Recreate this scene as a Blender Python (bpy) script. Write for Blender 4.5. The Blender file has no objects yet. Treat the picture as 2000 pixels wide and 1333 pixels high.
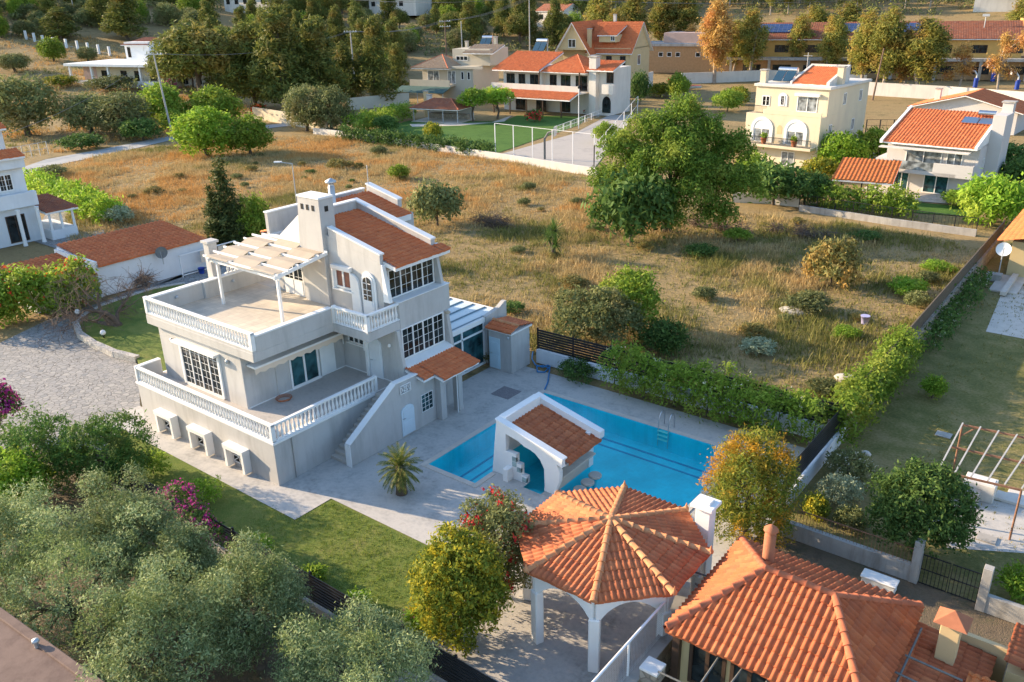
import bpy, bmesh, math, random
import numpy as np
from mathutils import Vector, Matrix
random.seed(7)
RNG = np.random.default_rng(11)
R = math.radians
C = bpy.context.scene.collection
scene = bpy.context.scene

# ---------------------------------------------------------------- camera
F_PX, PITCH, ROLL, HEAD = 1648.8, 0.391454, -0.02401, -0.667093
CAM = np.array([30.979, -20.743, 22.0])
def _cam_axes():
    fw = np.array([0, math.cos(PITCH), -math.sin(PITCH)]); rt = np.array([1.0, 0, 0]); up = np.cross(rt, fw)
    c, s = math.cos(ROLL), math.sin(ROLL)
    M = np.array([c*rt+s*up, -s*rt+c*up, fw])
    W = np.array([[math.cos(HEAD), math.sin(HEAD), 0], [-math.sin(HEAD), math.cos(HEAD), 0], [0, 0, 1]])
    return M @ W.T
AX = _cam_axes()
cam_data = bpy.data.cameras.new('camera'); cam_data.sensor_width = 36; cam_data.lens = F_PX/2000*36
cam_data.clip_start = 0.5; cam_data.clip_end = 3000
cam = bpy.data.objects.new('camera', cam_data); C.objects.link(cam)
m = Matrix.Identity(4)
for i in range(3):
    m[i][0] = AX[0][i]; m[i][1] = AX[1][i]; m[i][2] = -AX[2][i]; m[i][3] = CAM[i]
cam.matrix_world = m
scene.camera = cam

def T(x, y):                                   # terrain height: flat, then rising into a hill
    r = math.hypot(x-CAM[0], y-CAM[1])
    return 0.0006*max(0.0, r-170)**2
def ray(px, py):
    return np.array([(px-1000)/F_PX, -(py-666.5)/F_PX, 1.0]) @ AX
def at(px, py, z=None):                        # ground point seen along a direction of the photograph
    d = ray(px, py)
    if z is not None:
        t = (z-CAM[2])/d[2]; p = CAM+t*d; return Vector(p)
    d = d/math.hypot(d[0], d[1]); r = 10.0
    while r < 600:
        x, y = CAM[0]+d[0]*r, CAM[1]+d[1]*r
        if CAM[2]+d[2]*r <= T(x, y): return Vector((x, y, T(x, y)))
        r += 0.25
    return Vector((x, y, T(x, y)))
def px_y(P):
    q = AX @ (np.array(P)-CAM); return 666.5-F_PX*q[1]/q[2]
def tall(P, py):                               # height above P whose top shows at picture row py
    lo, hi = 0.0, 40.0
    for _ in range(40):
        mid = (lo+hi)/2
        if px_y((P[0], P[1], P[2]+mid)) > py: lo = mid
        else: hi = mid
    return lo
def wide(P, px):                               # metres spanned by px picture pixels at P
    q = AX @ (np.array(P)-CAM); return px*q[2]/F_PX

# ---------------------------------------------------------------- objects
OFF = {}
def thing(name, label, cat, loc=(0, 0, 0), rot=0, group=None, local=False):
    o = bpy.data.objects.new(name, None); C.objects.link(o)
    o.empty_display_size = .3
    o.location = loc; o.rotation_euler = (0, 0, rot)
    tag(o, label, cat, group)
    OFF[o.name] = np.zeros(3) if local else np.array(loc, float)
    return o
def tag(o, label, cat, group=None, kind=None):
    o['label'] = label; o['category'] = cat
    if group: o['group'] = group
    if kind: o['kind'] = kind
    return o
def link(name, me, mat, parent=None, label=None):
    if mat is not None: me.materials.append(mat)
    o = bpy.data.objects.new(name, me); C.objects.link(o)
    if parent is not None:
        o.parent = parent
        OFF[o.name] = OFF.get(parent.name, np.zeros(3))
    if label: o['label'] = label
    return o
def np_mesh(name, V, F, smooth=False):
    me = bpy.data.meshes.new(name); V = np.asarray(V, np.float32); F = np.asarray(F, np.int32)
    k = F.shape[1]; n = len(F)
    me.vertices.add(len(V)); me.vertices.foreach_set('co', V.ravel())
    me.loops.add(n*k); me.loops.foreach_set('vertex_index', F.ravel())
    me.polygons.add(n); me.polygons.foreach_set('loop_start', np.arange(0, n*k, k, dtype=np.int32))
    if smooth: me.polygons.foreach_set('use_smooth', np.ones(n, bool))
    me.update(calc_edges=True); me.validate()
    return me
class MB:
    def __init__(s): s.v = []; s.f = []; s.sm = []
    def add(s, vs, fs, smooth=False):
        b = len(s.v); s.v += [tuple(v) for v in vs]; s.f += [tuple(b+i for i in f) for f in fs]; s.sm += [smooth]*len(fs)
        return s
    def box(s, x0, x1, y0, y1, z0, z1):
        return s.add([(x0,y0,z0),(x1,y0,z0),(x1,y1,z0),(x0,y1,z0),(x0,y0,z1),(x1,y0,z1),(x1,y1,z1),(x0,y1,z1)],
            [(0,3,2,1),(4,5,6,7),(0,1,5,4),(1,2,6,5),(2,3,7,6),(3,0,4,7)])
    def obox(s, o, u, v, w):                    # corner o, three edge vectors
        o, u, v, w = map(Vector, (o, u, v, w))
        P = [o, o+u, o+u+v, o+v, o+w, o+u+w, o+u+v+w, o+v+w]
        fs = [(0,3,2,1),(4,5,6,7),(0,1,5,4),(1,2,6,5),(2,3,7,6),(3,0,4,7)]
        if u.cross(v).dot(w) < 0: fs = [tuple(reversed(f)) for f in fs]
        return s.add(P, fs)
    def bar(s, p, q, w, h=None):                # rectangular bar from p to q
        p, q = Vector(p), Vector(q); h = h or w; d = (q-p).normalized()
        a = d.cross(Vector((0, 0, 1)))
        if a.length < 1e-3: a = Vector((1, 0, 0))
        a.normalize(); b = a.cross(d)
        return s.obox(p-a*w/2-b*h/2, q-p, a*w, b*h)
    def tube(s, pts, r, n=8, cap=True):
        pts = [Vector(p) for p in pts]; rs = r if isinstance(r, (list, tuple)) else [r]*len(pts)
        vs = []; ref = None
        for i, p in enumerate(pts):
            d = (pts[min(i+1, len(pts)-1)]-pts[max(i-1, 0)]).normalized()
            if ref is None: ref = Vector((0, 0, 1)) if abs(d.z) < .9 else Vector((1, 0, 0))
            a = d.cross(ref).normalized(); b = d.cross(a); ref = b.cross(d) if False else ref
            for k in range(n):
                t = 2*math.pi*k/n; vs.append(p+(a*math.cos(t)+b*math.sin(t))*rs[i])
        fs = []
        for i in range(len(pts)-1):
            for k in range(n):
                fs.append((i*n+k, i*n+(k+1) % n, (i+1)*n+(k+1) % n, (i+1)*n+k))
        s.add(vs, fs, True)
        if cap: s.add(vs[:n], [tuple(range(n))]); s.add(vs[-n:], [tuple(reversed(range(n)))])
        return s
    def lathe(s, c, prof, n=12, sx=1, sy=1):    # prof = [(radius, z)]
        vs = []; fs = []
        for r, z in prof:
            for k in range(n):
                t = 2*math.pi*k/n; vs.append((c[0]+r*math.cos(t)*sx, c[1]+r*math.sin(t)*sy, c[2]+z))
        for i in range(len(prof)-1):
            for k in range(n): fs.append((i*n+k, i*n+(k+1) % n, (i+1)*n+(k+1) % n, (i+1)*n+k))
        s.add(vs, fs, True)
        s.add(vs[:n], [tuple(reversed(range(n)))]); s.add(vs[-n:], [tuple(range(n))])
        return s
    def prism(s, poly, axis, a, b):             # polygon in the two other axes, extruded along axis from a to b
        def P(p, t):
            return {'x': (t, p[0], p[1]), 'y': (p[0], t, p[1]), 'z': (p[0], p[1], t)}[axis]
        n = len(poly); vs = [P(p, a) for p in poly]+[P(p, b) for p in poly]
        fs = [tuple(range(n)), tuple(range(2*n-1, n-1, -1))]+[(i, n+i, n+(i+1) % n, (i+1) % n) for i in range(n)]
        return s.add(vs, fs)
    def quad(s, *p): return s.add(p, [tuple(range(len(p)))])
    def build(s, name, mat=None, parent=None, label=None, bevel=0, recalc=True):
        off = OFF.get(parent.name, np.zeros(3)) if parent is not None else np.zeros(3)
        me = bpy.data.meshes.new(name)
        me.from_pydata([(v[0]-off[0], v[1]-off[1], v[2]-off[2]) for v in s.v], [], s.f)
        me.polygons.foreach_set('use_smooth', s.sm)
        if recalc: bm = bmesh.new(); bm.from_mesh(me); bmesh.ops.recalc_face_normals(bm, faces=bm.faces); bm.to_mesh(me); bm.free()
        o = link(name, me, mat, parent, label)
        if bevel:
            b = o.modifiers.new('edge', 'BEVEL'); b.width = bevel; b.segments = 1; b.limit_method = 'ANGLE'
        return o
def box(name, mat, parent, *d, bevel=0, label=None): return MB().box(*d).build(name, mat, parent, label, bevel)
def struct(o): o['kind'] = 'structure'; return o
def copy_tree(o, parent=None):
    c = o.copy(); C.objects.link(c); c.parent = parent
    for ch in list(o.children): copy_tree(ch, c)
    return c

# ---------------------------------------------------------------- materials
def _new(name):
    mt = bpy.data.materials.new(name); mt.use_nodes = True; nt = mt.node_tree
    return mt, nt, nt.nodes, nt.nodes['Principled BSDF'], nt.links
def _n(nd, kind, **kw):
    x = nd.new('ShaderNode'+kind)
    for k, v in kw.items():
        if k in x.inputs: x.inputs[k].default_value = v
        else: setattr(x, k, v)
    return x
def ramp(nd, cols, pos=None, interp='LINEAR'):
    r = nd.new('ShaderNodeValToRGB'); e = r.color_ramp.elements; r.color_ramp.interpolation = interp
    n = len(cols); pos = pos or [i/(n-1) for i in range(n)]
    e[0].position = pos[0]; e[0].color = (*cols[0], 1); e[1].position = pos[-1]; e[1].color = (*cols[-1], 1)
    for i in range(1, n-1):
        x = e.new(pos[i]); x.color = (*cols[i], 1)
    return r
def mix(nd, lk, fac, a, b, mode='MIX'):
    x = nd.new('ShaderNodeMix'); x.data_type = 'RGBA'; x.blend_type = mode
    for i, v in ((0, fac), (6, a), (7, b)):
        if hasattr(v, 'links') or isinstance(v, bpy.types.NodeSocket): lk.new(v, x.inputs[i])
        elif i == 0: x.inputs[0].default_value = v
        else: x.inputs[i].default_value = (*v, 1)
    return x.outputs[2]
def sh(c, k): return tuple(min(1, x*k) for x in c)
def mk(name, col, rough=.75, var=.10, vs=1.2, bump=.15, bs=40, metal=0, spec=.35, second=None, stain=None, ss=.35):
    mt, nt, nd, p, lk = _new(name)
    tc = _n(nd, 'TexCoord'); co = tc.outputs['Object']
    n1 = _n(nd, 'TexNoise', Scale=vs, Detail=6.0, Roughness=.65); lk.new(co, n1.inputs['Vector'])
    r = ramp(nd, [sh(col, 1-var), second or sh(col, 1+var)], [.32, .68]); lk.new(n1.outputs['Fac'], r.inputs[0]); out = r.outputs[0]
    if stain:                                   # weathering: streaky blotches of another colour
        mp = _n(nd, 'Mapping'); mp.inputs['Scale'].default_value = (1, 1, .18); lk.new(co, mp.inputs[0])
        n2 = _n(nd, 'TexNoise', Scale=ss*3, Detail=8.0, Roughness=.7); lk.new(mp.outputs[0], n2.inputs['Vector'])
        r2 = ramp(nd, [(0, 0, 0), (1, 1, 1)], [.48, .70]); lk.new(n2.outputs['Fac'], r2.inputs[0])
        out = mix(nd, lk, r2.outputs[0], out, stain)
    lk.new(out, p.inputs['Base Color'])
    p.inputs['Roughness'].default_value = rough; p.inputs['Metallic'].default_value = metal
    p.inputs['Specular IOR Level'].default_value = spec
    if bump:
        n3 = _n(nd, 'TexNoise', Scale=bs, Detail=3.0); lk.new(co, n3.inputs['Vector'])
        b = _n(nd, 'Bump', Strength=bump, Distance=.02); lk.new(n3.outputs['Fac'], b.inputs['Height']); lk.new(b.outputs[0], p.inputs['Normal'])
    return mt
def warm(c, k): return (min(.8, c[0]*k*1.05), min(.8, c[1]*k), min(.8, c[2]*k*.85))
def leafmat(name, cols, trans=.3, patch=None, pscale=.6, rough=.5, gain=2.1):
    cols = [warm(c, gain) for c in cols]; patch = patch and warm(patch, gain*.83); trans += .08
    mt, nt, nd, p, lk = _new(name)
    g = _n(nd, 'NewGeometry'); r = ramp(nd, cols); lk.new(g.outputs['Random Per Island'], r.inputs[0]); out = r.outputs[0]
    tc = _n(nd, 'TexCoord'); n1 = _n(nd, 'TexNoise', Scale=pscale, Detail=3.0); lk.new(tc.outputs['Object'], n1.inputs['Vector'])
    if patch:                                   # sprays of another leaf colour
        r2 = ramp(nd, [(0, 0, 0), (1, 1, 1)], [.50, .62]); lk.new(n1.outputs['Fac'], r2.inputs[0]); out = mix(nd, lk, r2.outputs[0], out, patch)
    oi = _n(nd, 'ObjectInfo'); hs = _n(nd, 'HueSaturation')
    mr = _n(nd, 'MapRange'); mr.inputs['To Min'].default_value = .82; mr.inputs['To Max'].default_value = 1.2
    lk.new(oi.outputs['Random'], mr.inputs['Value']); lk.new(mr.outputs[0], hs.inputs['Value']); lk.new(out, hs.inputs['Color']); out = hs.outputs[0]
    lk.new(out, p.inputs['Base Color']); p.inputs['Roughness'].default_value = rough+.1; p.inputs['Specular IOR Level'].default_value = .12
    t = _n(nd, 'BsdfTranslucent'); lk.new(out, t.inputs[0])
    mx = _n(nd, 'MixShader'); mx.inputs[0].default_value = trans
    lk.new(p.outputs[0], mx.inputs[1]); lk.new(t.outputs[0], mx.inputs[2]); lk.new(mx.outputs[0], nd['Material Output'].inputs[0])
    return mt
def tilemat(name, cols, moss=None):
    mt, nt, nd, p, lk = _new(name)
    uv = _n(nd, 'UVMap'); fl = _n(nd, 'VectorMath', operation='FLOOR'); lk.new(uv.outputs[0], fl.inputs[0])
    wn = _n(nd, 'TexWhiteNoise', noise_dimensions='3D'); lk.new(fl.outputs[0], wn.inputs['Vector'])
    r = ramp(nd, cols); lk.new(wn.outputs['Value'], r.inputs[0]); out = r.outputs[0]
    tc = _n(nd, 'TexCoord'); n1 = _n(nd, 'TexNoise', Scale=1.3, Detail=7.0, Roughness=.7); lk.new(tc.outputs['Object'], n1.inputs['Vector'])
    r2 = ramp(nd, [(0, 0, 0), (1, 1, 1)], [.45, .75]); lk.new(n1.outputs['Fac'], r2.inputs[0])
    out = mix(nd, lk, r2.outputs[0], out, moss or sh(cols[0], .75))
    lk.new(out, p.inputs['Base Color']); p.inputs['Roughness'].default_value = .8; p.inputs['Specular IOR Level'].default_value = .25
    n3 = _n(nd, 'TexNoise', Scale=30.0, Detail=3.0); lk.new(tc.outputs['Object'], n3.inputs['Vector'])
    b = _n(nd, 'Bump', Strength=.2, Distance=.02); lk.new(n3.outputs['Fac'], b.inputs['Height']); lk.new(b.outputs[0], p.inputs['Normal'])
    return mt
def glassmat(name, col, rough=.06, spec=.5):
    mt, nt, nd, p, lk = _new(name)
    tc = _n(nd, 'TexCoord'); n1 = _n(nd, 'TexNoise', Scale=1.6, Detail=2.0); lk.new(tc.outputs['Object'], n1.inputs['Vector'])
    r = ramp(nd, [sh(col, .4), sh(col, 1.8)], [.35, .7]); lk.new(n1.outputs['Fac'], r.inputs[0]); lk.new(r.outputs[0], p.inputs['Base Color'])
    p.inputs['Roughness'].default_value = rough; p.inputs['Specular IOR Level'].default_value = spec
    n2 = _n(nd, 'TexNoise', Scale=.9, Detail=1.0); lk.new(tc.outputs['Object'], n2.inputs['Vector'])
    b = _n(nd, 'Bump', Strength=.05, Distance=.1); lk.new(n2.outputs['Fac'], b.inputs['Height']); lk.new(b.outputs[0], p.inputs['Normal'])
    return mt
def zonemat(name, cols, scales=(.08, .5, 6), rough=.95, bump=.5, bs=9, pos=None):   # ground of blotchy mixed colours
    mt, nt, nd, p, lk = _new(name)
    tc = _n(nd, 'TexCoord'); co = tc.outputs['Object']; fs = []
    for s in scales:
        n1 = _n(nd, 'TexNoise', Scale=s, Detail=6.0, Roughness=.6); lk.new(co, n1.inputs['Vector']); fs.append(n1.outputs['Fac'])
    a = _n(nd, 'Math', operation='MULTIPLY_ADD'); a.inputs[1].default_value = .5; lk.new(fs[1], a.inputs[0])
    h = _n(nd, 'Math', operation='MULTIPLY'); h.inputs[1].default_value = .5; lk.new(fs[0], h.inputs[0]); lk.new(h.outputs[0], a.inputs[2])
    b2 = _n(nd, 'Math', operation='MULTIPLY_ADD'); b2.inputs[1].default_value = .45; lk.new(fs[2], b2.inputs[0])
    c2 = _n(nd, 'Math', operation='MULTIPLY_ADD'); c2.inputs[1].default_value = 1.0; c2.inputs[2].default_value = -.225; lk.new(a.outputs[0], c2.inputs[0]); lk.new(c2.outputs[0], b2.inputs[2])
    r = ramp(nd, cols, pos or [.32+.36*i/(len(cols)-1) for i in range(len(cols))]); lk.new(b2.outputs[0], r.inputs[0])
    lk.new(r.outputs[0], p.inputs['Base Color']); p.inputs['Roughness'].default_value = rough; p.inputs['Specular IOR Level'].default_value = .2
    n3 = _n(nd, 'TexNoise', Scale=bs, Detail=5.0); lk.new(co, n3.inputs['Vector'])
    b = _n(nd, 'Bump', Strength=bump, Distance=.08); lk.new(n3.outputs['Fac'], b.inputs['Height']); lk.new(b.outputs[0], p.inputs['Normal'])
    return mt
def pavemat(name, cols, joint, scale=1.6, bump=.4):           # crazy paving: irregular slabs with pale joints
    mt, nt, nd, p, lk = _new(name)
    tc = _n(nd, 'TexCoord'); co = tc.outputs['Object']
    n0 = _n(nd, 'TexNoise', Scale=1.5, Detail=2.0); lk.new(co, n0.inputs['Vector'])
    ad = mix(nd, lk, .12, co, n0.outputs['Color'], 'ADD')
    v = _n(nd, 'TexVoronoi', Scale=scale); lk.new(ad, v.inputs['Vector'])
    e = _n(nd, 'TexVoronoi', Scale=scale, feature='DISTANCE_TO_EDGE'); lk.new(ad, e.inputs['Vector'])
    sp = _n(nd, 'SeparateColor'); lk.new(v.outputs['Color'], sp.inputs[0])
    r = ramp(nd, cols); lk.new(sp.outputs[0], r.inputs[0])
    r2 = ramp(nd, [(1, 1, 1), (0, 0, 0)], [.025, .06]); lk.new(e.outputs['Distance'], r2.inputs[0])
    out = mix(nd, lk, r2.outputs[0], r.outputs[0], joint)
    lk.new(out, p.inputs['Base Color']); p.inputs['Roughness'].default_value = .8
    b = _n(nd, 'Bump', Strength=bump, Distance=.03, invert=True); lk.new(r2.outputs[0], b.inputs['Height']); lk.new(b.outputs[0], p.inputs['Normal'])
    return mt
def gridmat(name, col, joint, s=2.0, var=.08, rough=.7):      # square tiles with thin joints
    mt, nt, nd, p, lk = _new(name)
    tc = _n(nd, 'TexCoord'); b = _n(nd, 'TexBrick', offset=0.0, squash=1.0); lk.new(tc.outputs['Object'], b.inputs['Vector'])
    b.inputs['Color1'].default_value = (*sh(col, 1-var), 1); b.inputs['Color2'].default_value = (*sh(col, 1+var), 1); b.inputs['Mortar'].default_value = (*joint, 1)
    b.inputs['Scale'].default_value = 1.0; b.inputs['Brick Width'].default_value = 1/s; b.inputs['Row Height'].default_value = 1/s; b.inputs['Mortar Size'].default_value = .012
    n1 = _n(nd, 'TexNoise', Scale=.5, Detail=7.0, Roughness=.65); lk.new(tc.outputs['Object'], n1.inputs['Vector'])
    r = ramp(nd, [(.8, .8, .8), (1.1, 1.08, 1.05)], [.35, .65]); lk.new(n1.outputs['Fac'], r.inputs[0])
    lk.new(mix(nd, lk, 1.0, b.outputs[0], r.outputs[0], 'MULTIPLY'), p.inputs['Base Color']); p.inputs['Roughness'].default_value = rough
    return mt

M = {}
M['plaster'] = mk('plaster', (.50, .485, .465), .9, .07, .5, .1, 60, stain=(.40, .385, .365), ss=.45)
M['white'] = mk('white_paint', (.80, .79, .77), .7, .04, .8, .08, 50)
M['white_metal'] = mk('white_metal', (.80, .80, .80), .4, .03, 1, 0)
M['trim'] = mk('white_trim', (.78, .77, .75), .6, .04, 2, .05)
M['deck'] = zonemat('patio_concrete', [(.33, .315, .29), (.44, .42, .39), (.52, .49, .45), (.39, .365, .33)], (.25, 1.2, 5), .75, .12, 25)
M['terrace'] = gridmat('terrace_tiles', (.62, .55, .45), (.5, .44, .36), 2.5)
M['gterrace'] = zonemat('terrace_screed', [(.40, .37, .34), (.50, .46, .42), (.44, .40, .36)], (.3, 1.5, 6), .75, .1, 25)
M['lawn'] = zonemat('lawn_grass', [(.07, .115, .02), (.12, .17, .033), (.17, .20, .046), (.225, .215, .065)], (.22, 1.3, 14), .95, .6, 30)
M['lawn_far'] = zonemat('garden_grass', [(.04, .10, .015), (.07, .15, .025), (.09, .17, .03)], (.12, .7, 8), .95, .5, 18)
M['lawn_dry'] = zonemat('patchy_grass', [(.10, .11, .035), (.165, .155, .05), (.26, .21, .09), (.31, .25, .13)], (.10, .7, 7), .95, .6, 18)
M['soil'] = zonemat('bare_soil', [(.12, .095, .065), (.18, .135, .09), (.11, .10, .06)], (.4, 1.6, 9), .95, .7, 20)
M['field'] = zonemat('dry_field', [(.13, .105, .045), (.22, .165, .075), (.33, .235, .11), (.25, .175, .08), (.40, .29, .145)], (.07, .35, 3), .97, .8, 7)
M['road'] = mk('road_concrete', (.36, .36, .35), .9, .12, .4, .1)
M['crazy'] = pavemat('crazy_paving', [(.24, .235, .225), (.31, .295, .275), (.27, .265, .26), (.36, .34, .31), (.20, .205, .21)], (.13, .125, .12), 3.0)
M['stonewall'] = pavemat('rubble_stone', [(.36, .28, .20), (.46, .38, .29), (.30, .25, .2), (.5, .43, .35)], (.25, .21, .17), 3.0, .8)
M['lowstone'] = pavemat('cut_stone', [(.45, .42, .37), (.55, .5, .44), (.4, .38, .35)], (.3, .27, .24), 4.0, .6)
M['concrete'] = mk('bare_concrete', (.40, .38, .35), .92, .15, .8, .25, 20, stain=(.25, .23, .2), ss=.5)
M['pavers'] = gridmat('stone_pavers', (.32, .30, .28), (.18, .17, .15), 5, .2, .85)
M['tile'] = tilemat('clay_tiles', [(.56, .15, .056), (.61, .175, .066), (.58, .16, .06), (.65, .205, .08), (.60, .17, .062)], (.46, .135, .06))
M['tile_gaz'] = tilemat('gazebo_tiles', [(.42, .12, .05), (.48, .15, .062), (.44, .13, .054), (.54, .185, .08), (.46, .14, .058)], (.33, .11, .056))
M['tile_red'] = tilemat('red_barrel_tiles', [(.40, .105, .042), (.47, .13, .05), (.43, .115, .045), (.53, .165, .066), (.45, .12, .048)], (.30, .09, .045))
M['tile_old'] = tilemat('old_clay_tiles', [(.26, .085, .05), (.33, .12, .065), (.29, .10, .055), (.37, .15, .085)], (.22, .12, .09))
M['tile_pale'] = tilemat('faded_tiles', [(.38, .26, .17), (.44, .31, .21), (.40, .28, .19), (.48, .35, .25)], (.33, .24, .17))
M['tile_new'] = tilemat('new_orange_tiles', [(.52, .16, .05), (.58, .19, .06), (.48, .14, .045)], (.5, .16, .06))
M['ridge'] = mk('ridge_tiles', (.54, .225, .095), .8, .22, 3, .2, 30, stain=(.52, .29, .15), ss=1.5)
M['ridge_old'] = mk('old_ridge_tiles', (.46, .14, .065), .8, .2, 3, .2, 30)
M['glass'] = glassmat('window_glass', (.018, .024, .026))
M['glass_teal'] = glassmat('tinted_glass', (.02, .07, .08), .05)
M['glass_pale'] = glassmat('curtained_glass', (.22, .24, .25), .15, .6)
M['polycarb'] = mk('roof_panels', (.70, .76, .78), .25, .05, .6, 0, spec=.5, second=(.60, .70, .72))
M['black_metal'] = mk('black_metal', (.018, .018, .02), .45, .1, 2, 0, metal=0)
M['steel'] = mk('steel', (.55, .56, .58), .3, .05, 3, 0, metal=1)
M['galv'] = mk('galvanised_steel', (.50, .52, .54), .5, .08, 3, 0, metal=.6)
M['rust'] = mk('rusty_steel', (.27, .14, .085), .85, .25, 6, .2, 30)
M['cloth'] = mk('shade_cloth', (.46, .38, .29), .95, .08, 1.5, .1, 90)
M['awning'] = mk('awning_fabric', (.70, .58, .46), .9, .05, 1, 0)
M['shutter'] = mk('shutter_paint', (.76, .76, .74), .6, .04, 2, 0)
M['door_white'] = mk('painted_door', (.74, .76, .77), .5, .04, 2, 0)
M['hole'] = mk('vent_dark', (.03, .028, .025), .9, .1, 2, 0)
M['pool'] = gridmat('pool_mosaic', (.02, .62, .80), (.05, .65, .82), 4, .04, .4)
M['pool_dark'] = gridmat('dark_mosaic', (.01, .30, .52), (.012, .32, .55), 8, .1, .4)
M['coping'] = mk('pool_coping', (.56, .50, .43), .8, .1, 1.5, .1)
M['blue_hose'] = mk('blue_hose', (.02, .20, .45), .45, .05, 2, 0)
M['bark'] = mk('bark', (.11, .085, .065), .95, .3, 4, .6, 25)
M['bark_pale'] = mk('pale_bark', (.34, .28, .22), .9, .25, 3, .4, 15)
M['pole_wood'] = mk('pole_wood', (.20, .13, .09), .9, .2, 3, .3)
M['pole_conc'] = mk('pole_concrete', (.45, .43, .40), .9, .1, 2, .1)
M['wire'] = mk('wire', (.20, .20, .20), .6, 0, 1, 0)
M['brick'] = mk('ochre_brick', (.40, .25, .13), .9, .15, 2, .2, 12)
M['ochre'] = mk('ochre_render', (.55, .33, .10), .85, .08, 1, .1)
M['cream'] = mk('cream_render', (.66, .56, .40), .85, .06, .4, .08, stain=(.58, .49, .36), ss=.2)
M['beige'] = mk('beige_render', (.50, .45, .36), .85, .06, .4, .08)
M['offwhite'] = mk('offwhite_render', (.64, .60, .54), .85, .07, .4, .08, stain=(.54, .50, .45), ss=.3)
M['lilac'] = mk('grey_render', (.56, .53, .51), .85, .05, .4, .08)
M['pink'] = mk('pinkish_render', (.52, .36, .30), .85, .08, .6, .08)
M['peach'] = mk('peach_render', (.60, .44, .24), .85, .06, .6, .08)
M['bluewhite'] = mk('whitewash', (.70, .72, .74), .85, .06, .5, .1, stain=(.62, .64, .66), ss=.3)
M['solar'] = mk('solar_collector', (.02, .055, .09), .12, .1, 2, 0, spec=.8)
M['pv'] = gridmat('photovoltaic', (.02, .04, .12), (.25, .28, .32), 1.0, .2, .15)
M['green_awn'] = mk('green_awning', (.06, .12, .11), .8, .1, 1, 0)
M['terracotta'] = mk('terracotta', (.38, .14, .07), .8, .1, 4, .1)
M['red_flag'] = mk('red_fabric', (.45, .06, .06), .8, .1, 4, 0)
M['yellow'] = mk('yellow_render', (.55, .42, .22), .85, .06, .6, .08)
M['brownroof'] = mk('roof_felt', (.19, .13, .105), .92, .16, .9, .25, 14, stain=(.13, .085, .07), ss=.6)
M['thatch'] = mk('reed_screen', (.13, .10, .07), .95, .3, 5, .6, 30)
M['court'] = zonemat('court_paving', [(.34, .31, .28), (.44, .40, .36), (.38, .35, .31)], (.2, 1, 6), .8, .1, 20)
M['court_g'] = mk('court_green', (.14, .20, .15), .8, .1, .5, 0)
M['court_r'] = mk('court_red', (.38, .17, .14), .8, .1, .5, 0)
M['court_b'] = mk('blue_pad', (.02, .06, .35), .5, .05, 2, 0)
M['brush'] = mk('dead_twigs', (.15, .11, .085), .95, .25, 4, 0)
M['wood_dark'] = mk('dark_wood', (.06, .035, .022), .6, .2, 4, .1)
M['pole_grey'] = mk('weathered_pole', (.16, .16, .15), .8, .2, 5, .2)
# ---------------------------------------------------------------- roofs, windows, small parts
def tiles(name, o, u, up, width, length, mat, parent, tw=.22, course=.36, amp=.055, ns=8, clips=(), label=None, thick=.05):
    """barrel tiles: o = eave corner, u = unit vector along the eave, up = unit vector up the slope"""
    o, u, up = Vector(o), Vector(u).normalized(), Vector(up).normalized(); n = u.cross(up).normalized()
    if n.z < 0: n = -n
    nu = max(2, int(round(width/tw*ns))); us = np.linspace(0, width, nu+1)
    prof = amp*(0.5+0.5*np.cos(2*np.pi*us/tw))**.8
    nc = max(1, int(math.ceil(length/course))); bm = bmesh.new(); uvl = bm.loops.layers.uv.new('UVMap')
    rr = np.random.default_rng(5)
    jit = rr.normal(0, .014, (nc, int(width/tw)+3))
    for c in range(nc):
        v0 = c*course; v1 = min(length, v0+course*1.14)
        rows = []
        for v, lift in ((v0, -.012 if c else -thick), (v0, .042), (v1, .004)):
            row = []
            for k, uu in enumerate(us):
                j = jit[c, int(uu/tw+.5)]
                hh = (prof[k]+lift+j*.5) if not (v == v0 and lift <= 0) else lift+(prof[k]*.8 if c else 0)
                row.append(bm.verts.new(o+u*uu+up*(v+j)+n*hh))
            rows.append(row)
        for a in (0, 1):
            for k in range(nu):
                f = bm.faces.new((rows[a][k], rows[a][k+1], rows[a+1][k+1], rows[a+1][k])); f.smooth = a == 1
                for l, (uu, vv) in zip(f.loops, ((us[k], .5), (us[k+1], .5), (us[k+1], .5), (us[k], .5))):
                    l[uvl].uv = (((us[k]+us[k+1])/2)/tw+.5, c+.5)
    for p, nn in clips:
        bmesh.ops.bisect_plane(bm, geom=bm.verts[:]+bm.edges[:]+bm.faces[:], plane_co=Vector(p), plane_no=Vector(nn), clear_outer=True)
    off = OFF.get(parent.name, np.zeros(3)) if parent is not None else np.zeros(3)
    bmesh.ops.translate(bm, verts=bm.verts, vec=Vector(-off))
    me = bpy.data.meshes.new(name); bm.to_mesh(me); bm.free()
    return link(name, me, mat, parent, label)
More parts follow.
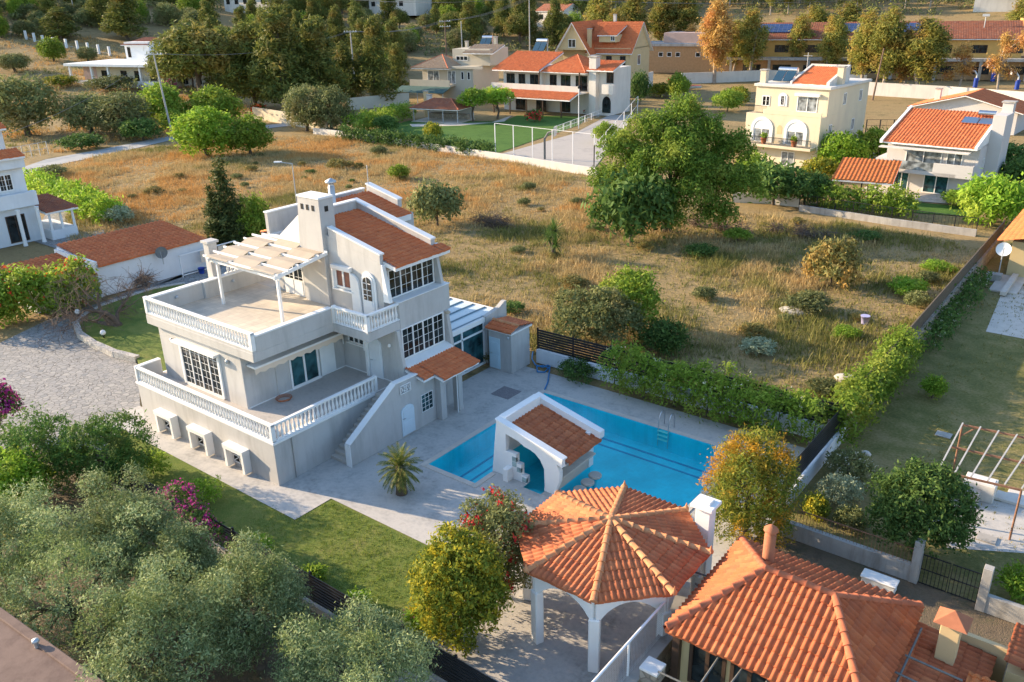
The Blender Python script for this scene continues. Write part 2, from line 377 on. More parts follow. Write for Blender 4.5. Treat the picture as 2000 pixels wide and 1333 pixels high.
def ridge(p, q, parent, mat=None, r=.13, seg=.42, name='ridge_cap', finial=False):
    p, q = Vector(p), Vector(q); d = q-p; L = d.length; d.normalize(); a = d.cross(Vector((0, 0, 1))).normalized(); b = a.cross(d)
    mb = MB(); n = max(1, int(L/seg)); s = L/n; K = 8
    for i in range(n):
        vs = []; fs = []
        for t, k in ((0, 1.12), (.12, 1.12), (.13, 1.0), (1.08, .86)):
            for j in range(K+1):
                th = math.pi*j/K-0.0
                vs.append(p+d*(s*(i+t))+(a*math.cos(th)+b*math.sin(th)*.9)*r*k)
        for m_ in range(3):
            for j in range(K): fs.append((m_*(K+1)+j, m_*(K+1)+j+1, (m_+1)*(K+1)+j+1, (m_+1)*(K+1)+j))
        mb.add(vs, fs, True)
        mb.add(vs[:K+1], [tuple(range(K+1))])
    if finial: mb.lathe(p+Vector((0, 0, .02)), [(.10, 0), (.11, .06), (.06, .14), (.04, .2), (.015, .3)], 8)
    return mb.build(name, mat or M['ridge'], parent)
def window(parent, o, u, n, w, h, sashes=2, cols=2, rows=4, mat=None, glass=None, fr=.07, depth=.06, name='window', sill=False, lab=None):
    """framed window on a wall face; o = lower left corner, u along the wall, n outwards"""
    mat = mat or M['white']; glass = glass or M['glass']
    o, u, n = Vector(o), Vector(u).normalized(), Vector(n).normalized(); z = Vector((0, 0, 1))
    mb = MB(); D = n*depth
    def bar_(x0, x1, y0, y1, d): mb.obox(o+u*x0+z*y0+n*.004, u*(x1-x0), z*(y1-y0), n*d)
    bar_(0, fr, 0, h, depth); bar_(w-fr, w, 0, h, depth); bar_(fr, w-fr, 0, fr, depth); bar_(fr, w-fr, h-fr, h, depth)
    sw = (w-2*fr)/sashes
    for s_ in range(sashes):
        x0 = fr+s_*sw
        if s_: bar_(x0-fr*.55, x0+fr*.55, fr, h-fr, depth*.9)
        for c in range(1, cols): bar_(x0+sw*c/cols-.010, x0+sw*c/cols+.010, fr, h-fr, .026)
        for r_ in range(1, rows): bar_(x0+.04, x0+sw-.04, h*r_/rows-.010, h*r_/rows+.010, .022)
    if sill: mb.obox(o-u*.08-z*.06+n*.004, u*(w+.16), z*.06, n*(depth+.08))
    f = mb.build(name, mat, parent, lab)
    MB().quad(o+n*.012, o+u*w+n*.012, o+u*w+z*h+n*.012, o+z*h+n*.012).build('pane', glass, f)
    return f
def door(parent, o, u, n, w, h, mat=None, arch=False, depth=.06, name='door', handle=True, lab=None):
    o, u, n = Vector(o), Vector(u).normalized(), Vector(n).normalized(); z = Vector((0, 0, 1)); mat = mat or M['door_white']
    out = [(0, 0), (w, 0)]
    if arch:
        hs = h-w*.35
        out += [(w/2+w/2*math.cos(t), hs+w*.35*math.sin(t)) for t in [math.pi*k/10 for k in range(11)]]
    else: out += [(w, h), (0, h)]
    P = [o+u*x+z*y for x, y in out]; N = len(P); mb = MB()
    mb.add([p+n*.004 for p in P]+[p+n*depth for p in P], [tuple(range(N)), tuple(range(2*N-1, N-1, -1))]+[(i, (i+1) % N, N+(i+1) % N, N+i) for i in range(N)])
    for (a, b, c, d) in ((.12, .88, .12, .45), (.12, .88, .52, .86)):      # raised panels
        mb.obox(o+u*w*a+z*h*c+n*depth, u*w*(b-a), z*h*(d-c), n*.018)
    f = mb.build(name, mat, parent, lab)
    if handle: MB().obox(o+u*w*.08+z*1.0+n*depth, u*.16, z*.035, n*.05).build('handle', M['steel'], f)
    return f
_bal = {}
def baluster_mesh(h):
    k = round(h, 2)
    if k not in _bal:
        mb = MB(); s = h
        mb.lathe((0, 0, 0), [(.065, 0), (.065, .07*s), (.045, .09*s), (.05, .13*s), (.075, .26*s), (.078, .34*s), (.06, .5*s), (.038, .68*s), (.035, .78*s), (.05, .84*s), (.045, .88*s), (.065, .91*s), (.065, s)], 8)
        me = bpy.data.meshes.new('baluster'); me.from_pydata(mb.v, [], mb.f); me.polygons.foreach_set('use_smooth', mb.sm); me.materials.append(M['white']); _bal[k] = me
    return _bal[k]
def balustrade(parent, p, q, h=.9, n=None, posts=(True, True), label=None, kerb=.07, pw=.16):
    p, q = Vector(p), Vector(q); d = (q-p).normalized(); L = (q-p).length; a = Vector((-d.y, d.x, 0)); z = Vector((0, 0, 1)); mb = MB()
    mb.obox(p-a*.1, d*L, a*.2, z*kerb); mb.obox(p-a*.1+z*(h-.11), d*L, a*.2, z*.11)
    for f, x in zip(posts, (0, L-pw)):
        if f: mb.obox(p-a*.115+d*x-z*.01, d*pw, a*.23, z*(h+.03))
    b = mb.build('balustrade', M['white'], parent, label, bevel=.012)
    x0 = pw if posts[0] else .05; x1 = L-(pw if posts[1] else .05); n = n or int((x1-x0)/.245); me = baluster_mesh(h-.11-kerb)
    off = OFF.get(parent.name, np.zeros(3))
    for i in range(n):
        c = p+d*(x0+(x1-x0)*(i+.5)/n)+z*kerb
        o = bpy.data.objects.new('baluster', me); C.objects.link(o); o.parent = b; o.location = c-Vector(off)
        o.rotation_euler.z = random.random()*.6
    return b

# ---------------------------------------------------------------- foliage
def cloud(lobes, nclump, per, csig, size, rng, up=.15, shell=.72, aspect=.42, droop=0, low=-.55, flat=.0, hang=0):
    """leaf-sized faces gathered in many small sprays over the lobes of a crown -> V, F"""
    L = np.array([l[:3] for l in lobes], float); Rd = np.array([l[3:6] if len(l) > 4 else (l[3],)*3 for l in lobes], float)
    w = (Rd[:, 0]*Rd[:, 2]); w = w/w.sum()
    idx = rng.choice(len(L), nclump*2, p=w)
    d = rng.normal(size=(nclump*2, 3)); d /= np.linalg.norm(d, axis=1)[:, None]; d[:, 2] += up; d /= np.linalg.norm(d, axis=1)[:, None]
    keep = d[:, 2] > low; idx, d = idx[keep], d[keep]
    f = shell+(1.06-shell)*rng.random(len(d))**.6
    P = L[idx]+d*Rd[idx]*f[:, None]
    ins = np.zeros(len(P), bool)
    for k in range(len(L)):
        ins |= (np.linalg.norm((P-L[k])/Rd[k], axis=1) < .62) & (idx != k)
    P, d = P[~ins][:nclump], d[~ins][:nclump]
    n = len(P); cs = csig*(.6+.8*rng.random(n))
    q = np.repeat(P, per, 0)+rng.normal(size=(n*per, 3))*np.repeat(cs, per)[:, None]*np.array([1, 1, 1+hang])
    dd = np.repeat(d, per, 0)
    nr = dd+rng.normal(size=dd.shape)*.75; nr[:, 2] += flat; nr /= np.linalg.norm(nr, axis=1)[:, None]
    t = rng.normal(size=dd.shape)+dd*.6; t[:, 2] -= droop; t -= nr*(t*nr).sum(1)[:, None]; t /= np.linalg.norm(t, axis=1)[:, None]
    b = np.cross(nr, t); s = size*(.6+.8*rng.random(n*per))[:, None]
    V = np.stack([q-t*s, q+b*s*aspect-t*s*.1, q+t*s, q-b*s*aspect-t*s*.1], 1).reshape(-1, 3)
    return V, np.arange(len(V)).reshape(-1, 4)
def dome(c, rx, rz, n, k, rng, ry=None, low=-.35):             # lobes spread over an ellipsoid
    ry = ry or rx; out = [(c[0], c[1], c[2], rx*.62, ry*.62, rz*.62)]
    g = math.pi*(3-5**.5)
    for i in range(n):
        z = 1-(1-low)*(i+.5)/n; r = math.sqrt(max(0, 1-z*z)); th = i*g+rng.random()*.7; f = .62+.12*rng.random(); s = k*(.75+.5*rng.random())
        out.append((c[0]+rx*f*r*math.cos(th), c[1]+ry*f*r*math.sin(th), c[2]+rz*f*z, rx*s, ry*s, rz*s))
    return out
def trunk_mb(base, top, r, lobes, rng, limbs=5, lean=.1):
    mb = MB(); b = Vector(base); t = Vector(top); mid = b.lerp(t, .5)+Vector((rng.normal()*lean, rng.normal()*lean, 0))
    mb.tube([b-Vector((0, 0, .1)), b+Vector((0, 0, .15)), mid, t], [r*1.35, r*1.05, r*.85, r*.6], 8)
    ks = rng.permutation(len(lobes))[:limbs]
    for k in ks:
        e = Vector(lobes[k][:3]); s = b.lerp(t, .55+.4*rng.random()); m2 = s.lerp(e, .5)+Vector((0, 0, .1*(e-s).length))
        mb.tube([s, m2, e], [r*.5, r*.32, r*.12], 6)
    return mb
def cone_lobes(h, r0, n, rng, base=.12):
    out = []
    for i in range(n):
        z = h*(base+(1-base)*(i+.5)/n); rr = r0*(1-((z/h-base)/(1-base))**1.25)+.12; th = i*2.4
        out.append((math.cos(th)*rr*.35, math.sin(th)*rr*.35, z, rr*.8, rr*.8, h/n*1.3))
    return out
LEAF = {
 'olive': leafmat('olive_leaves', [(.055, .078, .036), (.095, .13, .062), (.15, .185, .098), (.225, .26, .15)], .22, (.105, .14, .052), .5, .45),
 'pine': leafmat('pine_needles', [(.038, .055, .017), (.068, .085, .024), (.11, .115, .032)], .28, (.15, .125, .04), .22),
 'scrub': leafmat('scrub_leaves', [(.05, .065, .028), (.085, .10, .045), (.12, .13, .06)], .25, (.13, .12, .06), .3),
 'broad': leafmat('broad_leaves', [(.055, .095, .013), (.09, .145, .02), (.14, .195, .034)], .34, (.17, .21, .04), .5),
 'great': leafmat('great_tree_leaves', [(.036, .068, .012), (.065, .11, .018), (.105, .155, .028)], .3, (.13, .17, .034), .4),
 'dark': leafmat('dark_leaves', [(.024, .052, .016), (.045, .085, .023), (.075, .12, .034)], .25),
 'bright': leafmat('bright_leaves', [(.06, .12, .012), (.10, .18, .02), (.15, .23, .035)], .35, (.19, .25, .04), .7),
 'euc': leafmat('eucalyptus_leaves', [(.075, .095, .028), (.12, .13, .036), (.19, .17, .045)], .3, (.23, .165, .05), .35),
 'rusty': leafmat('rusty_eucalyptus_leaves', [(.15, .105, .04), (.23, .15, .055), (.30, .21, .08)], .3, (.31, .165, .07), .4),
 'yellow': leafmat('yellow_green_leaves', [(.045, .07, .012), (.085, .11, .018), (.14, .15, .025)], .3, (.27, .235, .022), 2.4),
 'orange': leafmat('orange_tinted_leaves', [(.06, .095, .018), (.11, .14, .025), (.19, .17, .03)], .3, (.36, .19, .02), .5),
 'conifer': leafmat('conifer_sprays', [(.022, .06, .016), (.045, .095, .022), (.08, .14, .035)], .25, (.07, .10, .03), .9),
 'silver': leafmat('silver_leaves', [(.10, .13, .10), (.16, .19, .14), (.22, .25, .19)], .25),
 'cypress': leafmat('cypress_sprays', [(.025, .04, .016), (.045, .06, .022), (.075, .085, .03)], .2),
 'boug_red': leafmat('red_bracts', [(.42, .02, .03), (.55, .03, .05), (.62, .08, .08)], .3, gain=1.1),
 'boug_pur': leafmat('magenta_bracts', [(.28, .02, .19), (.40, .04, .28), (.48, .11, .34)], .3, gain=1),
 'red': leafmat('red_blossom', [(.50, .03, .02), (.62, .10, .04), (.55, .16, .05)], .3, gain=1.1),
 'white_fl': leafmat('white_blossom', [(.65, .65, .58), (.72, .70, .62)], .2, gain=1),
 'palm': leafmat('palm_leaves', [(.028, .05, .013), (.058, .08, .02), (.13, .12, .04)], .2),
 'tuft': leafmat('bush_mixed_leaves', [(.055, .065, .025), (.10, .10, .04), (.19, .15, .06)], .25, (.24, .16, .055), .8),
}
def crown(name, lobes, nclump, per, csig, size, leaf, parent, rng, **k):
    V, F = cloud(lobes, nclump, per, csig, size, rng, **k)
    return link(name, np_mesh(name, V, F), leaf, parent)
PROTO = {}
def _proto(kind, rng):
    """one of each kind at nominal size, standing at the origin; returns root, height, width"""
    r = thing(kind.split('#')[0], '', '', local=True); k, v = kind.split('#')[0], int(kind.split('#')[1]); rng = np.random.default_rng(100+v*17+len(k))
    if k == 'pine_tree':
        H = 12; lb = []
        for i in range(11):
            z = 2.2+9.2*i/10; rr = 3.4*(1-.66*(i/10)**1.3); th = i*2.4+rng.random(); o = rr*.55
            lb.append((math.cos(th)*o, math.sin(th)*o, z, rr*.62, rr*.62, 1.5))
        lb.append((0, 0, 11.2, 1.1, 1.1, 1.2))
        trunk_mb((0, 0, 0), (0, 0, 10), .22, lb, rng, 6, .25).build('trunk', M['bark'], r)
        crown('crown', lb, 800, 9, .30, .30, LEAF['pine'], r, rng, low=-.7, aspect=.3, shell=.55); return r, 12.3, 7.2
    if k == 'stone_pine':
        H = 10; lb = dome((0, 0, 6.2), 4.2, 3.6, 20, .38, rng, low=-.5)
        trunk_mb((0, 0, 0), (.3, 0, 6.5), .26, lb, rng, 8, .3).build('trunk', M['bark'], r)
        crown('crown', lb, 850, 9, .32, .30, LEAF['pine'], r, rng, low=-.6, aspect=.3); return r, 9.9, 8.2
    if k == 'cypress_tree':
        lb = cone_lobes(8, .95, 9, rng, .05); trunk_mb((0, 0, 0), (0, 0, 5), .13, lb, rng, 2).build('trunk', M['bark'], r)
        crown('crown', lb, 700, 9, .14, .15, LEAF['cypress'], r, rng, up=.6, low=-.9, droop=-1.5, aspect=.3); return r, 8.1, 2.0
    if k == 'eucalyptus_tree':
        lb = []
        for i in range(13):
            z = 5+11*i/12; rr = 2.3*math.sin(math.pi*(.16+.74*i/12)); th = i*2.4+rng.random()
            lb.append((math.cos(th)*rr*.6, math.sin(th)*rr*.6, z, rr*.62, rr*.62, 1.5))
        trunk_mb((0, 0, 0), (.5*rng.normal(), .4*rng.normal(), 12), .26, lb, rng, 8, .5).build('trunk', M['bark_pale'], r)
        crown('crown', lb, 950, 9, .34, .31, LEAF['rusty' if v >= 3 else 'euc'], r, rng, low=-.9, droop=1.3, aspect=.26, shell=.5, hang=.8); return r, 17.2, 5.6
    if k == 'sparse_eucalyptus':
        lb = [(rng.normal()*1.1, rng.normal()*1.1, 4.5+rng.random()*6.5, .9, .9, 1.1) for _ in range(10)]
        trunk_mb((0, 0, 0), (.3, .3, 9), .19, lb, rng, 10, .4).build('trunk', M['bark_pale'], r)
        crown('crown', lb, 330, 8, .30, .27, LEAF['rusty'], r, rng, low=-.9, droop=1.2, aspect=.26, shell=.3); return r, 12, 5
    if k == 'olive_tree':
        lb = dome((0, 0, 2.9), 3.2, 3.0, 22, .36, rng, low=-.75)
        trunk_mb((0, 0, 0), (.1, .1, 2.4), .28, lb, rng, 7).build('trunk', M['bark'], r)
        crown('crown', lb, 800, 9, .26, .21, LEAF['scrub'], r, rng, aspect=.34, low=-.8); return r, 6, 6.4
    if k == 'broadleaf_tree':
        lb = dome((0, 0, 3.0), 2.8, 3.0, 22, .37, rng, low=-.8)
        trunk_mb((0, 0, 0), (0, .1, 2.6), .2, lb, rng, 7).build('trunk', M['bark'], r)
        crown('crown', lb, 800, 9, .25, .20, LEAF['bright' if v else 'broad'], r, rng, low=-.85); return r, 6.1, 5.8
    if k == 'citrus_tree':
        lb = dome((0, 0, 2.4), 1.5, 1.3, 12, .4, rng)
        trunk_mb((0, 0, 0), (0, 0, 1.7), .1, lb, rng, 5).build('trunk', M['bark'], r)
        crown('crown', lb, 330, 9, .14, .13, LEAF['bright'], r, rng); return r, 3.8, 3.1
    if k == 'round_shrub':
        lf = ['dark', 'broad', 'tuft', 'yellow', 'silver', 'scrub', 'bright'][v]
        lb = dome((0, 0, .85), 1.15, .85, 12, .42, rng, low=-.6)
        MB().tube([(0, 0, -.05), (0, 0, .7)], [.06, .03], 6).tube([(0, 0, .2), (.4, .2, .9)], [.04, .02], 5).build('stem', M['bark'], r)
        crown('foliage', lb, 330, 9, .11, .10, LEAF[lf], r, rng, low=-.8); return r, 1.75, 2.3
    raise KeyError(kind)
def plant(kind, P, h, w, label, cat='tree', group=None, rot=None):
    if kind not in PROTO:
        root, H, W = _proto(kind, RNG); PROTO[kind] = [root, H, W, False]
    pr = PROTO[kind]
    if not pr[3]: o = pr[0]; pr[3] = True
    else: o = copy_tree(pr[0])
    o.location = (P[0], P[1], P[2]); o.scale = (w/pr[2], w/pr[2], h/pr[1]); o.rotation_euler.z = rot if rot is not None else random.random()*6.28
    o['label'] = label; o['category'] = cat
    if group: o['group'] = group
    elif 'group' in o: del o['group']
    return o
def plant_px(kind, bx, by, top, hw, label, cat='tree', group=None):
    P = at(bx, by); return plant(kind, P, max(.5, tall(P, top)), 2*wide(P, hw), label, cat, group)
# ================================================================ VILLA
V = thing('villa', 'grey rendered villa with stacked white balustrade terraces and sloping orange tiled roofs', 'house', (0, 0, 0))
PL, W, TR = M['plaster'], M['white'], M['trim']
ZT, ZU = 2.37, 6.0
# --- basement storey and lower terrace
MB().box(-12.1, 0, 0, 9, -.3, ZT-.12).build('basement_wall', PL, V, bevel=.02)
MB().box(-12.18, .06, -.06, 9, ZT-.12, ZT).build('terrace_edge', TR, V, bevel=.015)
MB().box(-12.0, -.12, .12, 9, ZT, ZT+.012).box(0, 1.5, 6.9, 8.2, ZT-.25, ZT+.008).build('terrace_floor', M['gterrace'], V)
balustrade(V, (-12.1, .1, ZT), (0, .1, ZT), .93)
balustrade(V, (-.1, .22, ZT), (-.1, 6.9, ZT), .93, posts=(False, True))
MB().box(-12.12, -11.9, .22, 1.5, ZT, ZT+.86).build('parapet', PL, V, bevel=.012)
MB().box(-12.16, -11.86, .22, 1.5, ZT+.86, ZT+.93).build('coping', W, V, bevel=.012)
for x0 in (-10.05, -6.9, -3.75):                         # hooded basement windows
    x1 = x0+1.62; mb = MB()
    mb.box(x0, x0+.2, -.42, 0, .06, 1.12).box(x1-.2, x1, -.42, 0, .06, 1.12).box(x0-.03, x1+.03, -.45, 0, 1.12, 1.36)
    h = mb.build('basement_window', W, V, bevel=.01)
    MB().quad((x0+.2, -.012, .25), (x1-.2, -.012, .25), (x1-.2, -.012, 1.12), (x0+.2, -.012, 1.12)).build('pane', M['hole'], h)
    g = MB(); a, b = x0+.25, x1-.25
    for p, q in (((a, .3), (b, 1.05)), ((a, 1.05), (b, .3)), ((a, .3), (b, .3)), ((a, 1.05), (b, 1.05)), (((a+b)/2, .3), ((a+b)/2, 1.05)), ((a, .3), (a, 1.05)), ((b, .3), (b, 1.05)), ((a, .68), (b, .68))):
        g.bar((p[0], -.08, p[1]), (q[0], -.08, q[1]), .045)
    g.build('grille', W, h)
MB().tube([(-.0+.05, 1.05, 0), (.05, 1.05, ZT-.1)], .045, 8).build('downpipe', PL, V)
# --- ground floor block on the terrace
MB().box(-11.5, -4, 1.5, 8.2, ZT, 5.5).build('wall', PL, V, bevel=.02)
MB().box(-11.5, .3, 8.2, 12.4, 0, 5.5).build('wall', PL, V, bevel=.02)
MB().box(-4.0, -3.985, 1.52, 8.2, ZT, ZT+.08).box(-4, .66, 8.185, 8.2, ZT, ZT+.08).build('skirting', TR, V)
MB().box(-9.55, -9.42, 1.40, 1.52, ZT+.1, 4.95).box(-5.98, -5.86, 1.40, 1.52, ZT+.1, 4.95).box(-9.42, -5.98, 1.43, 1.52, ZT+.02, ZT+.14).build('window_surround', W, V)
window(V, (-9.42, 1.47, ZT+.14), (1, 0, 0), (0, -1, 0), 3.44, 2.45, 4, 2, 6)
MB().box(-9.75, -5.8, 1.1, 1.5, 4.92, 5.06).build('window_hood', TR, V, bevel=.01)
for x in (-10.2, -5.1): MB().lathe((x, 1.42, 4.72), [(.05, 0), (.10, .05), (.10, .18), (.03, .24)], 8).build('wall_lamp', M['galv'], V)
# sliding doors on the right side, shutter, awning
window(V, (-4, 4.35, ZT+.06), (0, 1, 0), (1, 0, 0), 1.95, 2.2, 2, 1, 1, glass=M['glass_teal'], fr=.1, name='sliding_door')
MB().box(-3.99, -3.93, 6.42, 7.45, ZT+.06, ZT+2.3).build('shutter', M['shutter'], V, bevel=.01)
MB().box(-4.0, -3.9, 4.2, 6.35, ZT, ZT+.06).build('threshold', TR, V)
aw = MB().box(-3.95, -3.25, 1.75, 7.6, 4.72, 4.84).build('awning', M['trim'], V, bevel=.02)
mb = MB(); n = 40
for i in range(n):
    y = 1.75+5.85*i/n; y2 = 1.75+5.85*(i+1)/n
    d1, d2 = (.26+.05*math.cos(i*1.57), .26+.05*math.cos((i+1)*1.57))
    mb.quad((-3.27, y, 4.73), (-3.27, y2, 4.73), (-3.24, y2, 4.73-d2), (-3.24, y, 4.73-d1))
mb.build('valance', M['awning'], aw)
MB().tube([(-3.97, 3.45, ZT), (-3.97, 3.45, 5.4)], .035, 8).build('downpipe', PL, V)
# kitchen window, door and light on the rear terrace wall
window(V, (-3.5, 8.2, 4.05), (1, 0, 0), (0, -1, 0), 1.35, .95, 3, 1, 1, fr=.08, sill=True)
for x in (-3.95, -2.02): MB().obox((x, 8.12, 3.95), (.3 if x < -3 else .06, -.25, 0), (.02, .04, 0), (0, 0, 1.1)).build('shutter', M['shutter'], V)
MB().box(-2.05, -1.83, 8.0, 8.2, ZT, 5.5).build('pilaster', W, V, bevel=.015)
door(V, (-1.80, 8.19, ZT+.02), (1, 0, 0), (0, -1, 0), .95, 2.35, arch=True)
MB().lathe((-.15, 8.1, 4.5), [(.03, 0), (.09, .03), (.09, .16), (.03, .2)], 8).build('wall_lamp', W, V)
MB().prism([(.3, 5.5), (.3, ZT), (.72, ZT), (.72, 3.45), (.42, 5.5)], 'y', 8.2, 8.42).build('fin_wall', PL, V, bevel=.012)
MB().prism([(.3, 5.5), (.3, 1.5), (.74, 3.2), (.42, 5.5)], 'y', 12.1, 12.34).build('fin_wall', PL, V, bevel=.012)
MB().lathe((.46, 12.2, 5.3), [(.05, 0), (.16, .04), (.16, .12), (.05, .18)], 8).build('wall_lamp', M['cloth'], V)
window(V, (.3, 8.6, 3.68), (0, 1, 0), (1, 0, 0), 3.35, 1.8, 4, 2, 4)
MB().prism([(.3, 3.64), (.3, 3.3), (.85, 3.3), (.85, 3.46)], 'y', 8.42, 12.1).build('sill_ledge', TR, V)
# --- upper terrace deck with parapets
MB().box(-12, -2.4, 1.2, 8.2, 5.5, 5.98).build('terrace_slab', PL, V, bevel=.015)
MB().box(-11.7, -2.65, 1.45, 8.2, 5.98, 6.0).build('terrace_floor', M['terrace'], V)
MB().box(-11.98, -2.42, 1.215, 1.46, 5.98, 6.1).build('kerb', PL, V)
balustrade(V, (-12, 1.33, 6.1), (-2.4, 1.33, 6.1), .93, pw=.22)
MB().box(-2.65, -2.4, 1.45, 6.3, 5.98, 6.8).build('parapet', PL, V, bevel=.015)
MB().box(-12, -11.7, 1.46, 4.7, 5.98, 6.92).build('parapet', PL, V, bevel=.015)
MB().box(-11.85, -11.5, 4.7, 8.2, 5.98, 6.95).build('parapet', PL, V, bevel=.015)
for c_ in ((-2.7, -2.36, 1.45, 6.3, 6.8, 6.88), (-12.05, -11.66, 1.46, 4.7, 6.92, 7.0), (-11.9, -11.46, 4.7, 8.2, 6.95, 7.03)): MB().box(*c_).build('coping', W, V, bevel=.012)
MB().box(-12.4, -11.86, 5.6, 6.15, 5.5, 9.0).build('flue_pillar', PL, V, bevel=.015)
MB().box(-12.5, -11.76, 5.5, 6.25, 9.0, 9.14).build('pillar_cap', PL, V, bevel=.015)
balustrade(V, (-11.72, 6.35, 7.03), (-11.72, 8.1, 7.03), .72, posts=(False, True))
for y in (3.0, 6.6): MB().lathe((-11.62 if y < 4 else -11.42, y, 6.5), [(.04, 0), (.12, .03), (.1, .14), (.04, .18)], 8).build('wall_lamp', M['galv'], V)
MB().tube([(-11.6, 4.82, 6.0), (-11.6, 4.82, 6.75), (-11.75, 4.82, 6.85)], .05, 8).build('downpipe', M['galv'], V)
MB().box(-12, -9.7, 8.2, 10.8, 5.5, 5.99).build('terrace_slab', PL, V)
MB().box(-11.85, -9.7, 10.55, 10.8, 5.99, 6.95).build('parapet', PL, V)
MB().box(-11.85, -11.5, 8.2, 10.55, 5.99, 6.94).build('parapet', PL, V)
# --- balcony
MB().box(-2.4, .3, 6.3, 8.6, 5.5, 5.98).build('balcony_slab', PL, V, bevel=.015)
MB().box(-2.4, .2, 6.4, 8.2, 5.98, 6.0).build('balcony_floor', M['terrace'], V)
balustrade(V, (-2.4, 6.4, 6.0), (.3, 6.4, 6.0), .95, n=12)
balustrade(V, (.2, 6.52, 6.0), (.2, 8.62, 6.0), .95, n=9, posts=(False, False))
MB().box(-.4, .3, 8.62, 12.6, 5.48, 6.95).build('bay_wall', PL, V, bevel=.015)
MB().box(-.36, .34, 8.6, 12.64, 6.95, 7.0).build('bay_ledge', TR, V, bevel=.01)
# --- upper floor, sloping roof
def zr(x): return 9.0+(.45-x)*.23
MB().prism([(-9.7, 6), (-9.7, 9.2), (-4.5, 9.2), (-4.5, 6)], 'y', 8.2, 12.3).build('wall', PL, V, bevel=.015)
MB().prism([(-6.4, 6.0), (-6.4, zr(-6.4)-.1), (-.4, zr(-.4)-.1), (-.4, 6.0)], 'y', 8.2, 12.3).build('wall', PL, V, bevel=.015)
MB().prism([(-4.3, zr(-4.3)-.1), (-4.3, zr(-4.3)+.38), (-.42, zr(-.42)+.36), (-.42, zr(-.42)-.1)], 'y', 8.2, 8.44).prism([(-6.4, zr(-6.4)-.1), (-6.4, zr(-6.4)+.42), (-.34, zr(-.34)+.34), (-.34, zr(-.34)-.1)], 'y', 12.0, 12.32).prism([(-6.4, 9.5), (-6.4, zr(-6.4)+.42), (-6.1, zr(-6.4)+.42), (-6.1, 9.5)], 'y', 8.2, 12.0).build('roof_parapet', PL, V)
MB().prism([(-4.3, zr(-4.3)+.38), (-4.3, zr(-4.3)+.46), (-.36, zr(-.42)+.44), (-.36, zr(-.42)+.36)], 'y', 8.15, 8.49).prism([(-6.45, zr(-6.4)+.42), (-6.45, zr(-6.4)+.5), (-.3, zr(-.34)+.42), (-.3, zr(-.34)+.34)], 'y', 11.96, 12.37).prism([(-6.45, zr(-6.4)+.42), (-6.45, zr(-6.4)+.5), (-6.05, zr(-6.4)+.5), (-6.05, zr(-6.4)+.42)], 'y', 8.2, 11.96).build('coping', TR, V)
MB().prism([(-.5, zr(-.5)-.02), (.45, zr(.45)-.02), (.45, zr(.45)-.24), (-.5, zr(-.5)-.24)], 'y', 8.42, 12.66).build('eave', TR, V)
up = Vector((-1, 0, .23))
tiles('roof', (.5, 8.42, zr(.5)), (0, 1, 0), up, 3.6, 6.75, M['tile'], V, course=.34)
tiles('roof', (.5, 12.02, zr(.5)), (0, 1, 0), up, .66, .82, M['tile'], V, course=.34)
MB().prism([(-.30, 9.05), (-.4, 9.05), (-.4, 7.0), (.06, 7.0)], 'y', 8.2, 8.44).build('fin_wall', W, V, bevel=.01)
MB().prism([(-.22, 8.75), (-.4, 8.75), (-.4, 7.0), (.1, 7.0)], 'y', 12.2, 12.42).build('fin_wall', PL, V, bevel=.01)
window(V, (-.4, 8.62, 7.02), (0, 1, 0), (1, 0, 0), 3.5, 1.62, 4, 2, 3)
# wall openings facing the terrace
window(V, (-8.6, 8.2, 6.02), (1, 0, 0), (0, -1, 0), 1.75, 2.2, 2, 2, 4, name='french_door')
MB().box(-8.5, -7.78, 8.11, 8.2, 6.1, 6.95).box(-7.68, -6.95, 8.11, 8.2, 6.1, 6.95).build('door_panel', W, V, bevel=.01)
MB().box(-6.75, -5.9, 8.13, 8.2, 6.05, 8.1).build('shutter', M['shutter'], V, bevel=.01)
window(V, (-4.05, 8.2, 7.2), (1, 0, 0), (0, -1, 0), 1.3, 1.1, 2, 1, 1, fr=.11, glass=mk('red_curtain_glass', (.16, .05, .035), .15, .3, 2, 0, spec=.6))
MB().box(-4.2, -2.65, 7.98, 8.2, 8.3, 8.52).box(-4.2, -4.06, 8.02, 8.2, 7.1, 8.3).box(-4.2, -2.6, 8.0, 8.2, 7.08, 7.17).build('window_surround', W, V, bevel=.01)
MB().prism([(-2.72, 6.02)]+[(-2.72, 7.6)]+[(-2.72+.62*math.sin(t), 7.6+.62*math.cos(t)) for t in (0, .4, .8, 1.2, 1.5)]+[(-2.05, 7.0), (-2.0, 6.02)], 'y', 8.05, 8.2).build('arched_shutter', W, V, bevel=.01)
MB().prism([(-1.95, 6.02), (-1.95, 7.9)]+[(-1.4-.55*math.cos(t), 7.9+.62*math.sin(t)) for t in (.4, .8, 1.2, 1.57, 2.0, 2.4, 2.8)]+[(-.85, 7.9), (-.85, 6.02)], 'y', 8.12, 8.2).build('door_surround', W, V, bevel=.01)
dr = door(V, (-1.78, 8.12, 6.05), (1, 0, 0), (0, -1, 0), .76, 2.3, mat=W, arch=True, name='arched_door')
mb = MB().prism([(-1.7, 6.95), (-1.7, 7.9)]+[(-1.4-.3*math.cos(t), 7.95+.3*math.sin(t)) for t in (.3, .8, 1.57, 2.3, 2.8)]+[(-1.1, 7.9), (-1.1, 6.95)], 'y', 8.02, 8.045)
mb.build('pane', M['glass'], dr)
g = MB().bar((-1.4, 8.01, 6.95), (-1.4, 8.01, 8.25), .03)
for z in (7.25, 7.55, 7.9): g.bar((-1.7, 8.01, z), (-1.1, 8.01, z), .03)
g.build('glazing_bars', W, dr)
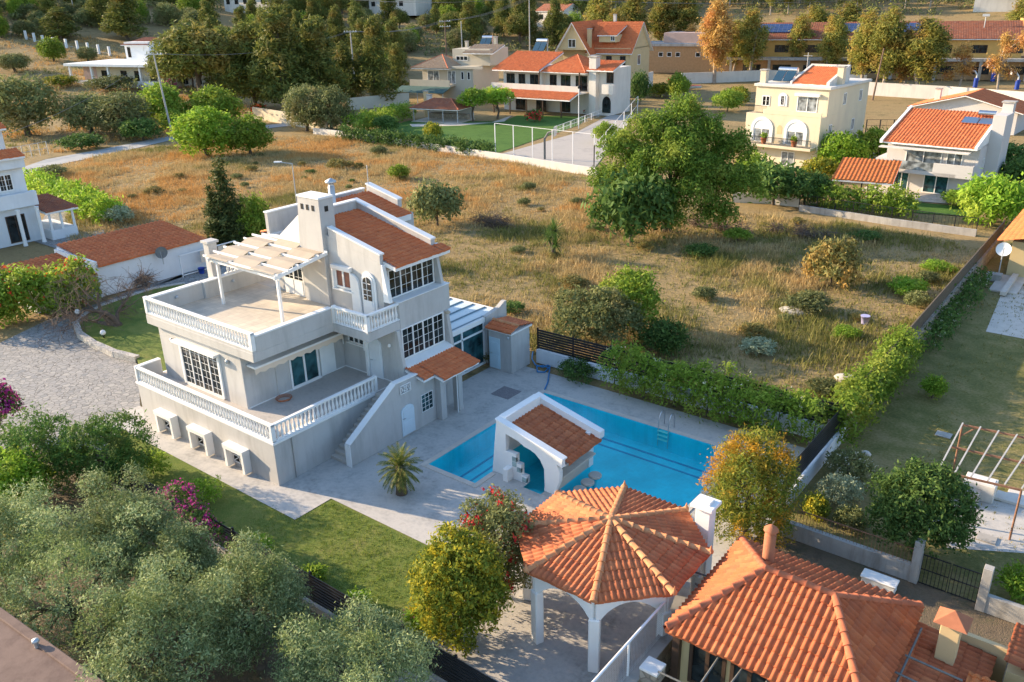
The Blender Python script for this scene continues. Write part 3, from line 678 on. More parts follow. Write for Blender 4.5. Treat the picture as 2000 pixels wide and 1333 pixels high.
# --- big chimney with its swept wing wall
ch = MB().prism([(-6.55, 6.0), (-6.55, 9.4), (-6.28, 12.0), (-4.52, 12.0), (-4.52, 6.0)], 'y', 7.95, 8.95).build('chimney', PL, V, bevel=.015)
MB().box(-6.32, -4.48, 7.91, 8.99, 12.0, 12.12).build('chimney_cap', W, ch, bevel=.02)
for x in (-5.95, -5.5, -5.05): MB().box(x-.1, x+.1, 7.93, 7.96, 11.35, 11.65).build('vent', M['hole'], ch)
MB().box(-4.53, -4.505, 8.3, 8.55, 11.3, 11.6).build('vent', M['hole'], ch)
MB().prism([(-6.35, 11.15), (-6.5, 9.33), (-8.75, 9.33)], 'y', 8.22, 8.5).build('wing_wall', W, ch)
# --- flat roof, rear wing
MB().box(-9.7, -6.5, 8.2, 8.45, 9.2, 9.33).box(-9.7, -9.45, 8.45, 12.3, 9.2, 9.33).build('coping', W, V, bevel=.01)
MB().box(-9.45, -6.4, 8.45, 12.3, 9.2, 9.215).build('flat_roof', M['concrete'], V)
MB().box(-9.9, -5.4, 12.3, 15.9, 0, 9.6).build('wall', PL, V)
MB().box(-9.9, -9.65, 8.3, 15.9, 9.2, 10.55).build('roof_parapet', PL, V)
MB().box(-9.65, -8.9, 12.32, 12.5, 9.6, 10.3).build('roof_parapet', PL, V)
MB().box(-9.95, -9.6, 8.25, 15.95, 10.55, 10.63).build('coping', W, V, bevel=.01)
MB().box(-10.9, -9.9, 8.6, 9.5, 8.95, 9.15).build('canopy', W, V); tiles('roof', (-10.95, 9.55, 9.16), (0, -1, 0), (1, 0, .25), 1.0, 1.05, M['tile_new'], V, ns=6)
r2 = tiles('roof', (-5.2, 12.34, 9.65), (0, 1, 0), (-1, 0, .25), 3.2, 3.75, M['tile'], V, course=.34, ns=6)
MB().prism([(-9.0, 10.5), (-9.0, 11.0), (-6.3, 10.32), (-6.3, 9.85)], 'y', 15.5, 15.85).build('roof_parapet', PL, V)
MB().prism([(-9.05, 11.0), (-9.05, 11.08), (-6.25, 10.4), (-6.25, 10.32)], 'y', 15.45, 15.9).build('coping', TR, V)
MB().box(-5.4, -5.2, 12.34, 15.5, 9.25, 9.6).build('eave', TR, V)
MB().lathe((-8.2, 12.0, 9.3), [(.2, 0), (.2, 2.3), (.17, 2.3), (.17, 2.5), (.34, 2.52), (.34, 2.62), (.05, 2.78)], 10).build('flue', M['galv'], V)
MB().tube([(-8.9, 15.6, 10.8), (-8.9, 15.6, 12.2)], .03, 6).build('antenna', M['galv'], V)
# --- annex beside the stairs
MB().prism([(.31, 0), (.31, 3.24), (1.5, 3.05), (1.5, 0)], 'y', 8.215, 10.1).build('wall', PL, V)
MB().box(1.5, 1.92, 9.72, 10.15, 0, 2.95).box(1.5, 1.95, 11.15, 11.5, 0, 2.95).build('column', PL, V, bevel=.015)
MB().box(.3, .9, 10.1, 12.4, 0, 3.1).build('wall', PL, V)
window(V, (.9, 10.35, 1.5), (0, 1, 0), (1, 0, 0), .55, .6, 1, 1, 1)
MB().prism([(.75, 3.34), (2.1, 3.04), (2.1, 2.92), (.75, 3.2)], 'y', 8.28, 9.1).prism([(.75, 3.34), (2.72, 2.93), (2.72, 2.8), (.75, 3.2)], 'y', 9.1, 12.1).build('eave', TR, V)
tiles('roof', (2.78, 9.08, 2.95), (0, 1, 0), (-1, 0, .215), 3.05, 2.1, M['tile'], V, course=.34)
tiles('roof', (2.1, 8.26, 3.095), (0, 1, 0), (-1, 0, .215), .82, 1.41, M['tile'], V, course=.34)
MB().tube([(1.98, 11.0, 0), (1.98, 11.0, 2.85)], .035, 8).build('downpipe', W, V)
# stairs, wing wall
st = MB(); nS = 13; y0 = 3.3; run = (6.9-y0)/nS
for i in range(nS): st.box(0.0, 1.3, y0+i*run, 6.92, ZT*i/nS, ZT*(i+1)/nS-.0)
st.build('stairs', M['coping'], V, bevel=.012)
MB().prism([(3.35, 0), (3.35, 1.2), (6.7, 3.25), (8.3, 3.2), (8.3, 0)], 'x', 1.3, 1.55).build('stair_wall', PL, V, bevel=.012)
cw = MB()
for p, q in (((3.3, -.0), (3.3, 1.24)), ((3.3, 1.24), (6.7, 3.29)), ((6.7, 3.29), (8.35, 3.24))):
    L = math.hypot(q[0]-p[0], q[1]-p[1]); cw.obox((1.24, p[0], p[1]), (.37, 0, 0), (0, q[0]-p[0], q[1]-p[1]), (0, -(q[1]-p[1])/L*.07, (q[0]-p[0])/L*.07))
cw.build('coping', W, V, bevel=.01)
door(V, (1.55, 6.95, .12), (0, 1, 0), (1, 0, 0), .95, 1.72, arch=True, mat=mk('pale_blue_door', (.60, .70, .76), .5, .04, 1, 0))
gb = window(V, (1.5, 8.55, .85), (0, 1, 0), (1, 0, 0), .92, 1.05, 1, 3, 4, glass=M['glass_teal'], name='glass_block_window', fr=.03, depth=.05)
gr = MB()
for p, q in (((7.0, 2.6), (7.75, 2.6)), ((7.0, 3.05), (7.75, 3.05)), ((7.0, 2.6), (7.0, 3.05)), ((7.75, 2.6), (7.75, 3.05)), ((7.12, 2.66), (7.63, 3.0)), ((7.12, 3.0), (7.63, 2.66)), ((7.12, 2.6), (7.12, 3.05)), ((7.63, 2.6), (7.63, 3.05)), ((7.0, 2.7), (7.75, 2.7)), ((7.0, 2.95), (7.75, 2.95))):
    gr.bar((1.6, p[0], p[1]), (1.6, q[0], q[1]), .045)
gr.build('grille', W, V)
# --- conservatory
mb = MB().box(-6.2, -1.25, 12.42, 18.75, 3.02, 3.12)
cr = mb.build('conservatory_roof', M['polycarb'], V)
gb = MB()
for i in range(6): x = -1.3-.98*i; gb.box(x-.035, x+.035, 12.42, 18.8, 3.12, 3.19)
gb.build('glazing_bars', mk('bar_blue_grey', (.14, .22, .27), .5, .05, 2, 0), cr)
MB().box(-1.3, -1.08, 12.45, 17.3, 2.82, 3.14).box(-6.2, -1.1, 18.72, 18.85, 2.9, 3.2).build('gutter', W, cr, bevel=.01)
mb = MB(); x = -1.22
for y in (12.45, 15.0, 17.1): mb.box(x, x+.12, y, y+.13, 0, 2.82)
mb.box(x, x+.12, 12.5, 17.2, 2.25, 2.36).box(x, x+.14, 12.5, 17.2, 0, .14)
gf = mb.build('glass_front', W, V, bevel=.01)
MB().quad((x+.05, 12.5, .1), (x+.05, 17.2, .1), (x+.05, 17.2, 2.82), (x+.05, 12.5, 2.82)).build('pane', M['glass_teal'], gf)
MB().prism([(17.25, 0), (17.25, 3.2), (18.6, 3.45), (19.1, 3.7), (19.3, 3.7), (19.3, 0)], 'x', -1.25, -.95).build('end_wall', PL, V)
MB().box(-6.2, -1.3, 18.6, 18.8, 0, 3.0).build('wall', PL, V)
# ---------------------------------------------------------------- things standing on or by the villa
pg = thing('pergola', 'white timber pergola with woven beige shade strips on the upper terrace', 'pergola', (-7.2, 6.4, 6.0))
def zp(y): return 8.62+(y-4.75)*.13
for x in (-9.88, -4.58): MB().box(x-.07, x+.07, 4.68, 4.82, 6.0, zp(4.75)-.05).build('post', W, pg)
for x in (-10.35, -4.45): MB().bar((x, 4.45, zp(4.45)), (x, 8.1, zp(8.1)), .11, .18).build('beam', W, pg)
MB().bar((-10.7, 4.75, zp(4.75)-.12), (-4.4, 4.75, zp(4.75)-.12), .1, .16).build('beam', W, pg)
RY = [4.62, 5.3, 6.0, 6.7, 7.4, 8.0]
for y in RY: MB().bar((-10.95, y, zp(y)+.12), (-4.3, y, zp(y)+.12), .07, .11).build('rafter', W, pg)
for k in range(3):
    x0 = -10.55+2.02*k; x1 = x0+1.96; mb = MB(); vs = []; N = 60
    for i in range(N+1):
        y = 4.5+3.6*i/N; ph = (y-RY[0])/.69; z = zp(y)+.12+.08*(1-2*abs(((ph+k) % 2)-1))*-1
        vs += [(x0, y, z), (x1, y, z), (x1, y, z+.012), (x0, y, z+.012)]
    fs = []
    for i in range(N):
        for j in range(4): fs.append((i*4+j, i*4+(j+1) % 4, (i+1)*4+(j+1) % 4, (i+1)*4+j))
    mb.add(vs, fs).build('shade_strip', M['cloth'], pg)
sh_ = thing('storage_shed', 'small grey pool shed with low tiled roof and pale blue door', 'shed', (.4, 17.8, 0))
MB().box(-.5, 1.3, 16.87, 18.75, 0, 2.62).build('wall', PL, sh_, bevel=.015)
MB().box(-.56, 1.4, 16.75, 18.9, 2.62, 2.74).build('eave', TR, sh_)
tiles('roof', (-.6, 16.68, 2.75), (1, 0, 0), (0, 1, .32), 2.05, .85, M['tile'], sh_, ns=6)
tiles('roof', (1.45, 18.95, 2.75), (-1, 0, 0), (0, -1, .17), 2.05, 1.5, M['tile'], sh_, ns=6)
ridge((-.6, 17.5, 3.03), (1.45, 17.5, 3.03), sh_)
door(sh_, (-.42, 16.87, .1), (1, 0, 0), (0, -1, 0), .82, 2.05, mat=mk('shed_door_blue', (.52, .68, .76), .5, .04, 1, 0))
MB().lathe((1.1, 16.8, 2.3), [(.04, 0), (.09, .05), (.09, .15), (.03, .2)], 8).build('wall_lamp', M['galv'], sh_)
hz = thing('coiled_hose', 'terracotta coloured hose lying coiled on the lower terrace', 'hose', (-3.3, 3.2, ZT))
MB().tube([(-3.35+.30*math.cos(t)*(1+.02*t), 3.3+.34*math.sin(t)*(1+.02*t), ZT+.04+.008*t) for t in np.arange(0, 19, .4)], .02, 5).build('hose', M['terracotta'], hz)
# ================================================================ GROUND SHEETS
def sheet(name, poly, mat, z=0.0, t=.0):
    if t:
        o = MB().prism([(p[0], p[1]) for p in poly], 'z', z-t, z).build(name, mat)
    else: o = MB().quad(*[(p[0], p[1], z) for p in poly]).build(name, mat)
    return struct(o)
PX0, PX1, PY0, PY1 = 4.53, 16.8, 5.77, 15.85       # pool
BX0, BX1, BY0, BY1 = 7.6, 11.25, 7.0, 10.4         # bar platform
def terrain():
    xs = sorted(set([round(v, 2) for v in np.concatenate([np.arange(-480, -80, 16), np.arange(-80, 60, 5), np.arange(60, 480, 16)])]+[PX0, PX1]))
    ys = sorted(set([round(v, 2) for v in np.concatenate([np.arange(-60, 0, 8), np.arange(0, 110, 5), np.arange(110, 620, 16)])]+[PY0, PY1]))
    idx = {}; vs = []; fs = []
    for i, x in enumerate(xs):
        for j, y in enumerate(ys): idx[i, j] = len(vs); vs.append((x, y, T(x, y)-.06))
    for i in range(len(xs)-1):
        for j in range(len(ys)-1):
            if PX0-.01 <= xs[i] < PX1-.01 and PY0-.01 <= ys[j] < PY1-.01: continue
            fs.append((idx[i, j], idx[i+1, j], idx[i+1, j+1], idx[i, j+1]))
    mb = MB(); mb.add(vs, fs, True); return struct(mb.build('ground', M['field']))
terrain()
pd = MB()
for a in ((-14, 2.9, -1.4, .75), (-.5, 20.3, .75, PY0), (-.5, PX0, PY0, 18.3), (PX0, PX1, PY1, 18.3), (PX1, 20.3, PY0, 18.3), (BX1, PX1, PY0, 7.72), (BX0, 9.7, PY0, BY0+.4), (9.7, BX1, PY0, 6.85), (10.75, BX1, 6.85, 7.72)):
    pd.quad((a[0], a[2], 0), (a[1], a[2], 0), (a[1], a[3], 0), (a[0], a[3], 0))
pd.quad((12.45, -7.2, 0), (20.4, -7.2, 0), (20.4, .75, 0), (12.45, .75, 0))
struct(pd.build('patio', M['deck']))
sheet('lawn', [(-12, -4.75), (12.45, -4.75), (12.45, .75), (-12, .75)], M['lawn'], -.02)
sheet('driveway', [tuple(at(*p)[:2]) for p in ((-60, 880), (200, 880), (275, 800), (268, 705), (300, 560), (420, 508), (410, 525), (330, 545), (215, 585), (95, 625), (-60, 700))], M['crazy'], -.015)
sheet('driveway', [tuple(at(*p)[:2]) for p in ((215, 585), (340, 530), (445, 505), (500, 540), (340, 640), (190, 600))], M['crazy'], -.018)
sheet('neighbour_lawn', [(20.6, 10.5), (44, 10.5), (44, 66), (20.6, 66)], M['lawn_dry'], -.02)
sheet('bare_ground', [(20.5, -12), (44, -12), (44, 10.5), (20.5, 10.5)], M['soil'], -.025)
sheet('neighbour_patio', [tuple(at(*p)[:2]) for p in ((1850, 960), (1960, 985), (2080, 1010), (2080, 1090), (1850, 1075), (1790, 1020))], M['deck'], -.008)
sheet('front_ground', [(-40, -30), (20.4, -30), (20.4, -4.9), (-40, -4.9)], M['soil'], -.03)
# raised circular lawn with a low stone kerb
ring = [at(*p) for p in ((268, 708), (225, 697), (185, 680), (158, 660), (150, 640), (165, 622), (195, 606), (235, 592), (300, 570), (360, 560))]
pts = [(p.x, p.y) for p in ring]+[(-12.5, 8), (-12.5, 1.5)]
struct(MB().prism(pts, 'z', -.05, .26).build('planted_circle_lawn', M['lawn']))
ks = thing('stone_kerb', 'low curved kerb of cut pale stone around the circle lawn with the bare tree', 'kerb', (pts[3][0], pts[3][1], 0))
mb = MB()
for i in range(9):
    a, b = Vector((*pts[i], 0)), Vector((*pts[i+1], 0)); d = (b-a).normalized(); n = Vector((-d.y, d.x, 0)); hh = .42 if i < 4 else .3
    mb.obox(a-n*.2-d*.1, (b-a)+d*.2, n*.4, (0, 0, hh+.003*i))
mb.build('kerb_wall', M['lowstone'], ks)
for i, (bx, by, lab) in enumerate(((512-307, 668, 'white globe lamp on the kerb end nearest the villa'), (155, 627, 'white globe lamp at the far left bend of the circle lawn'))):
    P = at(bx, by); P.z = .3
    g = thing('globe_lamp', lab, 'lamp', P, group='globe lamps on the circle lawn')
    MB().lathe(P, [(.05, -.3), (.05, .12), (.09, .14), (.09, .18)], 8).build('base', M['black_metal'], g)
    MB().lathe(P, [(.04, .18), (.15, .24), (.2, .36), (.15, .5), (.04, .56)], 12).build('globe', M['white'], g)
# ================================================================ POOL
wm, nt, nd, p, lk = _new('pool_water')
tr = _n(nd, 'BsdfTransparent'); tr.inputs[0].default_value = (.36, .98, .95, 1)
gl = _n(nd, 'BsdfGlossy', Roughness=.03); fr = _n(nd, 'Fresnel', IOR=1.33); mx = _n(nd, 'MixShader')
tc = _n(nd, 'TexCoord'); n1 = _n(nd, 'TexNoise', Scale=4.5, Detail=4.0); lk.new(tc.outputs['Object'], n1.inputs['Vector'])
bp = _n(nd, 'Bump', Strength=.4, Distance=.05); lk.new(n1.outputs['Fac'], bp.inputs['Height']); lk.new(bp.outputs[0], gl.inputs['Normal']); lk.new(bp.outputs[0], fr.inputs['Normal'])
ge = _n(nd, 'NewGeometry'); iv = _n(nd, 'Math', operation='SUBTRACT'); iv.inputs[0].default_value = 1; lk.new(ge.outputs['Backfacing'], iv.inputs[1]); ml = _n(nd, 'Math', operation='MULTIPLY'); lk.new(fr.outputs[0], ml.inputs[0]); lk.new(iv.outputs[0], ml.inputs[1]); lk.new(ml.outputs[0], mx.inputs[0]); lk.new(tr.outputs[0], mx.inputs[1]); lk.new(gl.outputs[0], mx.inputs[2]); lk.new(mx.outputs[0], nd['Material Output'].inputs[0])
D = -1.35
sp = thing('swimming_pool', 'blue mosaic swimming pool wrapping round a small tiled bar', 'pool', (10.5, 11, 0))
bs = MB()
bs.quad((PX0, PY0, D), (PX1, PY0, D), (PX1, PY1, D), (PX0, PY1, D))
for a, b in (((PX0, PY0), (BX0, PY0)), ((BX0, PY0), (BX0, BY1)), ((BX0, BY1), (BX1, BY1)), ((BX1, BY1), (BX1, 7.72)), ((BX1, 7.72), (PX1, 7.72)), ((PX1, 7.72), (PX1, PY1)), ((PX1, PY1), (PX0, PY1)), ((PX0, PY1), (PX0, PY0))):
    bs.quad((*a, D), (*b, D), (*b, 0), (*a, 0))
bs.build('basin', M['pool'], sp)
mb = MB()
for i, (w_, z) in enumerate(((.75, -1.24), (1.35, -1.30))):
    mb.box(PX0, PX0+w_, PY0, PY1, D, z); mb.box(PX0, PX1, PY1-w_, PY1, D, z-.004)
mb.build('underwater_step', M['pool'], sp)
mb = MB()
for w_, z in ((.75, -1.24), (1.35, -1.30)):
    mb.box(PX0+w_-.07, PX0+w_+.006, PY0+.01, PY1-w_, z-.07, z+.006); mb.box(PX0+w_, PX1-.01, PY1-w_-.006, PY1-w_+.07, z-.07, z+.003)
mb.build('step_edge', M['pool_dark'], sp)
cp = MB()
for a in ((PX0-.32, PX0, PY0-.32, PY1+.32), (PX0, PX1+.32, PY1, PY1+.32), (PX1, PX1+.32, 7.4, PY1), (BX1, PX1, 7.4, 7.72), (PX0, BX0, PY0-.32, PY0), (BX0, BX0+.3, PY0-.32, 7.0)):
    cp.box(a[0]+(.012 if a[0] in (PX1, BX0) else 0), a[1]-(.012 if a[1] == PX0 else 0), a[2]+(.012 if a[2] == PY1 else 0), a[3]-(.012 if a[3] in (PY0, 7.72) else 0), -.02, .035)
cp.build('coping', M['coping'], sp, bevel=.01)
wt = MB()
for a in ((PX0, BX0, PY0, PY1), (BX0, BX1, BY1, PY1), (BX1, PX1, 7.72, PY1)): wt.quad((a[0], a[2], -.05), (a[1], a[2], -.05), (a[1], a[3], -.05), (a[0], a[3], -.05))
struct(wt.build('pool_water', wm, recalc=False))
# bar kiosk
kb = thing('pool_bar', 'white pool bar kiosk with arched opening and sunken tiled roof', 'kiosk', (9.5, 8.8, 0))
def zb(x): return 2.98-(x-7.9)*.25
front = [(7.55, 0), (7.9, 2.98), (11.75, zb(11.75)), (11.75, zb(11.75)-.42), (11.45, zb(11.45)-.42), (11.62, 1.3), (11.6, .8), (11.3, 0), (10.72, 0), (10.75, .3), (10.72, 1.2), (10.5, 1.6), (10.2, 1.85), (9.9, 1.96), (9.55, 2.02), (9.2, 2.2), (8.45, 2.36), (8.45, 1.42), (9.08, 1.42), (9.08, .95), (9.36, .95), (9.36, .4), (9.68, .4), (9.68, 0)]
MB().prism(front, 'y', 7.18, 7.45).build('front_wall', M['offwhite'] if False else W, kb, bevel=.012)
MB().prism([(7.6, 0), (7.93, 2.75), (8.2, 2.75), (8.2, 0)], 'y', 7.45, 10.6).box(8.2, 11.2, 10.35, 10.6, 0, 1.0).box(8.2, 9.0, 10.35, 10.6, 1.0, 2.4).box(11.05, 11.3, 10.2, 10.6, 0, 1.95).build('wall', W, kb, bevel=.012)
MB().prism([(7.88, 2.97), (7.85, 3.05), (11.82, zb(11.8)+.08), (11.82, zb(11.8))], 'y', 7.12, 7.52).prism([(7.88, 2.55), (7.85, 3.05), (11.82, zb(11.8)+.08), (11.82, zb(11.8)-.3)], 'y', 10.35, 10.75).box(7.82, 8.25, 7.5, 10.37, 2.5, 3.055).build('roof_parapet', W, kb, bevel=.012)
MB().prism([(8.2, 2.5), (11.72, 1.62), (11.72, 1.54), (8.2, 2.42)], 'y', 7.45, 10.4).build('ceiling', W, kb)
tiles('roof', (11.88, 7.52, 1.64), (0, 1, 0), (-1, 0, .25), 2.86, 3.76, mk_tile if False else M['tile_gaz'], kb, tw=.26, course=.4, amp=.07)
MB().box(11.05, 11.62, 7.5, 10.3, .82, .92).box(11.1, 11.25, 7.46, 10.3, 0, .82).build('counter', M['coping'], kb, bevel=.01)
for x, z in ((8.82, 1.0), (8.82, .72), (9.1, .5), (9.42, .05)):
    MB().box(x, x+.26, 7.15, 7.3, z+.0, z+.26).build('glass_block', glassmat('glass_block', (.3, .4, .4), .1), kb, bevel=.02)
MB().box(8.55, 8.85, 6.75, 7.18, 0, .68).build('planter_pier', W, kb, bevel=.01)
MB().quad((8.2, 7.45, -.6), (11.1, 7.45, -.6), (11.1, 10.35, -.6), (8.2, 10.35, -.6)).box(8.2, 8.23, 7.45, 10.35, -.6, 1.0).box(8.2, 11.1, 10.32, 10.35, -.6, 1.0).quad((9.7, 6.86, -.3), (10.75, 6.86, -.3), (10.75, 7.45, -.3), (9.7, 7.45, -.3)).quad((9.7, 6.86, -.3), (10.75, 6.86, -.3), (10.75, 6.86, 0), (9.7, 6.86, 0)).build('sunken_floor', M['pool'], kb)
MB().quad((11.245, 7.74, -1.3), (11.245, 10.4, -1.3), (11.245, 10.4, .8), (11.245, 7.74, .8)).build('counter_front', M['pool'], kb)
for i, (x, y, lab) in enumerate(((11.95, 9.75, 'round white seat in the water, farthest along the bar'), (12.0, 9.0, 'round white seat in the water, middle one of three'), (12.05, 8.25, 'round white seat in the water, nearest the gazebo'))):
    s = thing('bar_stool', lab, 'stool', (x, y, -.1), group='seats standing in the pool by the bar')
    MB().lathe((x, y, 0), [(.12, D), (.12, -.02)], 10).build('pedestal', M['pool'], s)
    MB().lathe((x, y, 0), [(.30, -.06), (.33, -.03), (.33, .05), (.30, .08)], 20).build('seat', M['coping'], s)
ld = thing('pool_ladder', 'steel pool ladder with two curved rails and white treads', 'ladder', (12.4, 15.8, 0))
for x in (12.15, 12.75): MB().tube([(x, 16.45, 0), (x, 16.45, .6), (x, 16.35, .85), (x, 16.15, .95), (x, 15.95, .85), (x, 15.8, .55), (x, 15.75, -1.0)], .028, 8).build('rail', M['steel'], ld)
for z in (-.05, -.3, -.55): MB().box(12.15, 12.75, 15.66, 15.8, z-.03, z).build('tread', W, ld)
hs = thing('pool_hose', 'blue ribbed pool hose running from the shed corner and coiled by the pool corner', 'hose', (3.8, 17.2, 0))
pp = [at(*q) for q in ((1041, 690), (1039, 705), (1046, 717), (1060, 722), (1070, 717), (1075, 722), (1064, 730), (1050, 730), (1048, 722), (1060, 716), (1074, 724), (1072, 738), (1070, 752), (1064, 766))]
MB().tube([(p.x, p.y, .05+.02*(i % 3)) for i, p in enumerate(pp)], .045, 8).build('hose', M['blue_hose'], hs)
dm = thing('drain_mat', 'square dark gravel drain grating set in the patio between villa and pool', 'grating', (2.65, 14.55, 0))
MB().box(2.0, 3.3, 13.9, 15.2, 0, .02).build('grate', mk('gravel_grate', (.22, .20, .20), .9, .35, 25, .5, 60), dm)
# ================================================================ GAZEBO
GX, GY, GR, GE, GA = 17.62, 1.8, 3.5, 3.28, 4.12
gz = thing('gazebo', 'octagonal white gazebo with terracotta tiled roof and arched sides', 'gazebo', (GX, GY, 0))
an = [R(-67.5+45*i) for i in range(8)]
cr_ = [Vector((GX+GR*math.cos(a), GY+GR*math.sin(a), GE)) for a in an]; apx = Vector((GX, GY, GA))
for i in range(8):
    a, b = cr_[i], cr_[(i+1) % 8]; u = (b-a).normalized(); mid = (a+b)/2; up = (apx-mid); L = up.length; upn = up.normalized(); nn = u.cross(upn)
    n1 = (apx-a).cross(nn); n2 = (apx-b).cross(nn)
    if n1.dot(b-a) > 0: n1 = -n1
    if n2.dot(a-b) > 0: n2 = -n2
    tiles('roof', a-upn*.12, u, upn, (b-a).length, L+.12, M['tile_gaz'], gz, tw=.223, course=.40, amp=.07, ns=10, clips=[(a, n1), (b, n2)])
    o = (a-apx).normalized()
    ridge(a+o*.12+Vector((0, 0, .03)), apx+Vector((0, 0, .05)), gz, r=.135, seg=.40, finial=(i in (2, 3, 4, 1, 7)))
MB().lathe(apx, [(.2, 0), (.18, .12), (.08, .18)], 12).build('roof_cap', M['ridge'], gz)
inner = 3.18; ic = [Vector((GX+inner*math.cos(a), GY+inner*math.sin(a), 0)) for a in an]
for i in range(8):
    p = ic[i]; o = Vector((math.cos(an[i]), math.sin(an[i]), 0)); t = Vector((-o.y, o.x, 0))
    MB().obox(p-t*.2-o*.17, t*.4, o*.34, (0, 0, 2.3)).build('column', W, gz, bevel=.04)
    q = ic[(i+1) % 8]; d = (q-p).normalized(); L = (q-p).length; nrm = Vector((d.y, -d.x, 0)); pl = [(.0, 2.3), (.18, 2.3)]
    for k in range(11):
        s = k/10; pl.append((.18+(L-.36)*s, 2.3+.62*math.sin(math.pi*s)**.75))
    pl += [(L-.18, 2.3), (L, 2.3), (L, 3.22), (0, 3.22)]; mb = MB(); N = len(pl)
    vs = [p+d*x+Vector((0, 0, z))-nrm*.13 for x, z in pl]+[p+d*x+Vector((0, 0, z))+nrm*.13 for x, z in pl]
    mb.add(vs, [tuple(range(N)), tuple(range(2*N-1, N-1, -1))]+[(k, (k+1) % N, N+(k+1) % N, N+k) for k in range(N)])
    mb.build('arch', W, gz)
bq = thing('barbecue_chimney', 'tall square white barbecue chimney beside the gazebo', 'chimney', (20.0, 4.75, 0))
MB().box(19.68, 20.26, 4.5, 5.05, 0, 4.05).build('shaft', W, bq, bevel=.015)
MB().box(19.52, 20.4, 4.34, 5.2, 4.05, 4.2).box(19.75, 20.2, 4.55, 5.0, 4.2, 4.3).build('cap', W, bq, bevel=.02)
# ================================================================ BOUNDARY FENCES
def slat_fence(label, p, q, z0, z1, n, post=2.4, name='slat_fence', base=None, grp=None):
    p, q = Vector(p), Vector(q); d = (q-p); L = d.length; d.normalize(); a = Vector((-d.y, d.x, 0))
    f = thing(name, label, 'fence', (p.x, p.y, 0), group=grp); mb = MB()
    for i in range(n):
        z = z0+(z1-z0)*(i+.5)/n; h = (z1-z0)/n*.72
        mb.obox(p-a*.02+Vector((0, 0, z-h/2-p.z)), d*L, a*.03, (0, 0, h))
    mb.build('slat_panel', M['black_metal'], f)
    k = int(L/post)
    for i in range(k+1): c = p+d*L*i/k; MB().obox(c-d*.04+a*.012, d*.08, a*.08, (0, 0, z1+.05)).build('post', M['black_metal'], f)
    if base: MB().obox(p-a*.14, d*L, a*.28, (0, 0, z0-.04)).build('base_wall', M[base], f)
    return f
slat_fence('long black slatted fence between the front lawn and the olive trees', (-9, -4.85, 0), (18.2, -4.85, 0), .35, 1.65, 9, base='concrete')
slat_fence('black slatted fence on a white wall behind the pool hedge', (1.5, 19.3, 0), (20.2, 19.6, 0), .95, 2.3, 8, base='bluewhite')
slat_fence('short black slatted fence on the low wall by the orange tinted tree', (20.45, 12.2, 0), (20.45, 20.5, 0), .9, 2.2, 10, base='bluewhite')
mf = thing('mesh_fence', 'white wire mesh fence with pale posts running past the gazebo', 'fence', (20.55, -7, 0))
ZF = 2.75
for y in (3.6, .8, -1.9, -4.6, -7.3): MB().tube([(20.6, y, 0), (20.6, y, ZF)], .04, 8).build('post', M['white_metal'], mf)
MB().tube([(20.6, 3.7, ZF), (20.6, -8, ZF)], .045, 8).build('top_rail', M['white_metal'], mf)
mb = MB()
for i in range(118): y = 3.6-.1*i; mb.obox((20.6, y, 1.35), (.007, 0, 0), (0, .007, 0), (0, 0, ZF-1.4))
for i in range(14): mb.obox((20.595, -8, 1.38+.1*i), (.007, 0, 0), (0, 11.6, 0), (0, 0, .007))
mb.build('wire_mesh', M['galv'], mf)
sw = thing('stone_wall', 'rubble stone boundary wall below the white mesh fence', 'wall', (20.8, -3, 0))
MB().box(20.5, 20.95, -9, 3.0, 0, 1.3).build('wall', M['stonewall'], sw)
MB().box(20.48, 20.97, -9, 3.05, 1.3, 1.36).build('coping', M['concrete'], sw)
pr_ = at(1275, 1300, 1.9)
MB().box(pr_.x-.3, pr_.x+.3, pr_.y-.3, pr_.y+.3, 1.36, 1.8).build('pier', M['stonewall'], sw); MB().box(pr_.x-.32, pr_.x+.32, pr_.y-.32, pr_.y+.32, 1.8, 1.9).build('pier_cap', M['white'], sw, bevel=.01)
# ================================================================ NEIGHBOUR'S TILED HOUSE, bottom right
nh = thing('tiled_cottage', 'low neighbouring house with hipped red barrel tile roof and dark timber windows', 'house', (24.4, 2, 0))
E0 = 3.0; FL, BL, BR_, FR = Vector((21.62, -.85, E0)), Vector((21.35, 4.9, E0)), Vector((27.75, 4.9, E0)), Vector((27.3, -.6, E0))
FL, BL, BR_, FR = Vector((21.4, -.9, E0)), Vector((21.4, 4.95, E0)), Vector((27.6, 4.95, E0)), Vector((27.6, -.9, E0))
P1, P2 = Vector((23.35, 2.05, 4.35)), Vector((25.6, 2.05, 4.35))
def hip(a, b, tops, mat, **k):
    """one roof face: eave a-b, upper corners tops"""
    u = (b-a).normalized(); h = tops[0]-a; up = (h-u*h.dot(u)); L = up.length; upn = up.normalized(); nn = u.cross(upn)
    cl = []
    for s, t, other in ((a, tops[0], b), (b, tops[-1], a)):
        n_ = (t-s).cross(nn)
        if n_.dot(other-s) > 0: n_ = -n_
        cl.append((s, n_))
    tiles('roof', a-upn*.12, u, upn, (b-a).length, L+.12, mat, nh if 'par' not in k else k['par'], tw=.235, course=.42, amp=.075, ns=10, clips=cl)
hip(FL, FR, [P1, P2], M['tile_red']); hip(FR, BR_, [P2], M['tile_red']); hip(BR_, BL, [P2, P1], M['tile_red']); hip(BL, FL, [P1], M['tile_red'])
for a, b in ((FL, P1), (BL, P1), (FR, P2), (BR_, P2), (P1, P2)): ridge(a+Vector((0, 0, .05)), b+Vector((0, 0, .05)), nh, M['ridge_old'], r=.13)
MB().box(21.75, 27.2, -.55, 4.6, 0, 2.95).build('wall', M['yellow'], nh)
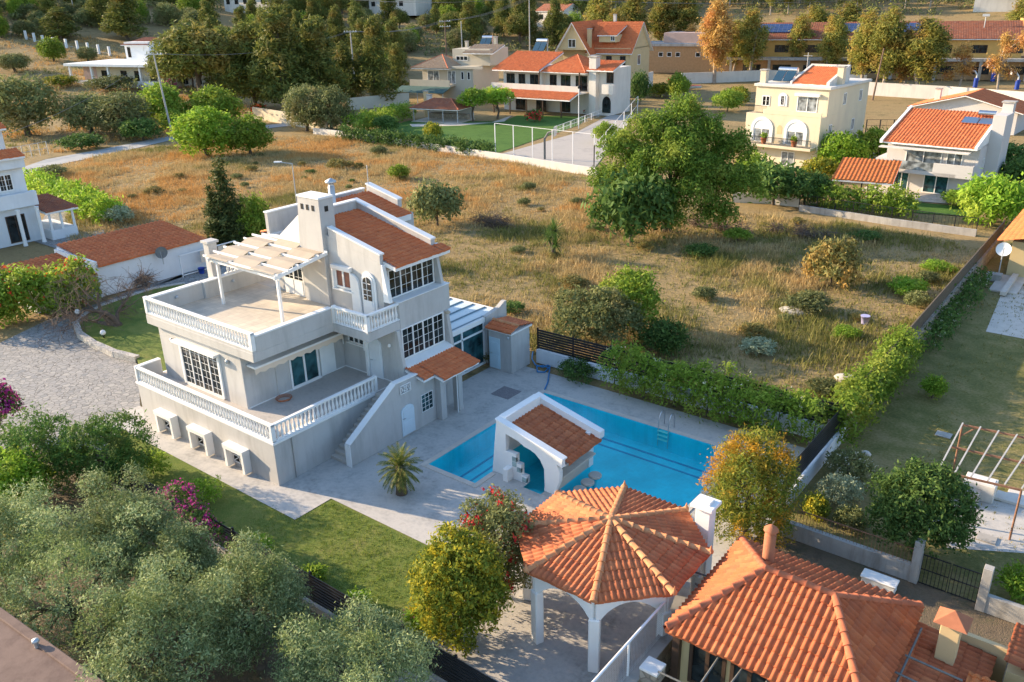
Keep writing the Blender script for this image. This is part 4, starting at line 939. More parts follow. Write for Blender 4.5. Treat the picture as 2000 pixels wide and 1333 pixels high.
MB().box(21.5, 27.5, -.8, 4.85, 2.9, 3.0).build('eave', M['wood_dark'], nh)
for x in (22.1, 23.5, 24.9): window(nh, (x, -.56, 1.0), (1, 0, 0), (0, -1, 0), 1.25, 1.75, 2, 1, 1, mat=M['wood_dark'], fr=.12)
MB().box(21.55, 21.8, -.75, -.5, 0, 2.95).build('post', M['wood_dark'], nh)
fp = at(1500, 1090, 4.0)
fl = MB().lathe((fp.x, fp.y, 3.4), [(.2, 0), (.2, 1.55), (.15, 1.56), (.15, 1.7)], 12); fl.lathe((fp.x, fp.y, 3.4), [(.25, 1.72), (.24, 1.78), (.1, 1.9), (.02, 1.93)], 12)
fl.build('flue', M['terracotta'], nh); MB().obox((fp.x-.3, fp.y-.3, 3.3), (.6, 0, 0), (0, .6, 0), (0, 0, .35)).build('flue_base', M['ridge_old'], nh)
# lower wing with chimney
tiles('roof', (32.4, 4.2, 2.3), (0, 1, 0), (-1, 0, .16), 2.2, 2.2, M['tile_red'], nh, tw=.235, course=.42, amp=.08, ns=8)
MB().box(30.35, 32.2, 4.3, 6.2, 0, 2.3).build('wall', M['yellow'], nh)
tiles('roof', (30.0, .6, 2.15), (0, 1, 0), (-1, 0, .1), 4.35, 2.6, M['tile_red'], nh, tw=.235, course=.42, amp=.07, ns=8)
MB().box(27.25, 29.9, .8, 4.8, 0, 2.1).build('wall', M['yellow'], nh)
cq = at(1848, 1275, 2.5)
cc = MB().box(cq.x-.28, cq.x+.28, cq.y-.25, cq.y+.25, 2.0, 3.75).build('chimney', M['peach'], nh, bevel=.02)
MB().add([(cq.x-.48, cq.y-.45, 3.78), (cq.x+.48, cq.y-.45, 3.78), (cq.x+.48, cq.y+.45, 3.78), (cq.x-.48, cq.y+.45, 3.78), (cq.x, cq.y, 4.15)], [(0, 1, 4), (1, 2, 4), (2, 3, 4), (3, 0, 4), (3, 2, 1, 0)]).build('chimney_cap', M['terracotta'], cc)
MB().box(cq.x-.24, cq.x+.24, cq.y-.2, cq.y+.2, 3.72, 3.8).build('vent', M['hole'], cc)
pw = thing('parapet_wall', 'low peach rendered parapet wall behind the cottage chimney', 'wall', (29, 4.6, 0))
MB().box(28.6, 30.3, 4.98, 5.16, 0, 2.55).build('wall', M['peach'], pw)
t3 = thing('tiled_lean_to', 'small roof of new orange tiles at the bottom right corner', 'lean-to', (29.6, .6, 0))
a0 = at(1880, 1330, 2.3); tiles('roof', (a0.x+.1, a0.y-1.4, 2.35), (1, 0, 0), (0, 1, .12), 2.6, 1.6, M['tile_new'], t3, tw=.235, amp=.06)
MB().box(a0.x+.25, a0.x+2.4, a0.y-1.3, a0.y-.2, 0, 2.32).build('wall', M['yellow'], t3)
# frame of weathered poles in front of the cottage
pf = thing('pole_frame', 'frame of weathered grey poles along the cottage eaves', 'frame', (24, -2, 0))
def pole(a, b, za, zb_): p, q = at(*a, za), at(*b, zb_); MB().tube([p, q], .035, 6).build('pole', M['pole_grey'], pf)
pole((1402, 1265), (1690, 1350), 2.75, 2.75); pole((1285, 1312), (1345, 1340), 2.0, 2.0); pole((1418, 1263), (1362, 1345), 2.75, 2.6); pole((1470, 1280), (1420, 1345), 2.75, 2.6); pole((1517, 1300), (1490, 1345), 2.75, 2.6); pole((1800, 1228), (1748, 1340), 2.9, 2.8); pole((1768, 1280), (1880, 1330), 2.9, 2.9); pole((1742, 1310), (1800, 1338), 2.9, 2.9); pole((1352, 1116), (1425, 1140), 2.75, 3.1); pole((1358, 1140), (1395, 1172), 2.75, 3.0)
# flat roof, bottom left
br = thing('flat_roof_hut', 'corner of a brown felted flat roof with a raised edge', 'hut', (6, -16, 0))
p1, p2 = at(-60, 1142, 4.0), at(215, 1340, 4.0); d = (p2-p1).normalized(); n_ = Vector((d.y, -d.x, 0))
MB().obox(p1-Vector((0, 0, 4)), (p2-p1)+d*3, n_*9, (0, 0, 3.9)).build('wall', M['concrete'], br)
MB().obox(p1-Vector((0, 0, .1)), (p2-p1)+d*3, n_*9, (0, 0, .06)).build('roof', M['brownroof'], br)
MB().obox(p1-Vector((0, 0, .04)), (p2-p1)+d*3, n_*.3, (0, 0, .07)).build('roof_edge', M['brownroof'], br, bevel=.03)
vp = at(72, 1262, 4); MB().lathe(vp, [(.07, -.05), (.07, .15), (.12, .17), (.1, .24), (.02, .27)], 10).build('vent_pipe', M['galv'], br)
# ================================================================ RIGHT-HAND NEIGHBOUR
bw = thing('boundary_wall', 'long rough stone and block boundary wall beside the vacant field, topped by dark reed screening', 'wall', (20.4, 40, 0))
MB().box(20.25, 20.55, 20.6, 64.5, -.05, 1.15).build('wall', M['stonewall'], bw)
MB().box(20.28, 20.36, 24, 64.5, 1.15, 2.15).build('reed_screen', M['thatch'], bw)
lw = thing('low_wall', 'low grey concrete wall with two gate piers beyond the cottage', 'wall', (24, 10.4, 0))
MB().box(20.6, 26.3, 10.3, 10.55, 0, .75).box(29.0, 34, 10.03, 10.25, 0, .75).build('wall', M['concrete'], lw)
for x, y in ((26.3, 10.3), (28.75, 10.05)): MB().box(x, x+.32, y-.05, y+.3, 0, 1.9).build('pier', M['concrete'], lw, bevel=.01)
mb = MB()
for i in range(40): mb.obox((20.8+.14*i, 10.42, .75), (.014, 0, 0), (0, .014, 0), (0, 0, .75))
mb.box(20.7, 26.3, 10.42, 10.445, 1.42, 1.46).build('railing', M['rust'], lw)
gt = thing('iron_gate', 'black wrought iron double gate between two concrete piers', 'gate', (27.7, 10.3, 0))
for x0 in (26.66, 27.72):
    mb = MB()
    for i in range(8): mb.box(x0+.14*i, x0+.14*i+.022, 10.3, 10.322, .08, 1.45)
    for z in (.1, .75, 1.4): mb.box(x0, x0+1.0, 10.295, 10.327, z, z+.04)
    mb.build('leaf', M['black_metal'], gt)
rp = thing('steel_pergola', 'rusty steel pergola frame with pale crossbars over a paved patio', 'pergola', (28, 18, 0))
zp_ = 2.45
c1, c2, c3, c4 = at(1833, 920, zp_), at(1995, 958, zp_), at(1880, 830, zp_), at(2060, 868, zp_)
for c in (c1, c2, c3, c4): MB().tube([(c.x, c.y, 0), (c.x, c.y, zp_)], .05, 6).build('post', M['rust'], rp)
for a, b in ((c1, c2), (c3, c4), (c1.lerp(c3, .5), c2.lerp(c4, .5))): MB().bar(a, b, .06, .09).build('beam', M['rust'], rp)
for i in range(6): s = i/5; MB().bar(c1.lerp(c2, s)+Vector((0, 0, .09)), c3.lerp(c4, s)+Vector((0, 0, .09)), .06, .06).build('crossbar', M['pole_conc'], rp)
for c, e in ((c1, c2), (c3, c4)): d = (e-c).normalized(); MB().bar(c-Vector((0, 0, .6)), c+d*.6, .05).build('brace', M['rust'], rp)
sk = thing('outdoor_sink', 'white masonry sink unit under the rusty pergola', 'sink', at(1905, 975))
q = at(1905, 975); MB().box(q.x-.6, q.x+.7, q.y-.2, q.y+.7, 0, .85).build('counter', M['offwhite'], sk, bevel=.02); MB().box(q.x-.7, q.x+.2, q.y-.75, q.y-.2, 0, .6).build('basin', M['concrete'], sk, bevel=.02); MB().box(q.x-.55, q.x+.6, q.y, q.y+.55, .85, .87).build('worktop', W, sk)
q = at(1950, 968); sl = thing('marble_slab', 'two pale marble slabs lying flat beside the outdoor sink', 'slab', q)
MB().box(q.x-.1, q.x+1.4, q.y-.5, q.y+.25, 0, .14).box(q.x+.3, q.x+1.6, q.y+.28, q.y+.9, 0, .1).build('slab', M['offwhite'], sl, bevel=.01)
for (bx, by, lab) in ((1842, 850, 'small grey manhole slab on the neighbour lawn'), (1925, 1055, 'grey paving slab lying at the patio edge near the round tree')):
    q = at(bx, by); s = thing('paving_slab', lab, 'slab', q); MB().box(q.x-.35, q.x+.4, q.y-.3, q.y+.3, 0, .05).build('slab', M['concrete'], s, bevel=.01)
q = at(1715, 1153); s = thing('garden_box', 'low white lidded box standing behind the cottage roof', 'box', q); MB().box(q.x-.62, q.x+.62, q.y-.3, q.y+.2, 0, .4).build('box', W, s, bevel=.02); MB().box(q.x-.67, q.x+.67, q.y-.35, q.y+.25, .4, .47).build('lid', W, s, bevel=.02)
q = at(1672, 895); s = thing('stone_pile', 'little heap of pale broken stones beside the boundary hedge', 'stones', q)
for k in range(5):
    c = (q.x+random.uniform(-.5, .5), q.y+random.uniform(-.4, .4), .08); MB().lathe(c, [(.05, -.1), (.2, -.05), (.22, .06), (.12, .16)], 7, 1.2, .8).build('stone', M['offwhite'], s)
# yellow house at the right edge
yh = thing('yellow_house', 'pale yellow house with new orange roof at the right edge', 'house', (23, 55, 0))
MB().box(22.4, 34, 54.6, 66, 0, 2.9).build('wall', M['yellow'], yh); MB().box(22.0, 23.9, 50, 54.6, 0, .12).box(22.9, 23.3, 49, 54.4, .12, .4).build('step', M['coping'], yh)
tiles('roof', (21.4, 66, 2.95), (0, -1, 0), (1, 0, .22), 12.2, 6.2, M['tile_new'], yh, tw=.3, course=.4, amp=.06, ns=4)
door(yh, (22.39, 55.4, .1), (0, 1, 0), (-1, 0, 0), 1.0, 2.1, mat=M['wood_dark'])
q = (22.1, 53.9, 2.3); dsh = MB()
sheet('side_path', [tuple(at(*p)[:2]) for p in ((1962, 560), (2010, 560), (2010, 665), (1925, 650))], M['coping'], -.004)
def dish(name_lab, P, r, az, parent=None, mat='white', mast=.8):
    P = Vector(P); s = thing('satellite_dish', name_lab, 'satellite dish', P-Vector((0, 0, mast)))
    d = Vector((math.cos(az), math.sin(az), .45)).normalized(); a = d.cross(Vector((0, 0, 1))).normalized(); b = a.cross(d); mb = MB(); vs = []; fs = []; N = 20
    for j, k in enumerate((0.02, .5, .8, 1.0)):
        for i in range(N): t = 2*math.pi*i/N; vs.append(P+(a*math.cos(t)+b*math.sin(t))*r*k+d*(.22*r*k*k))
    for j in range(3):
        for i in range(N): fs.append((j*N+i, j*N+(i+1) % N, (j+1)*N+(i+1) % N, (j+1)*N+i))
    mb.add(vs, fs, True).build('reflector', M[mat], s)
    MB().tube([P-b*r*.9+d*.15, P+d*r*1.1], .03, 5).build('feed_arm', M['galv'], s); MB().tube([P-Vector((0, 0, mast)), P-d*.03], .05, 6).build('mast', M['galv'], s)
    return s
dish('white satellite dish on the corner of the yellow house', (22.0, 53.6, 2.4), .55, R(-80), mast=2.3)
q = at(1940, 548); s = thing('crate', 'grey storage box beside the yellow house path', 'box', q); MB().box(q.x-.5, q.x+.5, q.y-.35, q.y+.35, 0, .5).box(q.x-.54, q.x+.54, q.y-.39, q.y+.39, .5, .58).build('crate', M['concrete'], s, bevel=.02)
# ================================================================ NEAR PLANTS
def bush(name, label, cat, P, lobes, leaf, ncl, per, cs, size, seed, stem=.07, top=1.0, parts=(), sname='stem', group=None, cname='foliage', **k):
    o = thing(name, label, cat, P, group=group, local=True); rng = np.random.default_rng(seed)
    trunk_mb((0, 0, 0), (0, 0, top), stem, lobes, rng, min(7, len(lobes))).build(sname, M['bark'], o)
    crown(cname, lobes, ncl, per, cs, size, LEAF[leaf], o, rng, **k)
    for pn, lf, n2, sz, up in parts:
        V, F = cloud(lobes, n2, 9, .11, sz, rng, shell=.98, up=up, aspect=.6); link(pn, np_mesh(pn, V, F), LEAF[lf], o)
    return o
def big_olive(px, py, zc, hw, seed, label, rz=1.9):
    P = at(px, py, zc); r = wide(P, hw); rng = np.random.default_rng(seed)
    lb = dome((0, 0, zc), r, rz, 34, .25, rng, low=-.5)
    lb += [(rng.normal()*r*.45, rng.normal()*r*.45, zc+rz*(.75+.4*rng.random()), r*.2, r*.2, rz*.3) for _ in range(9)]
    return bush('olive_tree', label, 'tree', (P.x, P.y, 0), lb, 'olive', 2000, 18, .13, .060, seed, .2, zc*.8, sname='trunk', cname='crown', group='olive trees along the front fence', aspect=.3, low=-.6, shell=.7)
big_olive(125, 1150, 2.5, 205, 1, 'big grey-green olive tree above the brown flat roof, at the left edge')
big_olive(262, 1060, 2.2, 115, 2, 'grey-green olive tree right beside the magenta bougainvillea on the fence')
big_olive(320, 1255, 2.6, 175, 3, 'olive tree in the bottom row between the brown flat roof and the next olive')
big_olive(490, 1200, 2.3, 130, 4, 'olive tree with light crown overlapping the middle of the black fence')
big_olive(690, 1320, 2.0, 165, 5, 'olive tree cut by the bottom edge, nearest the gazebo')
big_olive(385, 1150, 1.7, 75, 7, 'smaller olive tree wedged behind the two middle olives, close to the fence')
big_olive(-10, 1075, 2.3, 125, 6, 'olive tree at the left edge below the leafy shrub')
P = at(215, 950)
rng = np.random.default_rng(21)
def conif(bx, by, hw, h, seed, label):
    P = at(bx, by); r = wide(P, hw); rg = np.random.default_rng(seed); lb = dome((0, 0, h*.5), r, h*.52, 20, .36, rg, low=-.8)
    return bush('conifer_shrub', label, 'shrub', P, lb, 'conifer', 1100, 10, .13, .10, seed, .1, h*.6, group='conifer shrubs by the driveway', low=-.9, aspect=.28, droop=-.3)
conif(222, 955, 84, 3.8, 31, 'rounded dark conifer shrub with rusty tips beside the villa path')
conif(80, 955, 100, 3.7, 32, 'wide dark conifer shrub at the edge of the paved driveway')
P = at(30, 1010); bush('leafy_shrub', 'bright leafy shrub at the left edge in front of the conifers', 'shrub', P, dome((0, 0, 1.5), 1.9, 1.5, 16, .36, rng), 'bright', 520, 10, .17, .11, 33, .06, 1.2)
P = at(12, 850); bush('bougainvillea', 'magenta bougainvillea at the left edge behind the conifers', 'shrub', P, dome((0, 0, 1.6), 1.1, 1.5, 10, .4, rng), 'dark', 160, 9, .14, .1, 34, .05, 1.2, parts=(('blossom', 'boug_pur', 150, .09, .3),))
P = at(370, 1030, 1.0); bush('bougainvillea', 'magenta bougainvillea spilling over the black slatted fence', 'shrub', (P.x, P.y, 0), [(-1.2, .3, 1.7, .8, .7, .7), (-.4, .1, 1.8, .9, .8, .8), (.5, -.1, 1.5, .9, .7, .8), (1.3, -.2, 1.4, .8, .7, .7), (2.1, -.1, 1.3, .7, .5, .5), (-.9, .3, 2.2, .6, .5, .5)], 'dark', 170, 9, .12, .09, 35, .05, 1.2, parts=(('blossom', 'boug_pur', 120, .065, .2),))
for i, (bx, by, hw, h, lf, lab) in enumerate(((300, 925, 32, .9, 'broad', 'low green shrub where the fence meets the conifer'), (395, 985, 40, 1.0, 'bright', 'light green shrub inside the fence just above the bougainvillea'), (505, 1085, 26, .7, 'bright', 'small light green shrub inside the fence, next along from the bougainvillea'), (610, 1140, 24, .6, 'broad', 'small shrub inside the fence at the middle of the lawn'), (700, 1190, 20, .5, 'bright', 'smallest light green shrub along the lawn side of the fence'))):
    P = at(bx, by); r = wide(P, hw); rg = np.random.default_rng(40+i)
    bush('fence_shrub', lab, 'shrub', P, dome((0, 0, h*.5), r, h*.6, 9, .42, rg, low=-.5), lf, 150, 9, .09, .075, 40+i, .03, h*.5, group='shrubs planted along the lawn fence')
# sago palm by the stairs
P = at(785, 968); pl = thing('sago_palm', 'sago palm with a round head of stiff fronds on the patio by the stairs', 'palm', P, local=True)
MB().lathe((0, 0, 0), [(.30, -.05), (.26, .3), (.28, .8), (.24, 1.3), (.15, 1.55)], 12).build('trunk', M['bark'], pl)
def frond(th, el, L, droop, w0, nleaf=16):
    vs = []; fs = []; p = Vector((0, 0, 0)); d = Vector((math.cos(th)*math.cos(el), math.sin(th)*math.cos(el), math.sin(el))); side = Vector((-math.sin(th), math.cos(th), 0)); st = L/nleaf
    for i in range(nleaf):
        q = p+d*st; s = i/nleaf; w = w0*math.sin(math.pi*(.12+.82*s)); upv = side.cross(d)
        for sg in (-1, 1):
            e = p+side*sg*w*.75+d*w*.75+upv*w*.35; b = len(vs); vs += [p+upv*.01, p+d*.055, e]; fs.append((b, b+1, b+2))
        b = len(vs); vs += [p-side*.012, p+side*.012, q]; fs.append((b, b+1, b+2))
        p = q; d = (d+Vector((0, 0, -droop*st*(1+s)))).normalized()
    return vs, fs
mb = MB()
for i in range(64):
    s = i/64; vs, fs = frond(i*2.4, R(80-118*s), 1.15+.15*random.random(), .75, .26); mb.add([v+Vector((0, 0, 1.5-.25*s)) for v in vs], fs)
mb.build('crown', LEAF['palm'], pl)
P = at(1080, 502); pl = thing('yucca', 'spiky dark green yucca standing alone in the vacant field', 'yucca', P, local=True); hY = tall(P, 430)
MB().tube([(0, 0, -.1), (.1, 0, hY*.45), (.05, .1, hY*.75)], [.25, .18, .1], 7).tube([(0, 0, .4), (-.6, .2, hY*.5)], [.16, .09], 6).build('trunk', M['bark'], pl)
mb = MB()
for c, n in (((.05, .1, hY*.7), 110), ((-.6, .2, hY*.5), 80), ((.5, -.3, hY*.38), 70)):
    for i in range(n):
        th = i*2.4; el = R(85-130*i/n); d = Vector((math.cos(th)*math.cos(el), math.sin(th)*math.cos(el), math.sin(el))); sd_ = Vector((-math.sin(th), math.cos(th), 0))*.06; c_ = Vector(c)
        mb.add([c_-sd_, c_+sd_, c_+d*1.25*(.8+.4*random.random())], [(0, 1, 2)])
mb.build('crown', LEAF['dark'], pl)
# shrubs round the gazebo
P = at(900, 1262); hB = tall(P, 1035); lb = dome((0, 0, hB*.5), 1.85, hB*.52, 34, .26, rng, low=-.85)
bush('variegated_shrub', 'tall yellow-green shrub at the corner of the lawn beside the gazebo', 'shrub', P, lb, 'yellow', 2000, 12, .11, .08, 51, .1, 2.6, low=-.9)
P = at(975, 1165); hB = tall(P, 965); lb = dome((0, 0, hB*.5), 1.75, hB*.52, 32, .27, rng, low=-.85)
bush('bougainvillea', 'green bougainvillea with scattered red flowers against the gazebo roof', 'shrub', P, lb, 'scrub', 1500, 11, .11, .07, 52, .1, 2.2, parts=(('blossom', 'boug_red', 75, .075, .35),), low=-.9)
P = at(1455, 1050); lb = dome((0, 0, 2.5), 2.05, 2.6, 30, .31, rng, low=-.85)+[(1.1*math.cos(t), 1.1*math.sin(t), .95, .8, .8, .75) for t in range(6)]
bush('orange_tinted_tree', 'bushy tree tinted orange and yellow at the far end of the pool', 'tree', P, lb, 'orange', 2300, 11, .14, .085, 53, .13, 2.5, sname='trunk', cname='crown', low=-.8, aspect=.28)
P = at(1785, 1085); lb = dome((0, 0, 2.0), 2.15, 2.0, 28, .30, rng, low=-.7)
bush('round_tree', 'dense dark green round tree behind the low wall beside the iron gate', 'tree', P, lb, 'dark', 1600, 11, .12, .085, 54, .14, 2.2, sname='trunk', cname='crown', low=-.9, up=.3)
for i, (bx, by, h, hw, lf, lab) in enumerate(((1640, 985, 1.3, 40, 'silver', 'silvery lavender-like shrub beside the low white wall'), (1655, 940, 1.3, 48, 'scrub', 'grey shrub with white flowers just behind the silvery one'), (1590, 1015, .9, 22, 'yellow', 'small yellow-green shrub by the rusty railing'), (1660, 1035, .8, 28, 'scrub', 'low olive-coloured shrub between railing and round tree'), (1820, 780, 1.2, 22, 'bright', 'small round bright shrub alone on the neighbour lawn'), (1988, 1180, 1.3, 40, 'bright', 'leafy green shrub behind the right-hand gate pier'), (1130, 742, 1.0, 40, 'dark', 'low dark shrub at the end of the pool hedge by the hose'), (830, 1232, .7, 34, 'bright', 'small shrub with pink flowers at the foot of the yellow-green one'))):
    P = at(bx, by); r = wide(P, hw); rg = np.random.default_rng(60+i)
    bush('garden_shrub', lab, 'shrub', P, dome((0, 0, h*.5), r, h*.58, 12, .4, rg, low=-.6), lf, 260, 10, .09, .075, 60+i, .04, h*.5, parts=(('blossom', 'white_fl', 30, .05, .3),) if i == 1 else (('blossom', 'boug_pur', 14, .05, .3),) if i == 7 else ())
# hedges
def hedge(label, p, q, w, h, leaf, seed, dens=55, cs=.16, size=.095, name='hedge', blossom=None, bump_=.25, z0=0):
    p, q = Vector(p), Vector(q); d = q-p; L = d.length; rng = np.random.default_rng(seed)
    o = thing(name, label, 'hedge', (p.x, p.y, p.z), local=True); d.normalize(); a = Vector((-d.y, d.x, 0)); lb = []
    n = max(3, int(L/.75))
    for i in range(n):
        c = d*(L*(i+.5)/n)
        for s in (-.45, .45):
            e = c+a*(w*.5*s+rng.normal()*.1*w); hh = h*(1+bump_*rng.normal()*.5); lb.append((e.x, e.y, hh*.55, .62+.1*rng.random(), w*.36, hh*.52))
    for i in range(int(L/2)+1): c = d*min(.4+2*i, L-.3); MB().tube([(c.x, c.y, -.1), (c.x+.05, c.y, h*.7)], [.05, .02], 5).build('stem', M['bark'], o)
    crown('foliage', lb, int(L*dens), 10, cs, size, LEAF[leaf], o, rng, low=-.75, shell=.8)
    if blossom: V, F = cloud(lb, int(L*blossom[1]), 7, .10, blossom[2], rng, shell=1.0, up=.4, aspect=.6); link('blossom', np_mesh('blossom', V, F), LEAF[blossom[0]], o)
    return o
hedge('tall flowering green hedge along the far side of the pool', (7.2, 18.7, 0), (19.8, 18.6, 0), 1.9, 2.5, 'broad', 71, 120, .15, .10, blossom=('white_fl', 4, .05))
hedge('overgrown yellow-green hedge along the boundary wall of the vacant field', (20.3, 19.0, 0), (20.5, 32.5, 0), 1.4, 2.2, 'broad', 72, 80, .2, .12)
hedge('row of low shrubs on the neighbour side of the long boundary wall', (21.1, 34.5, 0), (21.1, 52, 0), .8, 1.0, 'dark', 73, 16, .2, .13, blossom=('white_fl', 1.5, .07))
P = at(1165, 680); bush('oleander', 'grey-green oleander spreading behind the slatted fence by the shed', 'shrub', P, dome((0, 0, 2.0), 3.0, 2.0, 20, .34, rng, low=-.6), 'scrub', 900, 10, .18, .13, 55, .08, 1.6, low=-.8)
P = at(1225, 650); bush('leafy_shrub', 'green leafy shrub standing behind the oleander in the field', 'shrub', P, dome((0, 0, 2.2), 2.0, 2.2, 16, .36, rng, low=-.6), 'broad', 560, 10, .2, .14, 56, .08, 1.8, low=-.8)
P = at(1290, 690); bush('dark_shrub', 'low dark shrub behind the pool fence, right of the oleander', 'shrub', P, dome((0, 0, .9), 1.8, 1.0, 12, .38, rng, low=-.6), 'dark', 340, 10, .18, .12, 57, .06, .8, low=-.8)
# big field tree: several rounded crowns on one trunk
P = at(1300, 452); S = 84/1650*1.03
bt = thing('great_tree', 'huge spreading green tree at the far edge of the vacant field', 'tree', P, local=True); rg = np.random.default_rng(77); lb = []
rt = Vector(AX[0]); rt.z = 0; rt.normalize(); dp = Vector((-rt.y, rt.x, 0))
for x, z, r, dep in ((-5.6, 5.0, 2.3, 0), (-4.4, 7.8, 2.4, 1.5), (-1.4, 9.6, 2.3, 1.5), (1.6, 10.9, 2.2, 2), (.2, 7.2, 2.4, -2), (3.6, 9.2, 2.4, 1), (6.3, 7.6, 2.2, .5), (5.2, 4.8, 2.5, -1.5), (7.4, 4.4, 2.0, 0), (-2.8, 4.6, 2.5, -2.4), (1.4, 4.2, 2.6, -3), (-5.2, 2.6, 2.0, -1.2), (4.2, 2.2, 2.1, -2.6), (-.8, 2.2, 2.1, -3), (-.4, 6.4, 3.4, 2), (3, 6, 3.4, 2), (.8, 8.4, 2.6, 0), (-2.6, 6.6, 2.4, -.5), (3.0, 5.8, 2.6, -1.8)):
    c = rt*x+dp*dep; lb += [(c.x+l[0], c.y+l[1], z+l[2], l[3], l[4], l[5]) for l in dome((0, 0, 0), r*.92, r*.8, 9, .36, rg)]
trunk_mb((0, 0, 0), (.3, 0, 5), .4, lb, rg, 14, .3).build('trunk', M['bark'], bt)
crown('crown', lb, 5800, 10, .25, .16, LEAF['great'], bt, rg, low=-.8)
plant_px('round_shrub#0', 1232, 474, 336, 76, 'dense dark shrub at the foot of the huge field tree', 'shrub')
plant_px('round_shrub#2', 1622, 560, 470, 50, 'round olive and rust coloured bush alone in the right half of the field', 'shrub')
plant_px('round_shrub#5', 855, 442, 358, 48, 'round grey-green bush behind the villa roof in the field', 'shrub')
FS = [(780, 350, 322, 18, 1, 'small green bush near the garden wall, straight above the lone grey-green bush'), (1575, 610, 575, 40, 5, 'low pale grey-green bush left of the rust coloured bush'), (1370, 500, 478, 30, 0, 'low dark bush in front of the brushwood heap'), (960, 700, 672, 30, 2, 'low olive bush behind the shed roof'), (1440, 470, 448, 24, 1, 'small green bush beside the brushwood heap'), (1770, 575, 545, 34, 6, 'low bright weed clump near the reed screen'), (1830, 530, 512, 28, 6, 'bright weed clump farther up along the reed screen'), (1000, 610, 590, 24, 0, 'dark low bush between villa and lone yucca'), (740, 300, 286, 16, 5, 'little grey bush below the garden hedge'), (1120, 560, 540, 26, 2, 'straw and green bush below the lone yucca'), (300, 380, 366, 18, 2, 'low bush in the dry grass near the lane'), (660, 330, 312, 20, 2, 'low straw coloured bush left of the garden wall end'), (1690, 470, 452, 26, 0, 'dark low bush below the garden railings'), (1480, 690, 664, 30, 4, 'grey-green low bush behind the pool hedge'), (1650, 660, 640, 26, 6, 'bright low bush by the reed screen, nearest the pool')]
_w = np.random.default_rng(88); _k = 0
while _k < 45:
    x, y = _w.uniform(-80, 19), _w.uniform(22, 74)
    if y > 20+.55*(19-x) and y > 62 or (x < -2 and y < 24) or y < 21-.0*x or (x < -45 and y < 30): continue
    s_ = _w.uniform(.7, 1.9); plant('round_shrub#%d' % _w.choice([0, 2, 2, 5, 5, 2]), (x, y, 0), s_*_w.uniform(.35, .6), s_, 'low weedy clump among the dry grass of the vacant field', 'shrub', 'weed clumps of the vacant field'); _k += 1
for bx, by, tp, hw, v, lab in FS: plant_px('round_shrub#%d' % v, bx, by, tp, hw, lab, 'shrub', 'bushes scattered over the vacant field')
P = at(1688, 634); bk = thing('bucket', 'pale lilac bucket lying lost in the grass of the field', 'bucket', P, local=True); MB().lathe((0, 0, 0), [(.22, 0), (.30, .55), (.33, .55), (.33, .6)], 12).build('bucket', mk('lilac_plastic', (.42, .40, .62), .4, .04, 2, 0), bk)
for bx, by, sx_, lab in ((1552, 612, 1.3, 'pale flat rock lying in the field left of the rust coloured bush'), (1655, 745, .9, 'pale rock showing just behind the pool hedge')):
    P = at(bx, by); rk = thing('rock', lab, 'rock', P, local=True); MB().lathe((0, 0, 0), [(.5*sx_, -.1), (.62*sx_, .08), (.5*sx_, .28), (.25*sx_, .38)], 8, 1.5, .8).build('rock', M['concrete'], rk)
# dead wood
def twigs(name, label, cat, P, lobes, n, size, seed):
    o = thing(name, label, cat, P, local=True); rg = np.random.default_rng(seed); mb = MB()
    for i in range(n):
        l = lobes[i % len(lobes)]; c = Vector((l[0]+rg.normal()*l[3]*.5, l[1]+rg.normal()*l[3]*.5, max(.03, l[2]+rg.normal()*l[3]*.3))); d = Vector(rg.normal(size=3)); d.z *= .5; d.normalize(); e = c+d*size*(.5+rg.random()); k = c.lerp(e, .5)+Vector(rg.normal(size=3))*size*.08
        mb.tube([c, k, e], [.018*size/.6, .012*size/.6, .004], 3, cap=False)
    mb.build('twigs', M['brush'], o); return o
for bx, by, r, lab in ((1400, 448, 2.6, 'long heap of cut brushwood left of the garden wall in the field'), (1560, 462, 2.6, 'heap of cut brushwood below the garden railings'), (960, 440, 1.6, 'grey patch of dead brush near the middle of the field')):
    P = at(bx, by); twigs('brushwood_heap', lab, 'brushwood', P, [(-r*.9, 0, .4, .8), (0, .3, .5, .9), (r*.9, 0, .4, .8), (r*.3, -.5, .3, .7)], 320, 1.1, int(bx))
P = at(275, 562); twigs('brushwood_heap', 'round heap of dry twigs by the white outbuilding wall', 'brushwood', P, [(0, 0, .5, .7), (.4, .3, .7, .6), (-.5, .2, .5, .6)], 260, .8, 5)
bt2 = thing('bare_tree', 'leafless gnarled tree leaning over the circle lawn', 'tree', at(232, 642), local=True)
rg = np.random.default_rng(9); mb = MB(); tw = MB()
def branch(p, d, L, r, lv):
    pts = [p]; rs = [r]; q = p
    for i in range(4):
        d = (d+Vector(rg.normal(size=3))*.28+Vector((0, 0, .03*(3-lv)))).normalized(); q = q+d*L/4; pts.append(q); rs.append(r*(1-.17*(i+1)))
    (mb if lv < 2 else tw).tube(pts, [max(q_, .011) for q_ in rs], 6 if lv < 2 else 3, cap=False)
    if lv < 5:
        for k in range((3, 4, 4, 4, 3)[lv]):
            j = rg.integers(2, 5); nd_ = (d+Vector(rg.normal(size=3))*.8-rt*.25*(lv < 2)).normalized(); branch(pts[j], nd_, L*(.62+.2*rg.random()), rs[j]*.62, lv+1)
L0 = Vector((0, 0, .2))
branch(L0, (-rt*1.0+Vector((0, 0, .5))).normalized(), 3.5, .28, 1); branch(L0, (-rt*.9-dp*.4+Vector((0, 0, .9))).normalized(), 3.0, .22, 1); branch(L0, (rt*.15+Vector((0, 0, 1))).normalized(), 2.6, .27, 1); branch(L0, (-rt*.6+dp*.4+Vector((0, 0, .6))).normalized(), 2.6, .22, 1)
